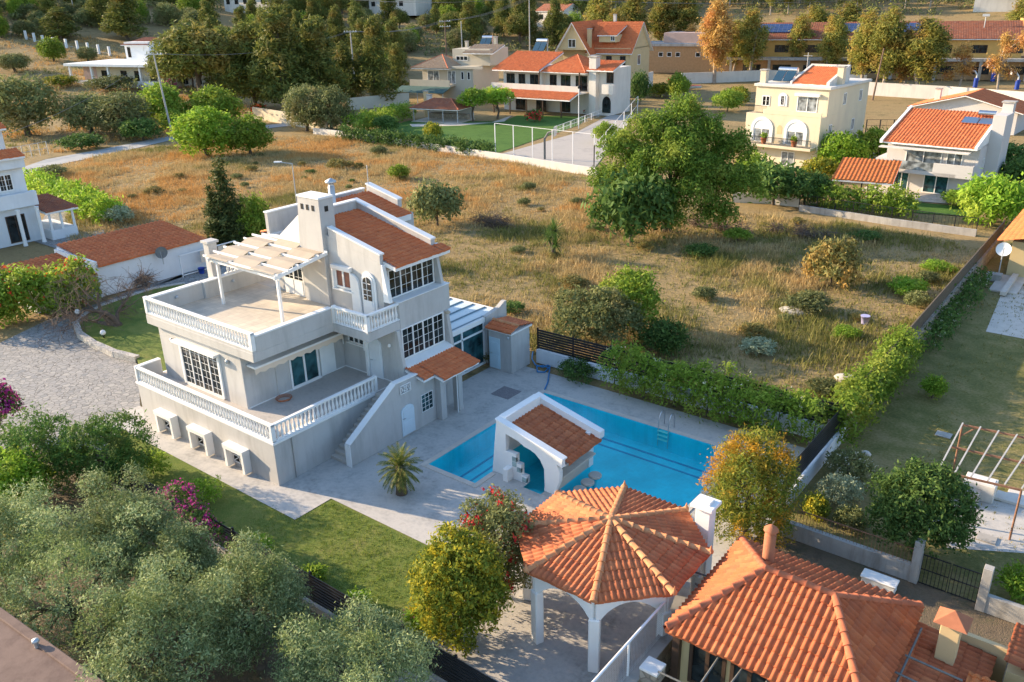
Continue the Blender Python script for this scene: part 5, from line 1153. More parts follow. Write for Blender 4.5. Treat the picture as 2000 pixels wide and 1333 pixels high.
mb.tube([(0, 0, -.1), (0, 0, .4)], [.42, .3], 8); mb.build('trunk', M['bark'], bt2); tw.build('twigs', M['brush'], bt2)
# ---------------------------------------------------------------- dry grass of the vacant field and the hillside (nobody could count it)
def inpoly(x, y, poly):
    ins = np.zeros(len(x), bool); j = len(poly)-1
    for i in range(len(poly)):
        (xi, yi), (xj, yj) = poly[i], poly[j]
        ins ^= ((yi > y) != (yj > y)) & (x < (xj-xi)*(y-yi)/(yj-yi+1e-9)+xi); j = i
    return ins
def tufts(name, polys, holes, n, blades, h, w, mat, seed, bbox, mask=None):
    rg = np.random.default_rng(seed); x = rg.uniform(bbox[0], bbox[1], n*3); y = rg.uniform(bbox[2], bbox[3], n*3); ok = np.zeros(len(x), bool)
    for p in polys: ok |= inpoly(x, y, p)
    for p in holes: ok &= ~inpoly(x, y, p)
    dn = .5+.25*np.sin(x*.31+1.3*np.sin(y*.17)+y*.11)+.25*np.sin(y*.43+1.7*np.sin(x*.23)+.8*np.sin(x*.9)); ok &= rg.random(len(x)) < .28+1.0*np.clip(dn*1.5-.35, 0, 1)
    x, y, dn = x[ok][:n], y[ok][:n], dn[ok][:n]; m_ = len(x); z = np.array([T(a, b) for a, b in zip(x, y)])-.05
    hs = h*(.35+.75*rg.random(m_))*(.55+.8*dn)
    bx = np.repeat(x, blades)+rg.normal(size=m_*blades)*.16*h/.4; by = np.repeat(y, blades)+rg.normal(size=m_*blades)*.16*h/.4; bz = np.repeat(z, blades); bh = np.repeat(hs, blades)*(.6+.6*rg.random(m_*blades))
    th = rg.uniform(0, 6.28, m_*blades); cx, cy = np.cos(th)*w, np.sin(th)*w; lx = rg.normal(size=m_*blades)*bh*.35; ly = rg.normal(size=m_*blades)*bh*.35
    V = np.stack([np.stack([bx-cx, by-cy, bz], 1), np.stack([bx+cx, by+cy, bz], 1), np.stack([bx+lx, by+ly, bz+bh], 1)], 1).reshape(-1, 3)
    o = link(name, np_mesh(name, V, np.arange(len(V)).reshape(-1, 3)), mat); o['kind'] = 'stuff'; return o
gm, nt, nd, p, lk = _new('dry_grass')
g = _n(nd, 'NewGeometry'); tc = _n(nd, 'TexCoord'); n1 = _n(nd, 'TexNoise', Scale=.085, Detail=5.0, Roughness=.62); lk.new(tc.outputs['Object'], n1.inputs['Vector'])
ra = ramp(nd, [(.34, .25, .11), (.50, .37, .17), (.64, .48, .25)]); rb = ramp(nd, [(.13, .145, .035), (.22, .215, .06), (.36, .31, .12)]); rc = ramp(nd, [(.46, .25, .08), (.60, .34, .12), (.56, .38, .17)])
for r_ in (ra, rb, rc): lk.new(g.outputs['Random Per Island'], r_.inputs[0])
sx = _n(nd, 'SeparateXYZ'); lk.new(tc.outputs['Object'], sx.inputs[0])
ad = _n(nd, 'MapRange'); ad.inputs['From Min'].default_value = -45; ad.inputs['From Max'].default_value = 20; ad.inputs['To Min'].default_value = -.06; ad.inputs['To Max'].default_value = .105; lk.new(sx.outputs[0], ad.inputs['Value'])
s1 = _n(nd, 'Math', operation='ADD'); lk.new(n1.outputs['Fac'], s1.inputs[0]); lk.new(ad.outputs[0], s1.inputs[1])
f1 = ramp(nd, [(0, 0, 0), (1, 1, 1)], [.50, .57]); lk.new(s1.outputs[0], f1.inputs[0]); f2 = ramp(nd, [(1, 1, 1), (0, 0, 0)], [.40, .45]); lk.new(s1.outputs[0], f2.inputs[0])
o1 = mix(nd, lk, f1.outputs[0], ra.outputs[0], rb.outputs[0]); o2 = mix(nd, lk, f2.outputs[0], o1, rc.outputs[0]); lk.new(o2, p.inputs['Base Color']); p.inputs['Roughness'].default_value = .9
p.inputs['Specular IOR Level'].default_value = .1
t_ = _n(nd, 'BsdfTranslucent'); lk.new(o2, t_.inputs[0]); mxs = _n(nd, 'MixShader'); mxs.inputs[0].default_value = .25; lk.new(p.outputs[0], mxs.inputs[1]); lk.new(t_.outputs[0], mxs.inputs[2]); lk.new(mxs.outputs[0], nd['Material Output'].inputs[0])
FIELD = [(-50.5, 15), (-46, 16), (-44, 20.5), (-34, 20.5), (-33, 22), (-10, 20.5), (-.5, 21), (1.2, 19.6), (20.1, 19.8), (20.1, 62), (8, 64.5), (-8, 62), (-29, 72.8), (-48, 75.3), (-86, 75.5), (-100, 66), (-101, 45), (-99, 36), (-75, 27), (-62, 20)]
tufts('dry_grass', [FIELD], [], 60000, 5, .46, .030, gm, 1, (-102, 21, 14, 76))
tufts('dry_grass', [FIELD], [], 4200, 9, .9, .035, gm, 2, (-102, 21, 14, 76))
HILL = [(-112, 20), (-108, 60), (-112, 75), (-130, 95), (-180, 120), (-260, 120), (-260, 20)]
tufts('dry_grass', [HILL], [], 7000, 5, .9, .09, gm, 3, (-260, -108, 20, 120))
gl_ = leafmat('lawn_blades', [(.05, .085, .014), (.09, .13, .025), (.15, .16, .05)], .3)
tufts('lawn_grass', [[(-11.8, -4.6), (12.3, -4.6), (12.3, .6), (3.05, .6), (2.85, -1.35), (-11.8, -1.35)]], [], 9000, 4, .10, .014, gl_, 4, (-12, 12.4, -4.7, .7))
tufts('neighbour_grass', [[(22, 12), (24.5, 22), (22, 31), (22, 62), (40, 62), (40, 12)]], [], 6000, 4, .16, .025, leafmat('patchy_blades', [(.08, .09, .025), (.14, .13, .045), (.22, .18, .08)], .2), 6, (20.6, 40, 12, 62))
# ================================================================ BACKGROUND HOUSES
def house(name, label, P, ang, cat='house', sc=(1, 1, 1)):
    """local frame: x along the front, y away from the viewer; front faces -y"""
    o = thing(name, label, cat, P, R(ang), local=True); o.scale = sc; return o
def gable(o, x0, x1, y0, y1, z, rise, mat, axis='x', over=.4, wall=None, **k):
    """two-slope roof with the ridge along the given axis, with end walls"""
    if axis == 'x':
        ym = (y0+y1)/2; hw = (y1-y0)/2+over; s = rise/((y1-y0)/2); dz = s*over; L = math.hypot(hw, hw*s)
        tiles('roof', (x0-over, y0-over, z-dz), (1, 0, 0), (0, 1, s), x1-x0+2*over, L, mat, o, **k); tiles('roof', (x1+over, y1+over, z-dz), (-1, 0, 0), (0, -1, s), x1-x0+2*over, L, mat, o, **k)
        if wall:
            for x in (x0, x1-.2): MB().prism([(y0, z), (ym, z+rise-.05), (y1, z)], 'x', x, x+.2).build('gable_wall', wall, o)
        MB().prism([(y0-over, z-dz-.16), (y0-over, z-dz-.03), (ym, z+rise-.03), (y1+over, z-dz-.03), (y1+over, z-dz-.16), (ym, z+rise-.18)], 'x', x0-over+.03, x1+over-.03).build('eave', TR, o)
    else:
        xm = (x0+x1)/2; hw = (x1-x0)/2+over; s = rise/((x1-x0)/2); dz = s*over; L = math.hypot(hw, hw*s)
        tiles('roof', (x0-over, y1+over, z-dz), (0, -1, 0), (1, 0, s), y1-y0+2*over, L, mat, o, **k); tiles('roof', (x1+over, y0-over, z-dz), (0, 1, 0), (-1, 0, s), y1-y0+2*over, L, mat, o, **k)
        if wall:
            for y in (y0, y1-.2): MB().prism([(x0, z), (xm, z+rise-.05), (x1, z)], 'y', y, y+.2).build('gable_wall', wall, o)
        MB().prism([(x0-over, z-dz-.16), (x0-over, z-dz-.03), (xm, z+rise-.03), (x1+over, z-dz-.03), (x1+over, z-dz-.16), (xm, z+rise-.18)], 'y', y0-over+.03, y1+over-.03).build('eave', TR, o)
def mono(o, x0, x1, y0, y1, zf, zb, mat, **k):               # one slope rising from front to back
    s = (zb-zf)/(y1-y0); tiles('roof', (x0, y0, zf), (1, 0, 0), (0, 1, s), x1-x0, math.hypot(y1-y0, zb-zf), mat, o, **k)
    MB().prism([(y0+.02, zf-.2), (y0+.02, zf-.03), (y1, zb-.03), (y1, zb-.2)], 'x', x0+.02, x1-.02).build('eave', TR, o)
def hiproof(o, x0, x1, y0, y1, z, rise, mat, over=.5, **k):
    x0, x1, y0, y1 = x0-over, x1+over, y0-over, y1+over; h = (y1-y0)/2; ym = (y0+y1)/2; A, B, Cc, D_ = Vector((x0, y0, z)), Vector((x1, y0, z)), Vector((x1, y1, z)), Vector((x0, y1, z))
    Q1, Q2 = Vector((x0+h, ym, z+rise)), Vector((x1-h, ym, z+rise))
    if Q1.x > Q2.x: Q1 = Q2 = Vector(((x0+x1)/2, ym, z+rise))
    for a, b, tops in ((A, B, [Q1, Q2]), (B, Cc, [Q2]), (Cc, D_, [Q2, Q1]), (D_, A, [Q1])):
        u = (b-a).normalized(); hh = tops[0]-a; up = hh-u*hh.dot(u); L = up.length; upn = up.normalized(); nn = u.cross(upn); cl = []
        for s, t, ot in ((a, tops[0], b), (b, tops[-1], a)):
            n_ = (t-s).cross(nn)
            if n_.dot(ot-s) > 0: n_ = -n_
            cl.append((s, n_))
        tiles('roof', a, u, upn, (b-a).length, L, mat, o, clips=cl, **k)
    for a, b in ((A, Q1), (D_, Q1), (B, Q2), (Cc, Q2)): ridge(a+Vector((0, 0, .04)), b+Vector((0, 0, .04)), o, M['ridge_old'], r=.12, seg=.5)
    MB().box(x0+.05, x1-.05, y0+.05, y1-.05, z-.18, z-.03).build('eave', TR, o)
FK = dict(tw=.30, course=.42, amp=.07, ns=4)
def win(o, x, z, w, h, y=0, n=(0, -1, 0), **k):
    u = (1, 0, 0) if abs(n[1]) else (0, 1, 0)
    k.setdefault('sashes', 2); k.setdefault('cols', 1); k.setdefault('rows', 1)
    return window(o, (x, y, z) if abs(n[1]) else (y, x, z), u, n, w, h, fr=.09, **k)
def railing(o, p, q, h=.95, mat=None, n=None, name='railing'):
    p, q = Vector(p), Vector(q); L = (q-p).length; mb = MB(); n = n or int(L/.16); z = Vector((0, 0, h))
    mb.bar(p+z, q+z, .06); mb.bar(p+Vector((0, 0, .1)), q+Vector((0, 0, .1)), .04)
    for i in range(n+1): c = p.lerp(q, i/n); mb.bar(c, c+z, .03)
    return mb.build(name, mat or M['black_metal'], o)
def heater(o, x, y, z, s=1.0, n=2, tank=True):               # roof solar water heater
    for i in range(n): MB().obox((x+i*1.05*s, y, z+.15), (.98*s, 0, 0), (0, 1.1*s, .95*s), (0, -.06, .07)).build('solar_collector', M['solar'], o, bevel=.01)
    if tank: MB().tube([(x+.05, y+1.25*s, z+1.15*s), (x+n*1.05*s-.1, y+1.25*s, z+1.15*s)], .27*s, 10).build('water_tank', M['steel'], o)
    for i in (0, n*1.0): MB().box(x+i*1.02*s-.03, x+i*1.02*s+.03, y+.9*s, y+1.2*s, z, z+1.0*s).build('stand', M['galv'], o)
def stack(o, x, y, z0, z1, w=.6, mat=None, cap=True):
    c = MB().box(x-w/2, x+w/2, y-w/2, y+w/2, z0, z1).build('chimney', mat or M['offwhite'], o, bevel=.01)
    if cap: MB().box(x-w*.62, x+w*.62, y-w*.62, y+w*.62, z1, z1+.14).build('chimney_cap', M['concrete'], c)
# --- cream three-storey house
P = at(1450, 318); P2 = at(1592, 335); h = house('cream_house', 'tall cream house with two arched balcony doors and a tiled roof edged in white', P, math.degrees(math.atan2((P2-P).y, (P2-P).x)))
CW, K = 10.3, M['cream']
MB().box(0, CW, 0, 14, 0, 6.6).build('wall', K, h, bevel=.02); MB().box(.3, CW, 1.6, 14, 6.6, 10.0).build('wall', K, h, bevel=.02)
MB().box(-.4, CW-.3, -1.5, 0, 2.6, 2.95).build('balcony', K, h, bevel=.02)
railing(h, (-.3, -1.4, 2.95), (CW-.4, -1.4, 2.95)); railing(h, (-.3, -1.4, 2.95), (-.3, 0, 2.95)); railing(h, (.1, .3, 6.6), (2.6, .3, 6.6))
MB().box(2.4, CW+.02, -.02, .15, 6.6, 7.2).build('parapet', K, h, bevel=.02)
MB().box(.1, CW+.25, 1.3, 14.2, 9.85, 10.2).build('cornice', M['offwhite'], h, bevel=.04)
for x in (1.0, 5.7):
    aw_ = [(x+1.45-1.55*math.cos(t), 4.75+1.45*math.sin(t)) for t in [math.pi*i/12 for i in range(13)]]
    ai_ = [(x+1.45-1.2*math.cos(t), 4.75+1.1*math.sin(t)) for t in [math.pi*i/12 for i in range(13)]]
    MB().prism([(x-.1, 3)]+aw_+[(x+3.0, 3), (x+2.65, 3)]+ai_[::-1]+[(x+.25, 3)], 'y', -.12, .02).build('arch_surround', W, h)
    MB().prism(ai_, 'y', -.05, .02).build('arch_panel', M['trim'], h); win(h, x+.3, 3.0, 2.3, 1.75, glass=M['glass_pale'], name='balcony_door')
MB().prism([(4.55, 4.2), (4.55, 5.0), (4.7, 5.25), (4.9, 5.35), (5.1, 5.25), (5.25, 5.0), (5.25, 4.2)], 'y', -.02, .02).build('niche', M['peach'], h)
MB().prism([(3.7, 7.5)]+[(4.2-.62*math.cos(t), 8.6+.6*math.sin(t)) for t in [math.pi*i/8 for i in range(9)]]+[(4.82, 7.5)], 'y', 1.5, 1.62).build('arch_surround', W, h)
win(h, 3.9, 7.6, .6, 1.3, y=1.5, rows=3, cols=2, sashes=1); win(h, 6.2, 7.0, 2.7, 1.9, y=1.6, glass=M['glass_pale']); MB().box(5.9, 9.2, 1.2, 1.6, 8.95, 9.3).build('awning_box', M['trim'], h)
win(h, 1.3, 7.4, 1.1, 1.3, y=1.6, rows=2)
for yy, z in ((2.5, 4.0), (9.5, 4.0), (6, 7.6), (11, 7.6)): win(h, yy, z, .9, 1.5, y=CW, n=(1, 0, 0))
for yy in (2.2, 5): MB().box(CW, CW+.06, yy, yy+1.0, 1.2, 2.5).build('shutter', mk('blue_shutter', (.40, .56, .66), .6, .05, 2, 0), h)
win(h, 5.5, .2, 1.8, 1.9, glass=M['glass_pale'])
mono(h, 4.6, 9.2, 3.0, 8.6, 10.3, 12.0, M['tile'], **FK); MB().prism([(2.9, 10.2), (2.9, 10.5), (8.7, 12.25), (8.7, 10.2)], 'x', 4.3, 4.6).prism([(2.9, 10.2), (2.9, 10.6), (8.7, 12.35), (8.7, 10.2)], 'x', 9.2, 9.6).box(4.3, 9.6, 8.6, 8.9, 10.2, 12.3).build('roof_parapet', M['offwhite'], h)
mono(h, 2.9, 4.3, 6.0, 8.6, 10.3, 10.9, M['tile'], **FK)
stack(h, 9.9, 5.5, 10.1, 12.3, .8, K); stack(h, .9, 2.4, 10.1, 11.8, .8, K); heater(h, 1.3, 4.0, 10.2, 1.3)
MB().tube([(4.4, 7.2, 10.3), (4.4, 7.2, 13.8)], .04, 5).tube([(3.8, 7.2, 13.4), (5.0, 7.2, 13.4)], .03, 5).build('antenna', M['galv'], h)
for x in (3.4, 7.6):
    q = h.matrix_basis if False else None
    ca, sa = math.cos(h.rotation_euler.z), math.sin(h.rotation_euler.z); gp = Vector((P.x+x*ca+1.15*sa, P.y+x*sa-1.15*ca, 2.95))
    t = thing('flower_pot', 'terracotta pot on the cream house balcony, %s' % ('between the two arches' if x < 5 else 'in front of the right arch'), 'pot', gp, local=True, group='pots on the cream house balcony')
    MB().lathe((0, 0, 0), [(.28, 0), (.40, .7), (.44, .7), (.44, .8)], 10).build('pot', M['terracotta'], t); crown('plant', [(0, 0, 1.0, .4, .4, .35)], 30, 8, .1, .12, LEAF['broad'], t, RNG)
# --- grey-white house with tiled roof and balcony, right
P = at(1722, 368); h = house('balcony_house', 'pale two-storey house with a red tiled roof, solar panels and a glass fronted balcony', P, -3); K = M['lilac']
MB().box(0, 9.6, 0, 11, 0, 5.6).build('wall', K, h, bevel=.02); MB().box(-.6, 8.0, -1.7, 0, 2.35, 2.75).build('balcony', K, h, bevel=.02)
MB().box(-.6, 1.3, -1.7, -1.5, 2.75, 3.75).build('parapet', K, h, bevel=.015)
MB().box(5.6, 9.6, -1.7, -1.5, 2.35, 3.75).box(9.4, 9.6, -1.5, 0, 2.35, 3.75).build('parapet', K, h, bevel=.015)
MB().box(1.3, 5.6, -1.66, -1.62, 2.8, 3.7).build('glass_panel', M['glass_pale'], h)
mono(h, -.2, 9.3, -1.2, 7.6, 5.55, 8.2, M['tile'], tw=.36, course=.42, amp=.09, ns=6)
for x in (-.5, 9.3): MB().prism([(-1.5, 5.4), (-1.5, 5.75), (7.8, 8.5), (7.8, 5.4)], 'x', x, x+.3).build('roof_parapet', W, h)
MB().box(-.3, 9.0, -2.2, -1.2, 5.0, 5.12).build('awning', M['offwhite'], h)
win(h, 2.1, 2.8, 3.8, 2.1, glass=M['glass_pale'], name='balcony_door'); win(h, 6.4, 2.9, 1.6, 2.0, glass=M['glass_pale'])
win(h, 1.2, .1, 1.6, 2.1, glass=M['glass_teal'], name='glass_door'); win(h, 4.4, .1, 2.6, 2.1, glass=M['glass_teal'], name='glass_door')
for yy in (2, 6): win(h, yy, 3.2, .5, .9, y=9.6, n=(1, 0, 0), sashes=1)
MB().box(9.6, 10.9, 3, 6.2, 0, 8.6).build('stair_tower', K, h, bevel=.02); stack(h, 10.2, 6.6, 0, 9.6, 1.1, K)
MB().obox((6.2, 4.2, 7.36), (1.6, 0, 0), (0, 1.5, .45), (0, -.05, .1)).build('solar_collector', M['steel'], h); MB().obox((7.9, 4.2, 7.36), (1.6, 0, 0), (0, 1.5, .45), (0, -.05, .1)).build('solar_collector', M['steel'], h)
MB().tube([(7.4, 6.2, 8.35), (9.2, 6.2, 8.35)], .3, 10).build('water_tank', M['steel'], h); MB().box(9.6, 10.5, 1, 1.5, 1.8, 2.4).build('air_conditioner', W, h)
MB().box(-1.5, 9.8, -3.0, 0, -.05, .12).build('porch', M['coping'], h); MB().box(-1.6, 0, 2, 8, 0, 3.2).build('wall', K, h)
# --- bungalow behind it
P = at(1780, 250); h = house('gabled_bungalow', 'white gabled bungalow behind the balcony house', P, -3)
P.z = 0; MB().box(0, 15, 0, 9, 0, 3.6).build('wall', M['lilac'], h); gable(h, 0, 15, 0, 9, 3.6, 2.0, M['tile'], 'y', over=.9, wall=M['lilac'], **FK)
for x in (3.0, 8.2): win(h, x, 1.6, 2.0, 1.2)
stack(h, 2.5, 3, 4, 6, .8)
# --- red roofed pair of houses
P = at(985, 214); h = house('red_roof_house', 'white two-storey house with red tiled roofs, veranda and balconies above a lawn', P, 1, sc=(1, 1, 1.32)); K = M['offwhite']
MB().box(0, 9.5, 0, 10, 0, 6.2).build('wall', K, h); MB().box(9.5, 20, 1.0, 11, 0, 6.0).build('wall', K, h)
mono(h, -1.2, 10.2, -2.2, 6.5, 6.0, 8.2, M['tile'], **FK)
hiproof(h, 10, 19.5, -.6, 9.5, 5.9, 2.1, M['tile'], **FK)
MB().box(-1.5, 9.5, -2.2, 0, 2.9, 3.2).box(-1.5, 19.6, -2.2, 1.0, 3.0, 3.2).build('balcony', K, h); MB().box(-1.5, 19.4, -2.2, -2.0, 3.2, 4.1).build('parapet', K, h)
mono(h, .6, 19.4, -5.4, -1.6, 2.5, 3.4, M['tile'], **FK)
for x in (1.2, 5.2, 9.2, 13.0, 17.2): MB().box(x, x+.2, -5.2, -5.0, 0, 2.5).build('post', M['wood_dark'], h)
for x, w_ in ((.8, 2), (3.8, 1.6), (6.6, 2.2), (10.6, 1.6), (13.2, 2.2), (16.6, 2.6)): win(h, x, 3.25, w_, 2.1, y=0 if x < 9 else 1.0, mat=M['wood_dark'], name='balcony_door')
for x in (3.0, 8.0, 13): win(h, x, .1, 2.4, 2.2, y=0 if x < 9 else 1.0, mat=M['wood_dark'], name='glass_door')
for x in (10, 19.2): MB().box(x, x+.22, -2.1, -1.9, 4.1, 6.0).build('post', M['wood_dark'], h)
MB().box(20, 24, 1.0, 9, 0, 6.4).build('wall', K, h); stack(h, 21.0, .6, 0, 8.0, 1.5, K); mono(h, 19.8, 25.6, -.4, 4, 6.3, 7.4, M['tile'], **FK)
MB().prism([(22.6, .4), (22.6, 1.8)]+[(23.5-.9*math.cos(t), 1.8+.9*math.sin(t)) for t in [math.pi*i/8 for i in range(9)]]+[(24.4, 1.8), (24.4, .4)], 'y', .93, 1.02).build('arched_window', M['glass'], h)
MB().box(23.2, 25.6, -.4, 1.0, 3.1, 4.4).build('balcony', K, h); win(h, 23.4, 4.5, 1.5, 1.7, y=1.0, mat=M['wood_dark'])
heater(h, 2.5, 6.6, 8.1, 1.35)
P = at(1100, 185); h = house('gable_house', 'taller ochre house with steep red gable roof and dormer behind the white house', P, 8, sc=(.8, 1, 1.22)); K = M['peach']
MB().box(0, 20, 0, 11, 0, 8.2).build('wall', K, h); gable(h, 0, 9.5, -3, 11, 8.0, 4.6, M['tile'], 'y', over=.8, wall=K, **FK); gable(h, 8, 20, 0, 11, 8.0, 4.4, M['tile'], 'x', over=.8, wall=K, **FK)
MB().box(11, 16, -.4, 4, 9.2, 10.4).build('dormer', K, h); mono(h, 10.6, 16.4, -.8, 5.2, 10.4, 12.0, M['tile'], **FK); win(h, 14.4, 9.4, 1.2, .9, y=-.4)
win(h, 3.4, 8.4, 2.2, 1.4, y=-3.0); stack(h, 8.8, -1.5, 4, 11.4, .9, K); stack(h, 11, 8.0, 11, 13.5, .7); win(h, 13, 5.2, 1.6, 1.7, mat=M['wood_dark']); win(h, 17, 5.2, 1.6, 1.7, mat=M['wood_dark']); win(h, 4, 5.2, 1.6, 1.7, y=20, n=(1, 0, 0))
# --- beige house with faded roofs
P = at(828, 196); h = house('beige_house', 'beige house with faded straw coloured tile roofs and a blue-green awning', P, 9, sc=(1, 1, 1.2)); K = M['beige']
MB().box(0, 13, 0, 11, 0, 6.0).build('wall', K, h); MB().box(5.5, 15, 4, 12, 6, 8.8).build('wall', K, h)
hiproof(h, -.8, 7.5, -1.5, 8, 5.8, 2.0, M['tile_pale'], over=.6, **FK); mono(h, 9, 16.5, 2.6, 8, 8.2, 9.4, M['tile_pale'], **FK)
MB().box(-1.8, 8.5, -2.4, 0, 2.7, 3.0).box(-1.8, 8.5, -2.4, -2.2, 3.0, 3.8).box(8, 15.5, -.6, 0, 5.7, 6.1).build('balcony', K, h)
win(h, 1.4, 3.1, 3.0, 2.2, glass=M['glass_pale'], name='balcony_door'); win(h, 6.6, 3.1, 2.0, 2.2, glass=M['glass_pale'], name='balcony_door')
for x in (10, 11.6): win(h, x, 3.8, .7, 1.4, sashes=1)
win(h, 6.4, 6.8, 3.0, .8, y=4, sashes=3)
MB().prism([(-2.4, 2.7), (-5.6, 1.9), (-5.6, 1.8), (-2.4, 2.6)], 'x', -4, 8.8).build('awning', M['green_awn'], h)
for x in (-3.8, 2, 8.5): MB().box(x, x+.12, -5.4, -5.28, 0, 1.85).build('post', M['galv'], h)
heater(h, 9.6, 8.6, 9.0, 1.3); stack(h, 13.6, 9, 9, 10.6, .7, K); stack(h, 6.2, 9, 8.8, 9.8, .6, K)
# --- garden pavilion and carport
P = at(808, 238); h = house('garden_pavilion', 'open garden pavilion with a red hip roof beside the big lawn', P, 12, 'pavilion')
hiproof(h, 0, 9.5, 0, 6, 2.5, 1.5, M['tile_old'], over=.5, **FK)
for x in (0, 3.2, 6.3, 9.4):
    for y in (0, 5.9): MB().box(x, x+.14, y, y+.14, 0, 2.4).build('post', M['galv'], h)
MB().box(.5, 9, 4.6, 5.8, 0, 1.0).build('counter', M['stonewall'], h); MB().box(0, 9.6, 5.9, 6.1, 0, 2.4).build('wall', M['lilac'], h); MB().box(-.3, 9.8, -.3, 6.2, -.02, .08).build('floor', M['coping'], h); stack(h, .4, 5.5, 2.4, 4.2, .8); stack(h, -.8, 6.2, 0, 4.8, .7, M['peach'])
P = at(1620, 392); h = house('carport', 'orange tiled carport roof on dark posts beside the balcony house', P, 8, 'carport')
mono(h, 0, 6.2, 0, 6.0, 2.35, 3.7, M['tile_new'], tw=.42, course=.42, amp=.09, ns=6)
for x in (.1, 3.0, 5.9):
    for y in (.2, 5.6): MB().box(x, x+.14, y, y+.14, 0, 2.3 if y < 1 else 3.4).build('post', M['wood_dark'], h)
# --- white flat-roofed house, far left
P = at(168, 160); h = house('flat_roof_house', 'long white flat-roofed house with overhanging slab among the pines', P, 14); K = M['cream']
MB().box(0, 26, 0, 12, -2, 3.9).build('wall', K, h); MB().box(-3.2, 27, -3, 13, 3.9, 4.5).build('roof_slab', W, h, bevel=.03); MB().box(11, 19, 4, 11, 4.5, 9.2).build('wall', W, h); mono(h, 10.4, 19.4, 3.4, 11.5, 8.6, 9.9, M['tile_old'], **FK)
MB().box(-.02, 4.4, -.05, 0, .1, 3.7).build('wall_panel', M['pink'], h)
for x in (-2.4, 5, 10.6, 21): MB().box(x, x+.5, -2.4, -1.9, -1.5, 3.9).build('column', W, h)
for x in (6, 12.5, 17, 22): win(h, x, .6, 2.0, 2.2, mat=M['wood_dark'])
MB().box(-2.4, 26, -2.4, -2.2, -1, .6).build('parapet', W, h); win(h, 11.8, 5.6, 1.0, 2.4, y=4, sashes=1, mat=M['wood_dark'])
P = at(412, 172); h = house('white_house', 'low white house half hidden under the big pines', P, 20); MB().box(-10, 6, 0, 8, 0, 2.9).build('wall', M['offwhite'], h); MB().box(-11, 7, -2, 9, 2.9, 3.25).build('roof_slab', W, h)
for x in (-8, -4, 1.5): win(h, x, .7, 1.8, 1.6)
for x in (-10.5, -2, 6.2): MB().box(x, x+.3, -1.8, -1.5, 0, 2.9).build('column', W, h)
# --- whitewashed outbuilding and the tall white house, left edge
P = Vector((-43.4, 10.2, 0)); h = thing('outbuilding', 'long low whitewashed outbuilding with a red tiled roof beside the paved drive', 'outbuilding', (-40, 15, 0)); 
MB().prism([(-34.9, 0), (-34.9, 2.45), (-41.5, 3.15), (-41.5, 0)], 'y', 9.8, 19.6).build('wall', M['bluewhite'], h, bevel=.03)
tiles('roof', (-34.7, 9.75, 2.55), (0, 1, 0), (-1, 0, .1), 9.9, 7.0, M['tile'], h, tw=.42, course=.5, amp=.10, ns=6)
tiles('roof', (-35.2, 4.6, 2.0), (0, 1, 0), (-1, 0, .1), 5.0, 6.2, M['tile'], h, tw=.42, course=.5, amp=.10, ns=6)
MB().box(-41.5, -35.4, 4.8, 9.8, 0, 1.95).box(-41.6, -34.9, 9.6, 9.8, 0, 2.95).build('wall', M['bluewhite'], h)
dish('grey satellite dish on the wall of the whitewashed outbuilding', (-34.3, 15.0, 2.5), .5, R(-40), mat='pole_grey', mast=1.0)
cl = thing('drying_frame', 'white metal frame with laundry against the whitewashed outbuilding', 'frame', (-34.2, 18, 0))
for y in (16.4, 19.6, 22.0): MB().box(-34.2, -34.1, y, y+.08, 0, 1.9).build('post', M['white_metal'], cl)
MB().box(-34.2, -34.1, 16.4, 22, 1.86, 1.94).box(-34.2, -34.1, 16.4, 22, .1, .16).build('rail', M['white_metal'], cl); MB().box(-34.18, -34.12, 18.4, 19.3, .8, 1.8).box(-34.18, -34.12, 20.2, 21, .7, 1.8).build('laundry', M['awning'], cl); MB().lathe((-33.7, 18.0, 0), [(.2, 0), (.3, .5), (.32, .5)], 10).build('tub', M['court_b'], cl)
P = at(84, 468); h = thing('tall_white_house', 'tall white house with stepped tiled ledges cut by the left edge of the view', 'house', (P.x, P.y-14, 0), R(90), local=True); h.scale = (1, 1, 1.16); K = M['bluewhite']
MB().box(0, 14, 0, 10, 0, 3.3).build('wall', K, h); MB().box(0, 13.8, .3, 10, 3.3, 6.6).build('wall', K, h, bevel=.03); MB().box(0, 13.0, .9, 10, 6.6, 9.6).build('wall', K, h, bevel=.03)
MB().box(0, 14.2, -.6, 0, 3.1, 4.3).build('balcony', K, h, bevel=.03); MB().box(0, 13.9, -.3, .3, 6.3, 7.3).build('balcony', K, h, bevel=.03)
for x, w_ in ((11.3, 1.3), (9.0, 1.6), (6.4, 1.6)): win(h, x, 4.5, w_, 1.4, y=.3, rows=3, cols=2)
win(h, 9.6, 7.4, 1.6, 1.2, y=.9); win(h, 6.4, 7.4, 1.6, 1.2, y=.9)
for x in (13.6, 11.8, 9): MB().lathe((x, -1.2, 0), [(.22, 0), (.18, .3), (.18, 2.8), (.24, 3.1)], 10).build('column', W, h)
mono(h, 0, 13.9, -.7, .9, 7.3, 7.8, M['tile'], **FK); mono(h, 0, 13.2, .2, 3.2, 9.6, 10.5, M['tile'], **FK); MB().box(0, 11.5, 3, 9, 9.6, 11).build('roof_parapet', W, h)
win(h, 11.0, .2, 1.8, 2.3, mat=M['wood_dark']); win(h, 7.5, .2, 2.2, 2.3, mat=M['wood_dark'])
MB().box(14.3, 17.2, -1.5, 4.5, 2.3, 2.45).build('porch_slab', W, h); mono(h, 14.1, 17.4, -1.7, 4.7, 2.5, 2.95, M['tile_old'], **FK); MB().box(14.4, 17.0, -1.4, 4.2, 0, .8).build('porch_wall', K, h)
for x in (14.6, 15.7, 16.9): MB().lathe((x, -1.2, .8), [(.14, 0), (.12, 1.5)], 8).build('column', W, h)
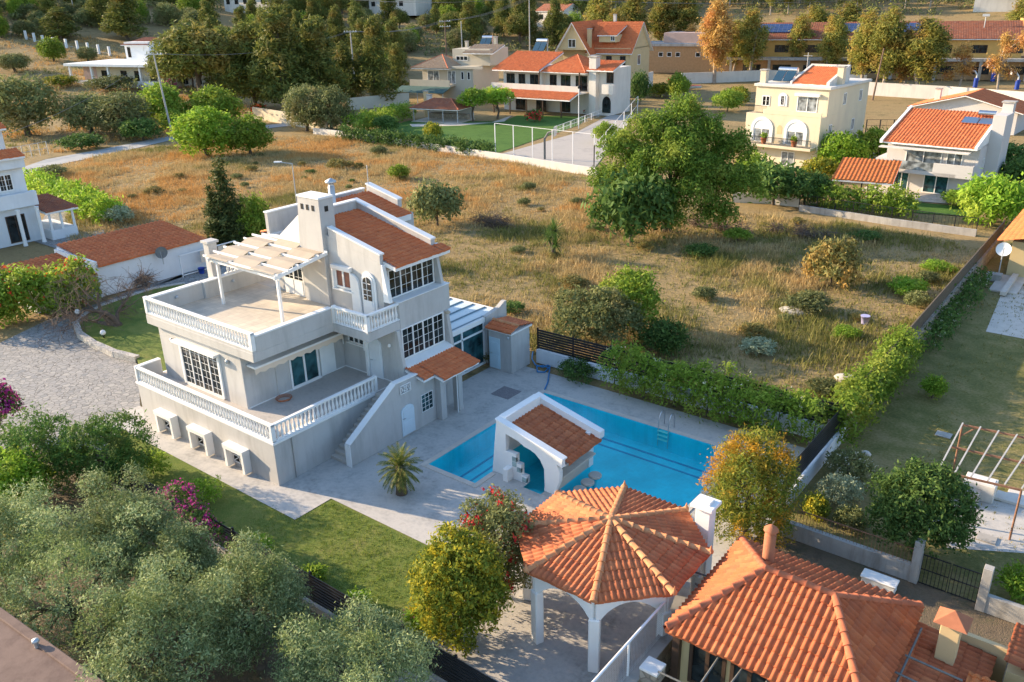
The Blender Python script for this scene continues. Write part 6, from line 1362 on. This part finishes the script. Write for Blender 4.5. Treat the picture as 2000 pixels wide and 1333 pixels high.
# --- ochre school with photovoltaic roof, brown hall
P = at(1425, 150); h = house('school', 'long ochre brick school with a red roof carrying photovoltaic panels behind the eucalyptus trees', P, 15, 'school')
MB().box(0, 68, 0, 14, 0, 4.2).build('wall', M['brick'], h); MB().box(0, 62, 1, 14, 4.2, 8.6).build('wall', M['ochre'], h); MB().box(-1, 68, -1.8, 1, 4.0, 4.6).build('canopy', M['concrete'], h)
mono(h, -1, 62.5, .2, 9, 8.6, 12, M['tile_old'], tw=.5, course=.6, amp=.08, ns=3); MB().prism([(1, 8.6), (9, 12.4), (14, 12.4), (14, 8.6)], 'x', 62, 68).build('gable_wall', M['ochre'], h)
for x, w_ in ((4, 9), (24, 9), (36, 8)): MB().obox((x, 3.2, 9.98), (w_, 0, 0), (0, 4.4, 1.7), (0, -.04, .09)).build('solar_panel', M['pv'], h)
for x in range(3, 60, 7): win(h, x, 5.6, 3.2, 1.7, y=1, mat=M['wood_dark']); win(h, x, 1.2, 4.2, 1.7, mat=M['wood_dark'], sashes=3)
for x in range(0, 68, 9): MB().box(x, x+.6, -1.7, -1.1, 0, 4).build('column', M['concrete'], h)
P = at(1248, 142); h = house('brown_hall', 'low brown brick hall with small square windows behind the red roofed house', P, 12, 'hall')
MB().box(0, 30, 0, 12, 0, 6.4).build('wall', M['brick'], h); MB().box(-.4, 30.4, -.4, 12.4, 6.4, 7.0).build('roof_slab', M['concrete'], h); MB().box(5, 30, 4, 12, 7, 9.4).build('wall', M['pink'], h)
for x in (5, 7.2, 9.4, 14.5, 16.7): win(h, x, 3.9, 1.2, 1.1, sashes=1)
# --- small houses on the hill
HL = [(1048, 52, 22, -6, 'low white house with a pale red roof seen above the solar panels', 'tile_old', 12, 5), (722, 26, 24, 4, 'long pale flat-topped house at the top edge of the hill', None, 22, 5), (440, 22, 30, 6, 'white house with a flat roof at the top edge above the pines', None, 26, 5), (1900, 24, 26, 10, 'pinkish house at the top right behind the school', 'tile_old', 20, 7)]
for bx, by, w_, a, lab, rf, wd, hh in HL:
    P = at(bx, by); h = house('hill_house', lab, P, a)
    MB().box(0, wd, 0, 9, -1, hh).build('wall', M['offwhite'], h)
    if rf: gable(h, 0, wd, 0, 9, hh, 2, M[rf], 'x', wall=M['offwhite'], tw=.5, course=.6, amp=.08, ns=3)
    else: MB().box(-1, wd+1, -1.2, 10, hh, hh+.6).build('roof_slab', W, h)
    for i in range(int(wd/4.5)): win(h, 1.2+4.4*i, hh-2.8, 1.8, 1.6, mat=M['wood_dark'])
# ================================================================ LAWNS, COURT, WALLS AND FENCES BEHIND THE FIELD
def psheet(name, pts_, mat, z): return sheet(name, [tuple(at(*p)[:2]) for p in pts_], M[mat], z)
psheet('garden_lawn', ((700, 262), (800, 236), (985, 238), (1010, 226), (1150, 228), (1130, 245), (965, 302)), 'lawn_far', .0)
psheet('garden_court', ((968, 304), (1120, 262), (1190, 225), (1240, 225), (1160, 330)), 'court', .004)
psheet('garden_path', ((800, 243), (960, 240), (1000, 226), (985, 238), (900, 246), (805, 248)), 'coping', .008)
psheet('lane', ((30, 332), (90, 312), (200, 292), (345, 263), (352, 270), (210, 303), (100, 325), (36, 348)), 'road', .0)
psheet('lane', ((352, 264), (600, 236), (604, 242), (352, 270)), 'road', .0)
psheet('side_yard', ((60, 470), (215, 520), (200, 432), (100, 400)), 'crazy', .0)
psheet('school_yard', ((1690, 150), (2040, 160), (2040, 195), (1690, 180)), 'court', .0)
psheet('sports_court', ((1750, 160), (1990, 166), (1985, 178), (1700, 172)), 'court_g', .03)
psheet('sports_court', ((1880, 164), (1990, 167), (1975, 175), (1870, 170)), 'court_r', .05)
psheet('garden_lawn', ((1570, 400), (1900, 425), (1890, 405), (1700, 388)), 'lawn_far', .0)
psheet('terrace_path', ((1690, 378), (1900, 398), (1890, 402), (1690, 386)), 'coping', .01)
def wall(label, pts_, h, mat, t=.25, name='garden_wall'):
    P0 = at(*pts_[0]); o = thing(name, label, 'wall', P0); mb = MB()
    for i in range(len(pts_)-1):
        a, b = at(*pts_[i]), at(*pts_[i+1]); d = (b-a); n_ = Vector((-d.y, d.x, 0)).normalized()*t; k = .004*i; mb.obox(a-Vector((0, 0, .2)), (d.x, d.y, d.z), n_, (0, 0, h+.2+k))
    mb.build('wall', M[mat], o); return o
wall('low pinkish retaining wall between field and garden lawn', ((612, 262), (660, 268), (760, 282), (965, 313), (1165, 345)), 1.0, 'offwhite')
wall('curved pale garden wall behind the silvery tree', ((495, 232), (560, 243), (640, 258)), 2.2, 'cream')
wall('pale rendered wall running left from the beige house garden', ((680, 216), (760, 208), (800, 205)), 2.4, 'beige')
wall('grey wall between the sports courts and the dry strip', ((1690, 186), (1850, 196), (2040, 212)), 2.6, 'offwhite')
wall('low stone wall with pale railings under the huge tree', ((1430, 395), (1500, 398), (1560, 405)), 1.0, 'offwhite')
wall('concrete wall under the railings of the balcony house garden', ((1560, 412), (1740, 440), (1905, 462)), .6, 'concrete')
wall('white garden wall beside the gable house', ((1180, 190), (1275, 170)), 3.4, 'offwhite')
wall('pale wall behind the eucalyptus trunks', ((1330, 164), (1500, 158), (1690, 170)), 2.4, 'offwhite')
def fence_px(label, pts_, h, n, mat='black_metal', rails=(1.0,), dens=.35, pw=.05, name='railing_fence', mesh=True):
    P0 = at(*pts_[0]); o = thing(name, label, 'fence', P0); z = Vector((0, 0, 1)); mb = MB(); k = 0
    for i in range(len(pts_)-1):
        a, b = at(*pts_[i]), at(*pts_[i+1]); L = (b-a).length
        for r_ in rails: mb.bar(a+z*h*r_, b+z*h*r_, .05)
        if mesh:
            for j in range(int(L/dens)): c = a.lerp(b, j*dens/L); mb.bar(c, c+z*h, .022)
    if mb.v: mb.build('rails', M[mat], o)
    pts3 = [at(*p) for p in pts_]; tot = sum((pts3[i+1]-pts3[i]).length for i in range(len(pts3)-1))
    for k in range(n+1):
        s = tot*k/n; i = 0
        while i < len(pts3)-2 and s > (pts3[i+1]-pts3[i]).length: s -= (pts3[i+1]-pts3[i]).length; i += 1
        c = pts3[i].lerp(pts3[i+1], min(1, s/(pts3[i+1]-pts3[i]).length)); MB().bar(c, c+z*h, pw*1.6).build('post', M[mat], o)
    return o
fence_px('tall white posts and rails round the garden basketball court', ((968, 304), (1160, 332)), 4.6, 5, 'white_metal', (1.0,), 2, .06, 'court_fence', False)
fence_px('white rail fence along the far side of the garden court', ((1160, 332), (1245, 222)), 3.2, 5, 'white_metal', (1.0, .5), 2, .06, 'court_fence', False)
fence_px('white railing beside the ramp below the veranda', ((1085, 262), (1180, 225)), 1.2, 7, 'white_metal', (1.0, .5), .8, .05)
fence_px('dark railings along the garden of the balcony house', ((1560, 410), (1740, 438), (1905, 460)), 1.6, 9, 'black_metal', (1.0, .1), .3)
fence_px('wire fence by the lane near the left edge', ((30, 315), (95, 302)), 2.0, 4, 'galv', (1.0, .5), .9)
fence_px('black gate rails between the cream house and the bungalow', ((1690, 262), (1770, 262)), 2.2, 3, 'black_metal', (1.0, .6, .2), 3, .1)
fence_px('white pillared fence on the hillside meadow', ((52, 78), (95, 90), (140, 96), (215, 110)), 2.6, 8, 'bluewhite', (.25,), 3, .35, 'pillar_fence', False)
hedge('clipped dark hedge along the edge of the big garden lawn', at(665, 272), at(960, 306), 2.2, 1.6, 'dark', 81, 26, .25, .2)
hedge('light green hedge between the tall white house and the field', at(65, 372), at(215, 440), 3.0, 2.4, 'bright', 82, 34, .25, .2)
hedge('red flowering hedge in front of the whitewashed outbuilding', at(-40, 640), at(178, 600), 3.4, 3.1, 'broad', 83, 150, .22, .17, blossom=('red', 12, .12))
hedge('dense green hedge in front of the garden pavilion', at(690, 262), at(795, 232), 4.0, 2.6, 'broad', 84, 30, .28, .22)
hedge('row of green garden shrubs behind the dark railings', at(1590, 405), at(1780, 425), 3.2, 2.2, 'broad', 85, 36, .25, .2)
hedge('bright vine covered hedge at the right end of the railings', at(1890, 425), at(2010, 440), 3.5, 3.2, 'bright', 86, 44, .25, .2)
# ================================================================ POLES, WIRES, HOOPS
def utility(bx, by, top, label, mat='pole_conc', arms=1, lean=0.0, group=None):
    P = at(bx, by); H = tall(P, top); o = thing('utility_pole', label, 'pole', P, local=True); e = Vector((rt.x*lean*H, rt.y*lean*H, H))
    MB().tube([(0, 0, -.3), e], [.2, .12], 8).build('pole', M[mat], o)
    for k in range(arms):
        c = e-Vector((0, 0, .3+1.3*k)); mb = MB().bar(c-rt*1.5, c+rt*1.5, .13)
        mb.build('crossarm', M['galv'], o); ins = MB()
        for s in (-1.3, -.7, .7, 1.3): ins.lathe(c+rt*s, [(.05, 0), (.09, .1), (.05, .3)], 6)
        ins.build('insulators', M['white'], o)
    return P+e-Vector((0, 0, .1))
T1 = utility(336, 262, 103, 'leaning concrete utility pole by the lane among the left trees', lean=-.06)
T2 = utility(695, 185, 60, 'utility pole with crossarm in front of the tall pine')
T3 = utility(873, 130, 40, 'wooden utility pole with two crossarms behind the beige house', 'pole_wood', 2)
T4 = utility(1035, 112, -5, 'tall utility pole beside the solar panels of the red roofed house')
T5 = utility(1704, 196, 95, 'brown wooden pole standing next to the cream house', 'pole_wood', 0, .09)
T6 = utility(148, 40, -15, 'thin pale pole on the hill at the top left')
T7 = utility(903, 105, 42, 'slim pole behind the solar heater of the beige house', arms=0)
T8 = utility(1340, 128, 60, 'thin rusty pole among the eucalyptus trees', 'rust', 0)
def wires(a, b, n, label, sag=1.2, sp=.7):
    o = thing('power_line', label, 'wires', a, local=True)
    for i in range(n):
        of = rt*(i-(n-1)/2)*sp; pts_ = [(b-a)*s+of-Vector((0, 0, sag*4*s*(1-s))) for s in [k/12 for k in range(13)]]
        MB().tube(pts_, .022, 4, cap=False).build('wire', M['wire'], o)
wires(T2, T3, 4, 'power lines from the pine pole to the pole behind the beige house'); wires(T3, T4, 4, 'power lines running behind the solar heaters')
wires(T4, at(2080, 70)+Vector((0, 0, 13)), 3, 'power lines crossing above the eucalyptus row to the right edge', 3); wires(at(500, 60)+Vector((0, 0, 14)), T4, 3, 'power lines across the top of the hillside wood', 3); wires(T1, T2, 2, 'power lines over the pines from the leaning pole', 2)
wires(Vector((-64, 13, 9)), T1, 1, 'single cable from the tall white house to the leaning pole', 1.5)
P = at(584, 432); H = tall(P, 320); o = thing('street_lamp', 'slim street lamp with a horizontal head standing in the dry grass', 'street lamp', P, local=True)
MB().tube([(0, 0, -.1), (0, 0, H)], [.08, .05], 8).build('pole', M['galv'], o); MB().bar(Vector((0, 0, H)), -rt*1.2+Vector((0, 0, H+.15)), .08).build('arm', M['galv'], o); MB().obox(-rt*1.9+Vector((0, 0, H+.1)), rt*.8, dp*.3, (0, 0, .14)).build('lamp_head', M['white_metal'], o)
P = at(1130, 252); H = tall(P, 168); o = thing('garden_lamp', 'tall white lamp post with lantern on the garden lawn', 'street lamp', P, local=True); MB().tube([(0, 0, 0), (0, 0, H-.5)], .07, 8).build('pole', M['white_metal'], o); MB().lathe((0, 0, H-.5), [(.08, 0), (.22, .15), (.22, .45), (.05, .6)], 8).build('lantern', M['black_metal'], o)
def hoop(bx, by, label, H, az, mat='pole_grey', pad=None):
    P = at(bx, by); o = thing('basketball_hoop', label, 'basketball hoop', P, R(az), local=True)
    MB().tube([(0, 0, 0), (0, 0, H*.62), (.5, 0, H*.8), (1.5, 0, H*.88)], .16, 8).build('post', M[mat], o); MB().box(1.5, 1.56, -.9, .9, H*.72, H).build('backboard', M['offwhite'], o)
    MB().tube([(1.9+.25*math.cos(t), .25*math.sin(t), H*.78) for t in np.linspace(0, 6.28, 14)], .02, 5).build('rim', M['red_flag'], o)
    if pad: MB().lathe((0, 0, 0), [(.45, .1), (.45, 2.0)], 10).build('pad', M[pad], o)
hoop(1064, 312, 'grey basketball stand with white backboard in the garden court', 4.6, 22)
for bx, by, lab in ((1904, 172, 'basketball stand with blue pad on the school court, nearest the thin trees'), (1985, 176, 'basketball stand with blue pad at the right end of the school court'), (1938, 160, 'basketball stand with blue pad at the back of the school court')): hoop(bx, by, lab, 4.2, 200, 'white_metal', 'court_b')
P = at(1905, 150); o = thing('floodlight_mast', 'tall slim floodlight mast beside the school court', 'mast', P, local=True); MB().tube([(0, 0, 0), (0, 0, 13)], [.14, .08], 8).build('pole', M['galv'], o); MB().box(-.7, .7, -.2, .2, 12.8, 13.3).build('lamp_head', M['galv'], o)
P = at(1345, 176); o = thing('boat', 'small white and red boat lying upside down by the garden', 'boat', P, local=True)
mb = MB(); vs = []; N = 9
for i in range(N):
    s = i/(N-1); w_ = .8*math.sin(math.pi*(.12+.8*s))**.6
    vs += [(-rt.x*(2.8-5.6*s)+dp.x*k*w_, -rt.y*(2.8-5.6*s)+dp.y*k*w_, .3+zz) for k, zz in ((-1, .55), (-.7, .1), (0, -.1), (.7, .1), (1, .55))]
for i in range(N-1):
    for j in range(4): mb.f.append((i*5+j, i*5+j+1, (i+1)*5+j+1, (i+1)*5+j)); mb.sm.append(True)
mb.v = [tuple(v) for v in vs]; mb.build('hull', M['white'], o); MB().bar(-rt*2.7+Vector((0, 0, .86)), rt*2.7+Vector((0, 0, .86)), .12).build('stripe', M['red_flag'], o)
# ================================================================ TREES BEHIND
B = [('olive_tree#0', 55, 264, 150, 68, 'big grey olive tree beside the lane at the left edge'), ('olive_tree#1', 180, 262, 180, 50, 'grey olive tree on the slope right of the big left-edge olive'), ('olive_tree#0', 245, 266, 182, 58, 'dull olive tree just left of the leaning pole'),
 ('broadleaf_tree#0', 318, 248, 164, 48, 'rounded green tree in front of the leaning utility pole'), ('broadleaf_tree#1', 405, 305, 212, 58, 'bright green bushy tree at the field edge by the lane'), ('broadleaf_tree#0', 425, 245, 170, 52, 'green tree right behind the bright bushy tree'), ('broadleaf_tree#0', 490, 302, 226, 42, 'darker green tree right of the bright bushy tree'),
 ('stone_pine#0', 400, 215, 52, 80, 'broad pine in front of the low white house'), ('stone_pine#0', 345, 195, 100, 40, 'smaller pine left of the broad pine over the white house'), ('pine_tree#0', 500, 215, 50, 62, 'tall pine behind the red blossom at the garden wall'), ('pine_tree#1', 560, 225, 22, 66, 'tallest dense pine left of the silvery tree'), ('pine_tree#2', 630, 218, 40, 58, 'dense pine just behind the silvery tree'), ('pine_tree#0', 680, 205, 90, 36, 'smaller pine by the crossarm pole'), ('pine_tree#1', 740, 205, 40, 44, 'tall conical pine left of the beige house'),
 ('pine_tree#2', 455, 175, 55, 50, 'pine between the broad pine and the taller pines'), ('olive_tree#1', 600, 256, 166, 40, 'silvery grey tree at the corner of the pale garden wall, left of its pair'), ('olive_tree#0', 648, 258, 170, 42, 'silvery grey tree at the corner of the pale garden wall, right of its pair'), ('citrus_tree#0', 924, 238, 172, 28, 'round light green citrus tree next to the pavilion'), ('citrus_tree#0', 972, 232, 170, 32, 'round light green citrus tree by the corner of the veranda'),
 ('citrus_tree#0', 1190, 214, 175, 24, 'little yellowish tree beside the arched window of the white house'), ('broadleaf_tree#0', 105, 120, 74, 24, 'small round green tree alone in the hillside meadow'), ('olive_tree#0', 172, 120, 92, 20, 'small olive bush above the flat-roofed house'), ('pine_tree#0', 120, 78, 18, 40, 'brownish pine left of the hill meadow wall'), ('pine_tree#1', 250, 78, -12, 48, 'tall pine at the top edge behind the flat-roofed house'), ('olive_tree#1', 30, 140, 104, 30, 'grey bush tree at the left edge of the meadow'),
 ('eucalyptus_tree#0', 1168, 128, -14, 34, 'leafy eucalyptus at the left end of the row, next to the gable house'), ('eucalyptus_tree#1', 1235, 118, -8, 34, 'second eucalyptus from the gable house'), ('eucalyptus_tree#0', 1290, 104, -10, 30, 'eucalyptus behind the brown hall, left one'), ('eucalyptus_tree#1', 1335, 104, -12, 30, 'eucalyptus behind the brown hall, right one'), ('eucalyptus_tree#4', 1345, 132, 52, 26, 'short round rusty eucalyptus in front of the brown hall'), ('eucalyptus_tree#3', 1395, 162, -2, 34, 'tallest rusty orange eucalyptus with a pale bare trunk'), ('eucalyptus_tree#1', 1462, 158, 18, 32, 'eucalyptus right of the tallest rusty one'),
 ('eucalyptus_tree#1', 1620, 160, 30, 30, 'eucalyptus showing between the cream house heater and chimney'), ('eucalyptus_tree#0', 1555, 150, 30, 26, 'eucalyptus just left of the cream house water heater'), ('eucalyptus_tree#0', 1680, 180, 22, 34, 'eucalyptus just left of the brown wooden pole'), ('eucalyptus_tree#4', 1760, 185, 60, 26, 'rusty short eucalyptus between two pale trunks before the school'), ('eucalyptus_tree#0', 1200, 140, 20, 30, 'lower eucalyptus just behind the gable house ridge'), ('eucalyptus_tree#1', 1430, 150, 40, 26, 'slim eucalyptus close right of the tallest rusty one'), ('eucalyptus_tree#0', 1515, 122, 40, 22, 'slim eucalyptus in front of the left part of the school'), ('eucalyptus_tree#1', 1585, 118, 12, 36, 'leafy eucalyptus behind the cream house roof'), ('eucalyptus_tree#0', 1650, 118, 8, 36, 'broad eucalyptus right of the cream house chimney'), ('eucalyptus_tree#0', 1722, 186, 16, 38, 'tall eucalyptus with leaning pale trunk by the brown wooden pole'), ('eucalyptus_tree#1', 1795, 190, 36, 46, 'wide topped eucalyptus with a pale trunk before the school'), ('sparse_eucalyptus#0', 1868, 190, 84, 30, 'thin reddish half bare eucalyptus left of the court stands'), ('sparse_eucalyptus#0', 1945, 200, 56, 30, 'thin orange half bare eucalyptus by the court stands'), ('eucalyptus_tree#0', 1990, 110, -8, 34, 'eucalyptus at the top right corner'),
 ('cypress_tree#0', 452, 488, 326, 36, 'tall dark cypress behind the upper terrace pillar'), ('cypress_tree#0', 428, 490, 375, 24, 'shorter slim cypress left of the tall cypress'), ('cypress_tree#0', 476, 492, 398, 26, 'low cypress right of the tall cypress'), ('broadleaf_tree#0', 505, 488, 384, 34, 'green tree between cypress and villa wall')]
for k, bx, by, tp, hw, lab in B: plant_px(k, bx, by, tp, hw, lab)
Sx = [('round_shrub#3', 846, 276, 240, 18, 'round clipped yellow-green ball shrub on the big lawn'), ('round_shrub#3', 1290, 190, 163, 24, 'yellow flowering shrub by the white rail fence'), ('round_shrub#4', 232, 436, 404, 26, 'whitish shrub at the end of the light green hedge'), ('round_shrub#1', 1420, 218, 176, 30, 'green shrub left of the cream house upper terrace'), ('round_shrub#3', 1440, 205, 170, 22, 'yellowish shrub left of the cream house'), ('round_shrub#1', 1325, 195, 145, 22, 'green climber beside the upturned boat'), ('round_shrub#0', 1250, 205, 140, 18, 'dark shrub at the corner of the gable house'),
 ('round_shrub#6', 1640, 338, 262, 44, 'bright green shrub between the cream house and the carport'), ('round_shrub#1', 1700, 320, 252, 40, 'large green shrub against the side of the balcony house'), ('round_shrub#3', 1600, 350, 310, 36, 'yellow-green bush under the cream house balcony'), ('round_shrub#0', 1510, 400, 318, 62, 'dark leafy bush right of the huge field tree'), ('round_shrub#0', 1570, 400, 335, 46, 'dark bush left of the orange carport'), ('round_shrub#1', 1470, 365, 300, 34, 'green bush below the cream house front'), ('round_shrub#6', 1880, 402, 372, 40, 'light green shrub at the porch of the balcony house'), ('round_shrub#6', 1935, 440, 345, 56, 'big bright shrub by the yellow house roof'), ('round_shrub#0', 1965, 330, 280, 40, 'dark shrub right of the balcony house'), ('round_shrub#0', 1985, 380, 310, 36, 'dark shrub at the right edge above the bright one'),
 ('round_shrub#0', 755, 258, 226, 24, 'fan-leaved dark shrub on the left end of the lawn'), ('round_shrub#1', 1180, 280, 240, 22, 'small green shrub by the white rails of the court'), ('round_shrub#1', 345, 255, 215, 30, 'low green bush at the foot of the leaning pole'), ('round_shrub#0', 280, 275, 232, 36, 'dark bush along the lane'), ('round_shrub#0', 160, 292, 262, 40, 'dark low bush on the lane edge below the olives'), ('round_shrub#5', 215, 178, 150, 40, 'grey-green bush in front of the flat-roofed house'), ('round_shrub#3', 120, 170, 148, 30, 'yellow flowering bush left of the flat-roofed house'), ('round_shrub#5', 100, 345, 325, 30, 'green weed clump by the lane end')]
for k, bx, by, tp, hw, lab in Sx: plant_px(k, bx, by, tp, hw, lab, 'shrub')
for bx, by, tp, hw, lf, lab in ((505, 226, 205, 14, 'red', 'shrub in red blossom at the end of the pale garden wall'), (335, 185, 152, 20, 'boug_pur', 'dark magenta bougainvillea beside the flat-roofed house'), (1155, 222, 205, 20, 'boug_red', 'red rose bush at the foot of the veranda house'), (1042, 238, 216, 16, 'boug_red', 'red rose bush in the middle of the garden lawn'), (1320, 168, 150, 18, 'boug_red', 'red flowering shrub by the boat')):
    P = at(bx, by); hh = tall(P, tp); r = wide(P, hw); rg = np.random.default_rng(bx); bush('flowering_shrub', lab, 'shrub', P, dome((0, 0, hh*.5), r, hh*.55, 9, .42, rg, low=-.6), 'dark', 110, 8, .16, .16, bx, .05, hh*.5, parts=(('blossom', lf, 45, .15, .3),))
# the wood over the hillside at the top
def proj(P):
    q = AX @ (np.array(P)-CAM); return 1000+F_PX*q[0]/q[2], 666.5-F_PX*q[1]/q[2]
BL_ = [(HL_[0], HL_[1]) for HL_ in HL]; rg = np.random.default_rng(404); made = 0; placed = []
WL = {'pine_tree': ('dark pine in the wood covering the hillside at the top', 'pines of the hillside wood'), 'stone_pine': ('spreading round topped pine in the hillside wood', 'round topped pines of the hillside wood'), 'olive_tree': ('grey-green scrub tree in the hillside wood', 'scrub trees of the hillside wood'), 'broadleaf_tree': ('green leafy tree in the hillside wood', 'leafy trees of the hillside wood'), 'eucalyptus_tree': ('pale leafy eucalyptus far up the slope behind the school', 'eucalyptus far behind the school')}
for _ in range(30000):
    if made >= 400: break
    r = 196+214*rg.random()**1.1; th = rg.uniform(-34, 34); d = ray(1000, 300); a0_ = math.atan2(d[1], d[0])+R(th); x, y = CAM[0]+r*math.cos(a0_), CAM[1]+r*math.sin(a0_); P = Vector((x, y, T(x, y))); px_, py_ = proj(P)
    if not (-60 < px_ < 2060) or py_ > 185: continue
    if px_ > 1130 and py_ > 30: continue
    if px_ > 780 and py_ > 105: continue
    if 140 < px_ < 350 and 60 < py_ < 190: continue
    if px_ < 240 and 82 < py_: continue
    if any(abs(px_-25-b[0]) < 55 and 0 < py_-b[1] < 18 for b in BL_): continue
    if any((x-q[0])**2+(y-q[1])**2 < 4.3**2 for q in placed): continue
    k = 'eucalyptus_tree' if px_ > 1130 else rg.choice(['pine_tree', 'pine_tree', 'stone_pine', 'olive_tree', 'olive_tree', 'broadleaf_tree'])
    v = {'pine_tree': rg.integers(0, 3), 'stone_pine': 0, 'olive_tree': rg.integers(0, 2), 'broadleaf_tree': 0, 'eucalyptus_tree': rg.integers(0, 2)}[k]
    h = {'pine_tree': rg.uniform(8, 14), 'stone_pine': rg.uniform(7, 10), 'olive_tree': rg.uniform(4.5, 7), 'broadleaf_tree': rg.uniform(5.5, 8), 'eucalyptus_tree': rg.uniform(10, 15)}[k]
    w_ = h*{'pine_tree': .62, 'stone_pine': .9, 'olive_tree': 1.2, 'broadleaf_tree': .95, 'eucalyptus_tree': .42}[k]
    plant('%s#%d' % (k, v), P, h, w_*rg.uniform(.85, 1.2), WL[k][0], 'tree', WL[k][1]); placed.append((x, y)); made += 1
# scrub between the trees: one mass nobody could count
xs, ys, ns_ = [], [], 0; lb = []
while len(lb) < 1800:
    r = rg.uniform(190, 420); th = rg.uniform(-34, 34); a0_ = math.atan2(d[1], d[0])+R(th); x, y = CAM[0]+r*math.cos(a0_), CAM[1]+r*math.sin(a0_); px_, py_ = proj((x, y, T(x, y)))
    if not (-60 < px_ < 2060) or (px_ > 1130 and py_ > 30) or (px_ > 780 and py_ > 110) or (140 < px_ < 340 and 60 < py_ < 175) or (px_ < 240 and 76 < py_) or py_ > 190: continue
    if any(abs(px_-25-b[0]) < 75 and 0 < py_-b[1] < 34 for b in BL_): continue
    s_ = rg.uniform(1.0, 2.4); lb.append((x, y, T(x, y)+s_*.3, s_*1.3, s_*1.3, s_*.8))
Vv, Ff = cloud(lb, 16000, 6, .5, .42, rg, low=-.1); uo = link('undergrowth', np_mesh('undergrowth', Vv, Ff), LEAF['scrub']); uo['kind'] = 'stuff'
for pr0 in PROTO.values():
    if not pr0[3]: bpy.data.objects.remove(pr0[0])
# ================================================================ LIGHT
SUN_EL = R(19); travel = Vector((.960*math.cos(SUN_EL), .281*math.cos(SUN_EL), -math.sin(SUN_EL)))
sd = bpy.data.lights.new('sun', 'SUN'); sd.energy = 4.3; sd.angle = R(.6); sd.color = (1.0, .78, .52)
so = bpy.data.objects.new('sun', sd); C.objects.link(so); so.rotation_euler = travel.to_track_quat('-Z', 'Y').to_euler(); so.location = (-60, -20, 60)
w = bpy.data.worlds.new('World'); scene.world = w; w.use_nodes = True; nt = w.node_tree
sky = nt.nodes.new('ShaderNodeTexSky'); sky.sky_type = 'NISHITA'; sky.sun_disc = False; sky.sun_elevation = SUN_EL
sky.sun_rotation = math.atan2(-travel.x, -travel.y); sky.air_density = 1.1; sky.dust_density = .8; sky.ozone_density = 2.4
bg = nt.nodes['Background']; bg.inputs[1].default_value = .15; nt.links.new(sky.outputs[0], bg.inputs[0])
scene.view_settings.view_transform = 'Standard'; scene.view_settings.look = 'None'; scene.view_settings.exposure = 1.36; scene.view_settings.gamma = 1
scene.render.engine = 'CYCLES'; cy = scene.cycles
cy.max_bounces = 6; cy.diffuse_bounces = 3; cy.glossy_bounces = 2; cy.transmission_bounces = 3; cy.transparent_max_bounces = 6
cy.use_adaptive_sampling = True; cy.use_denoising = True
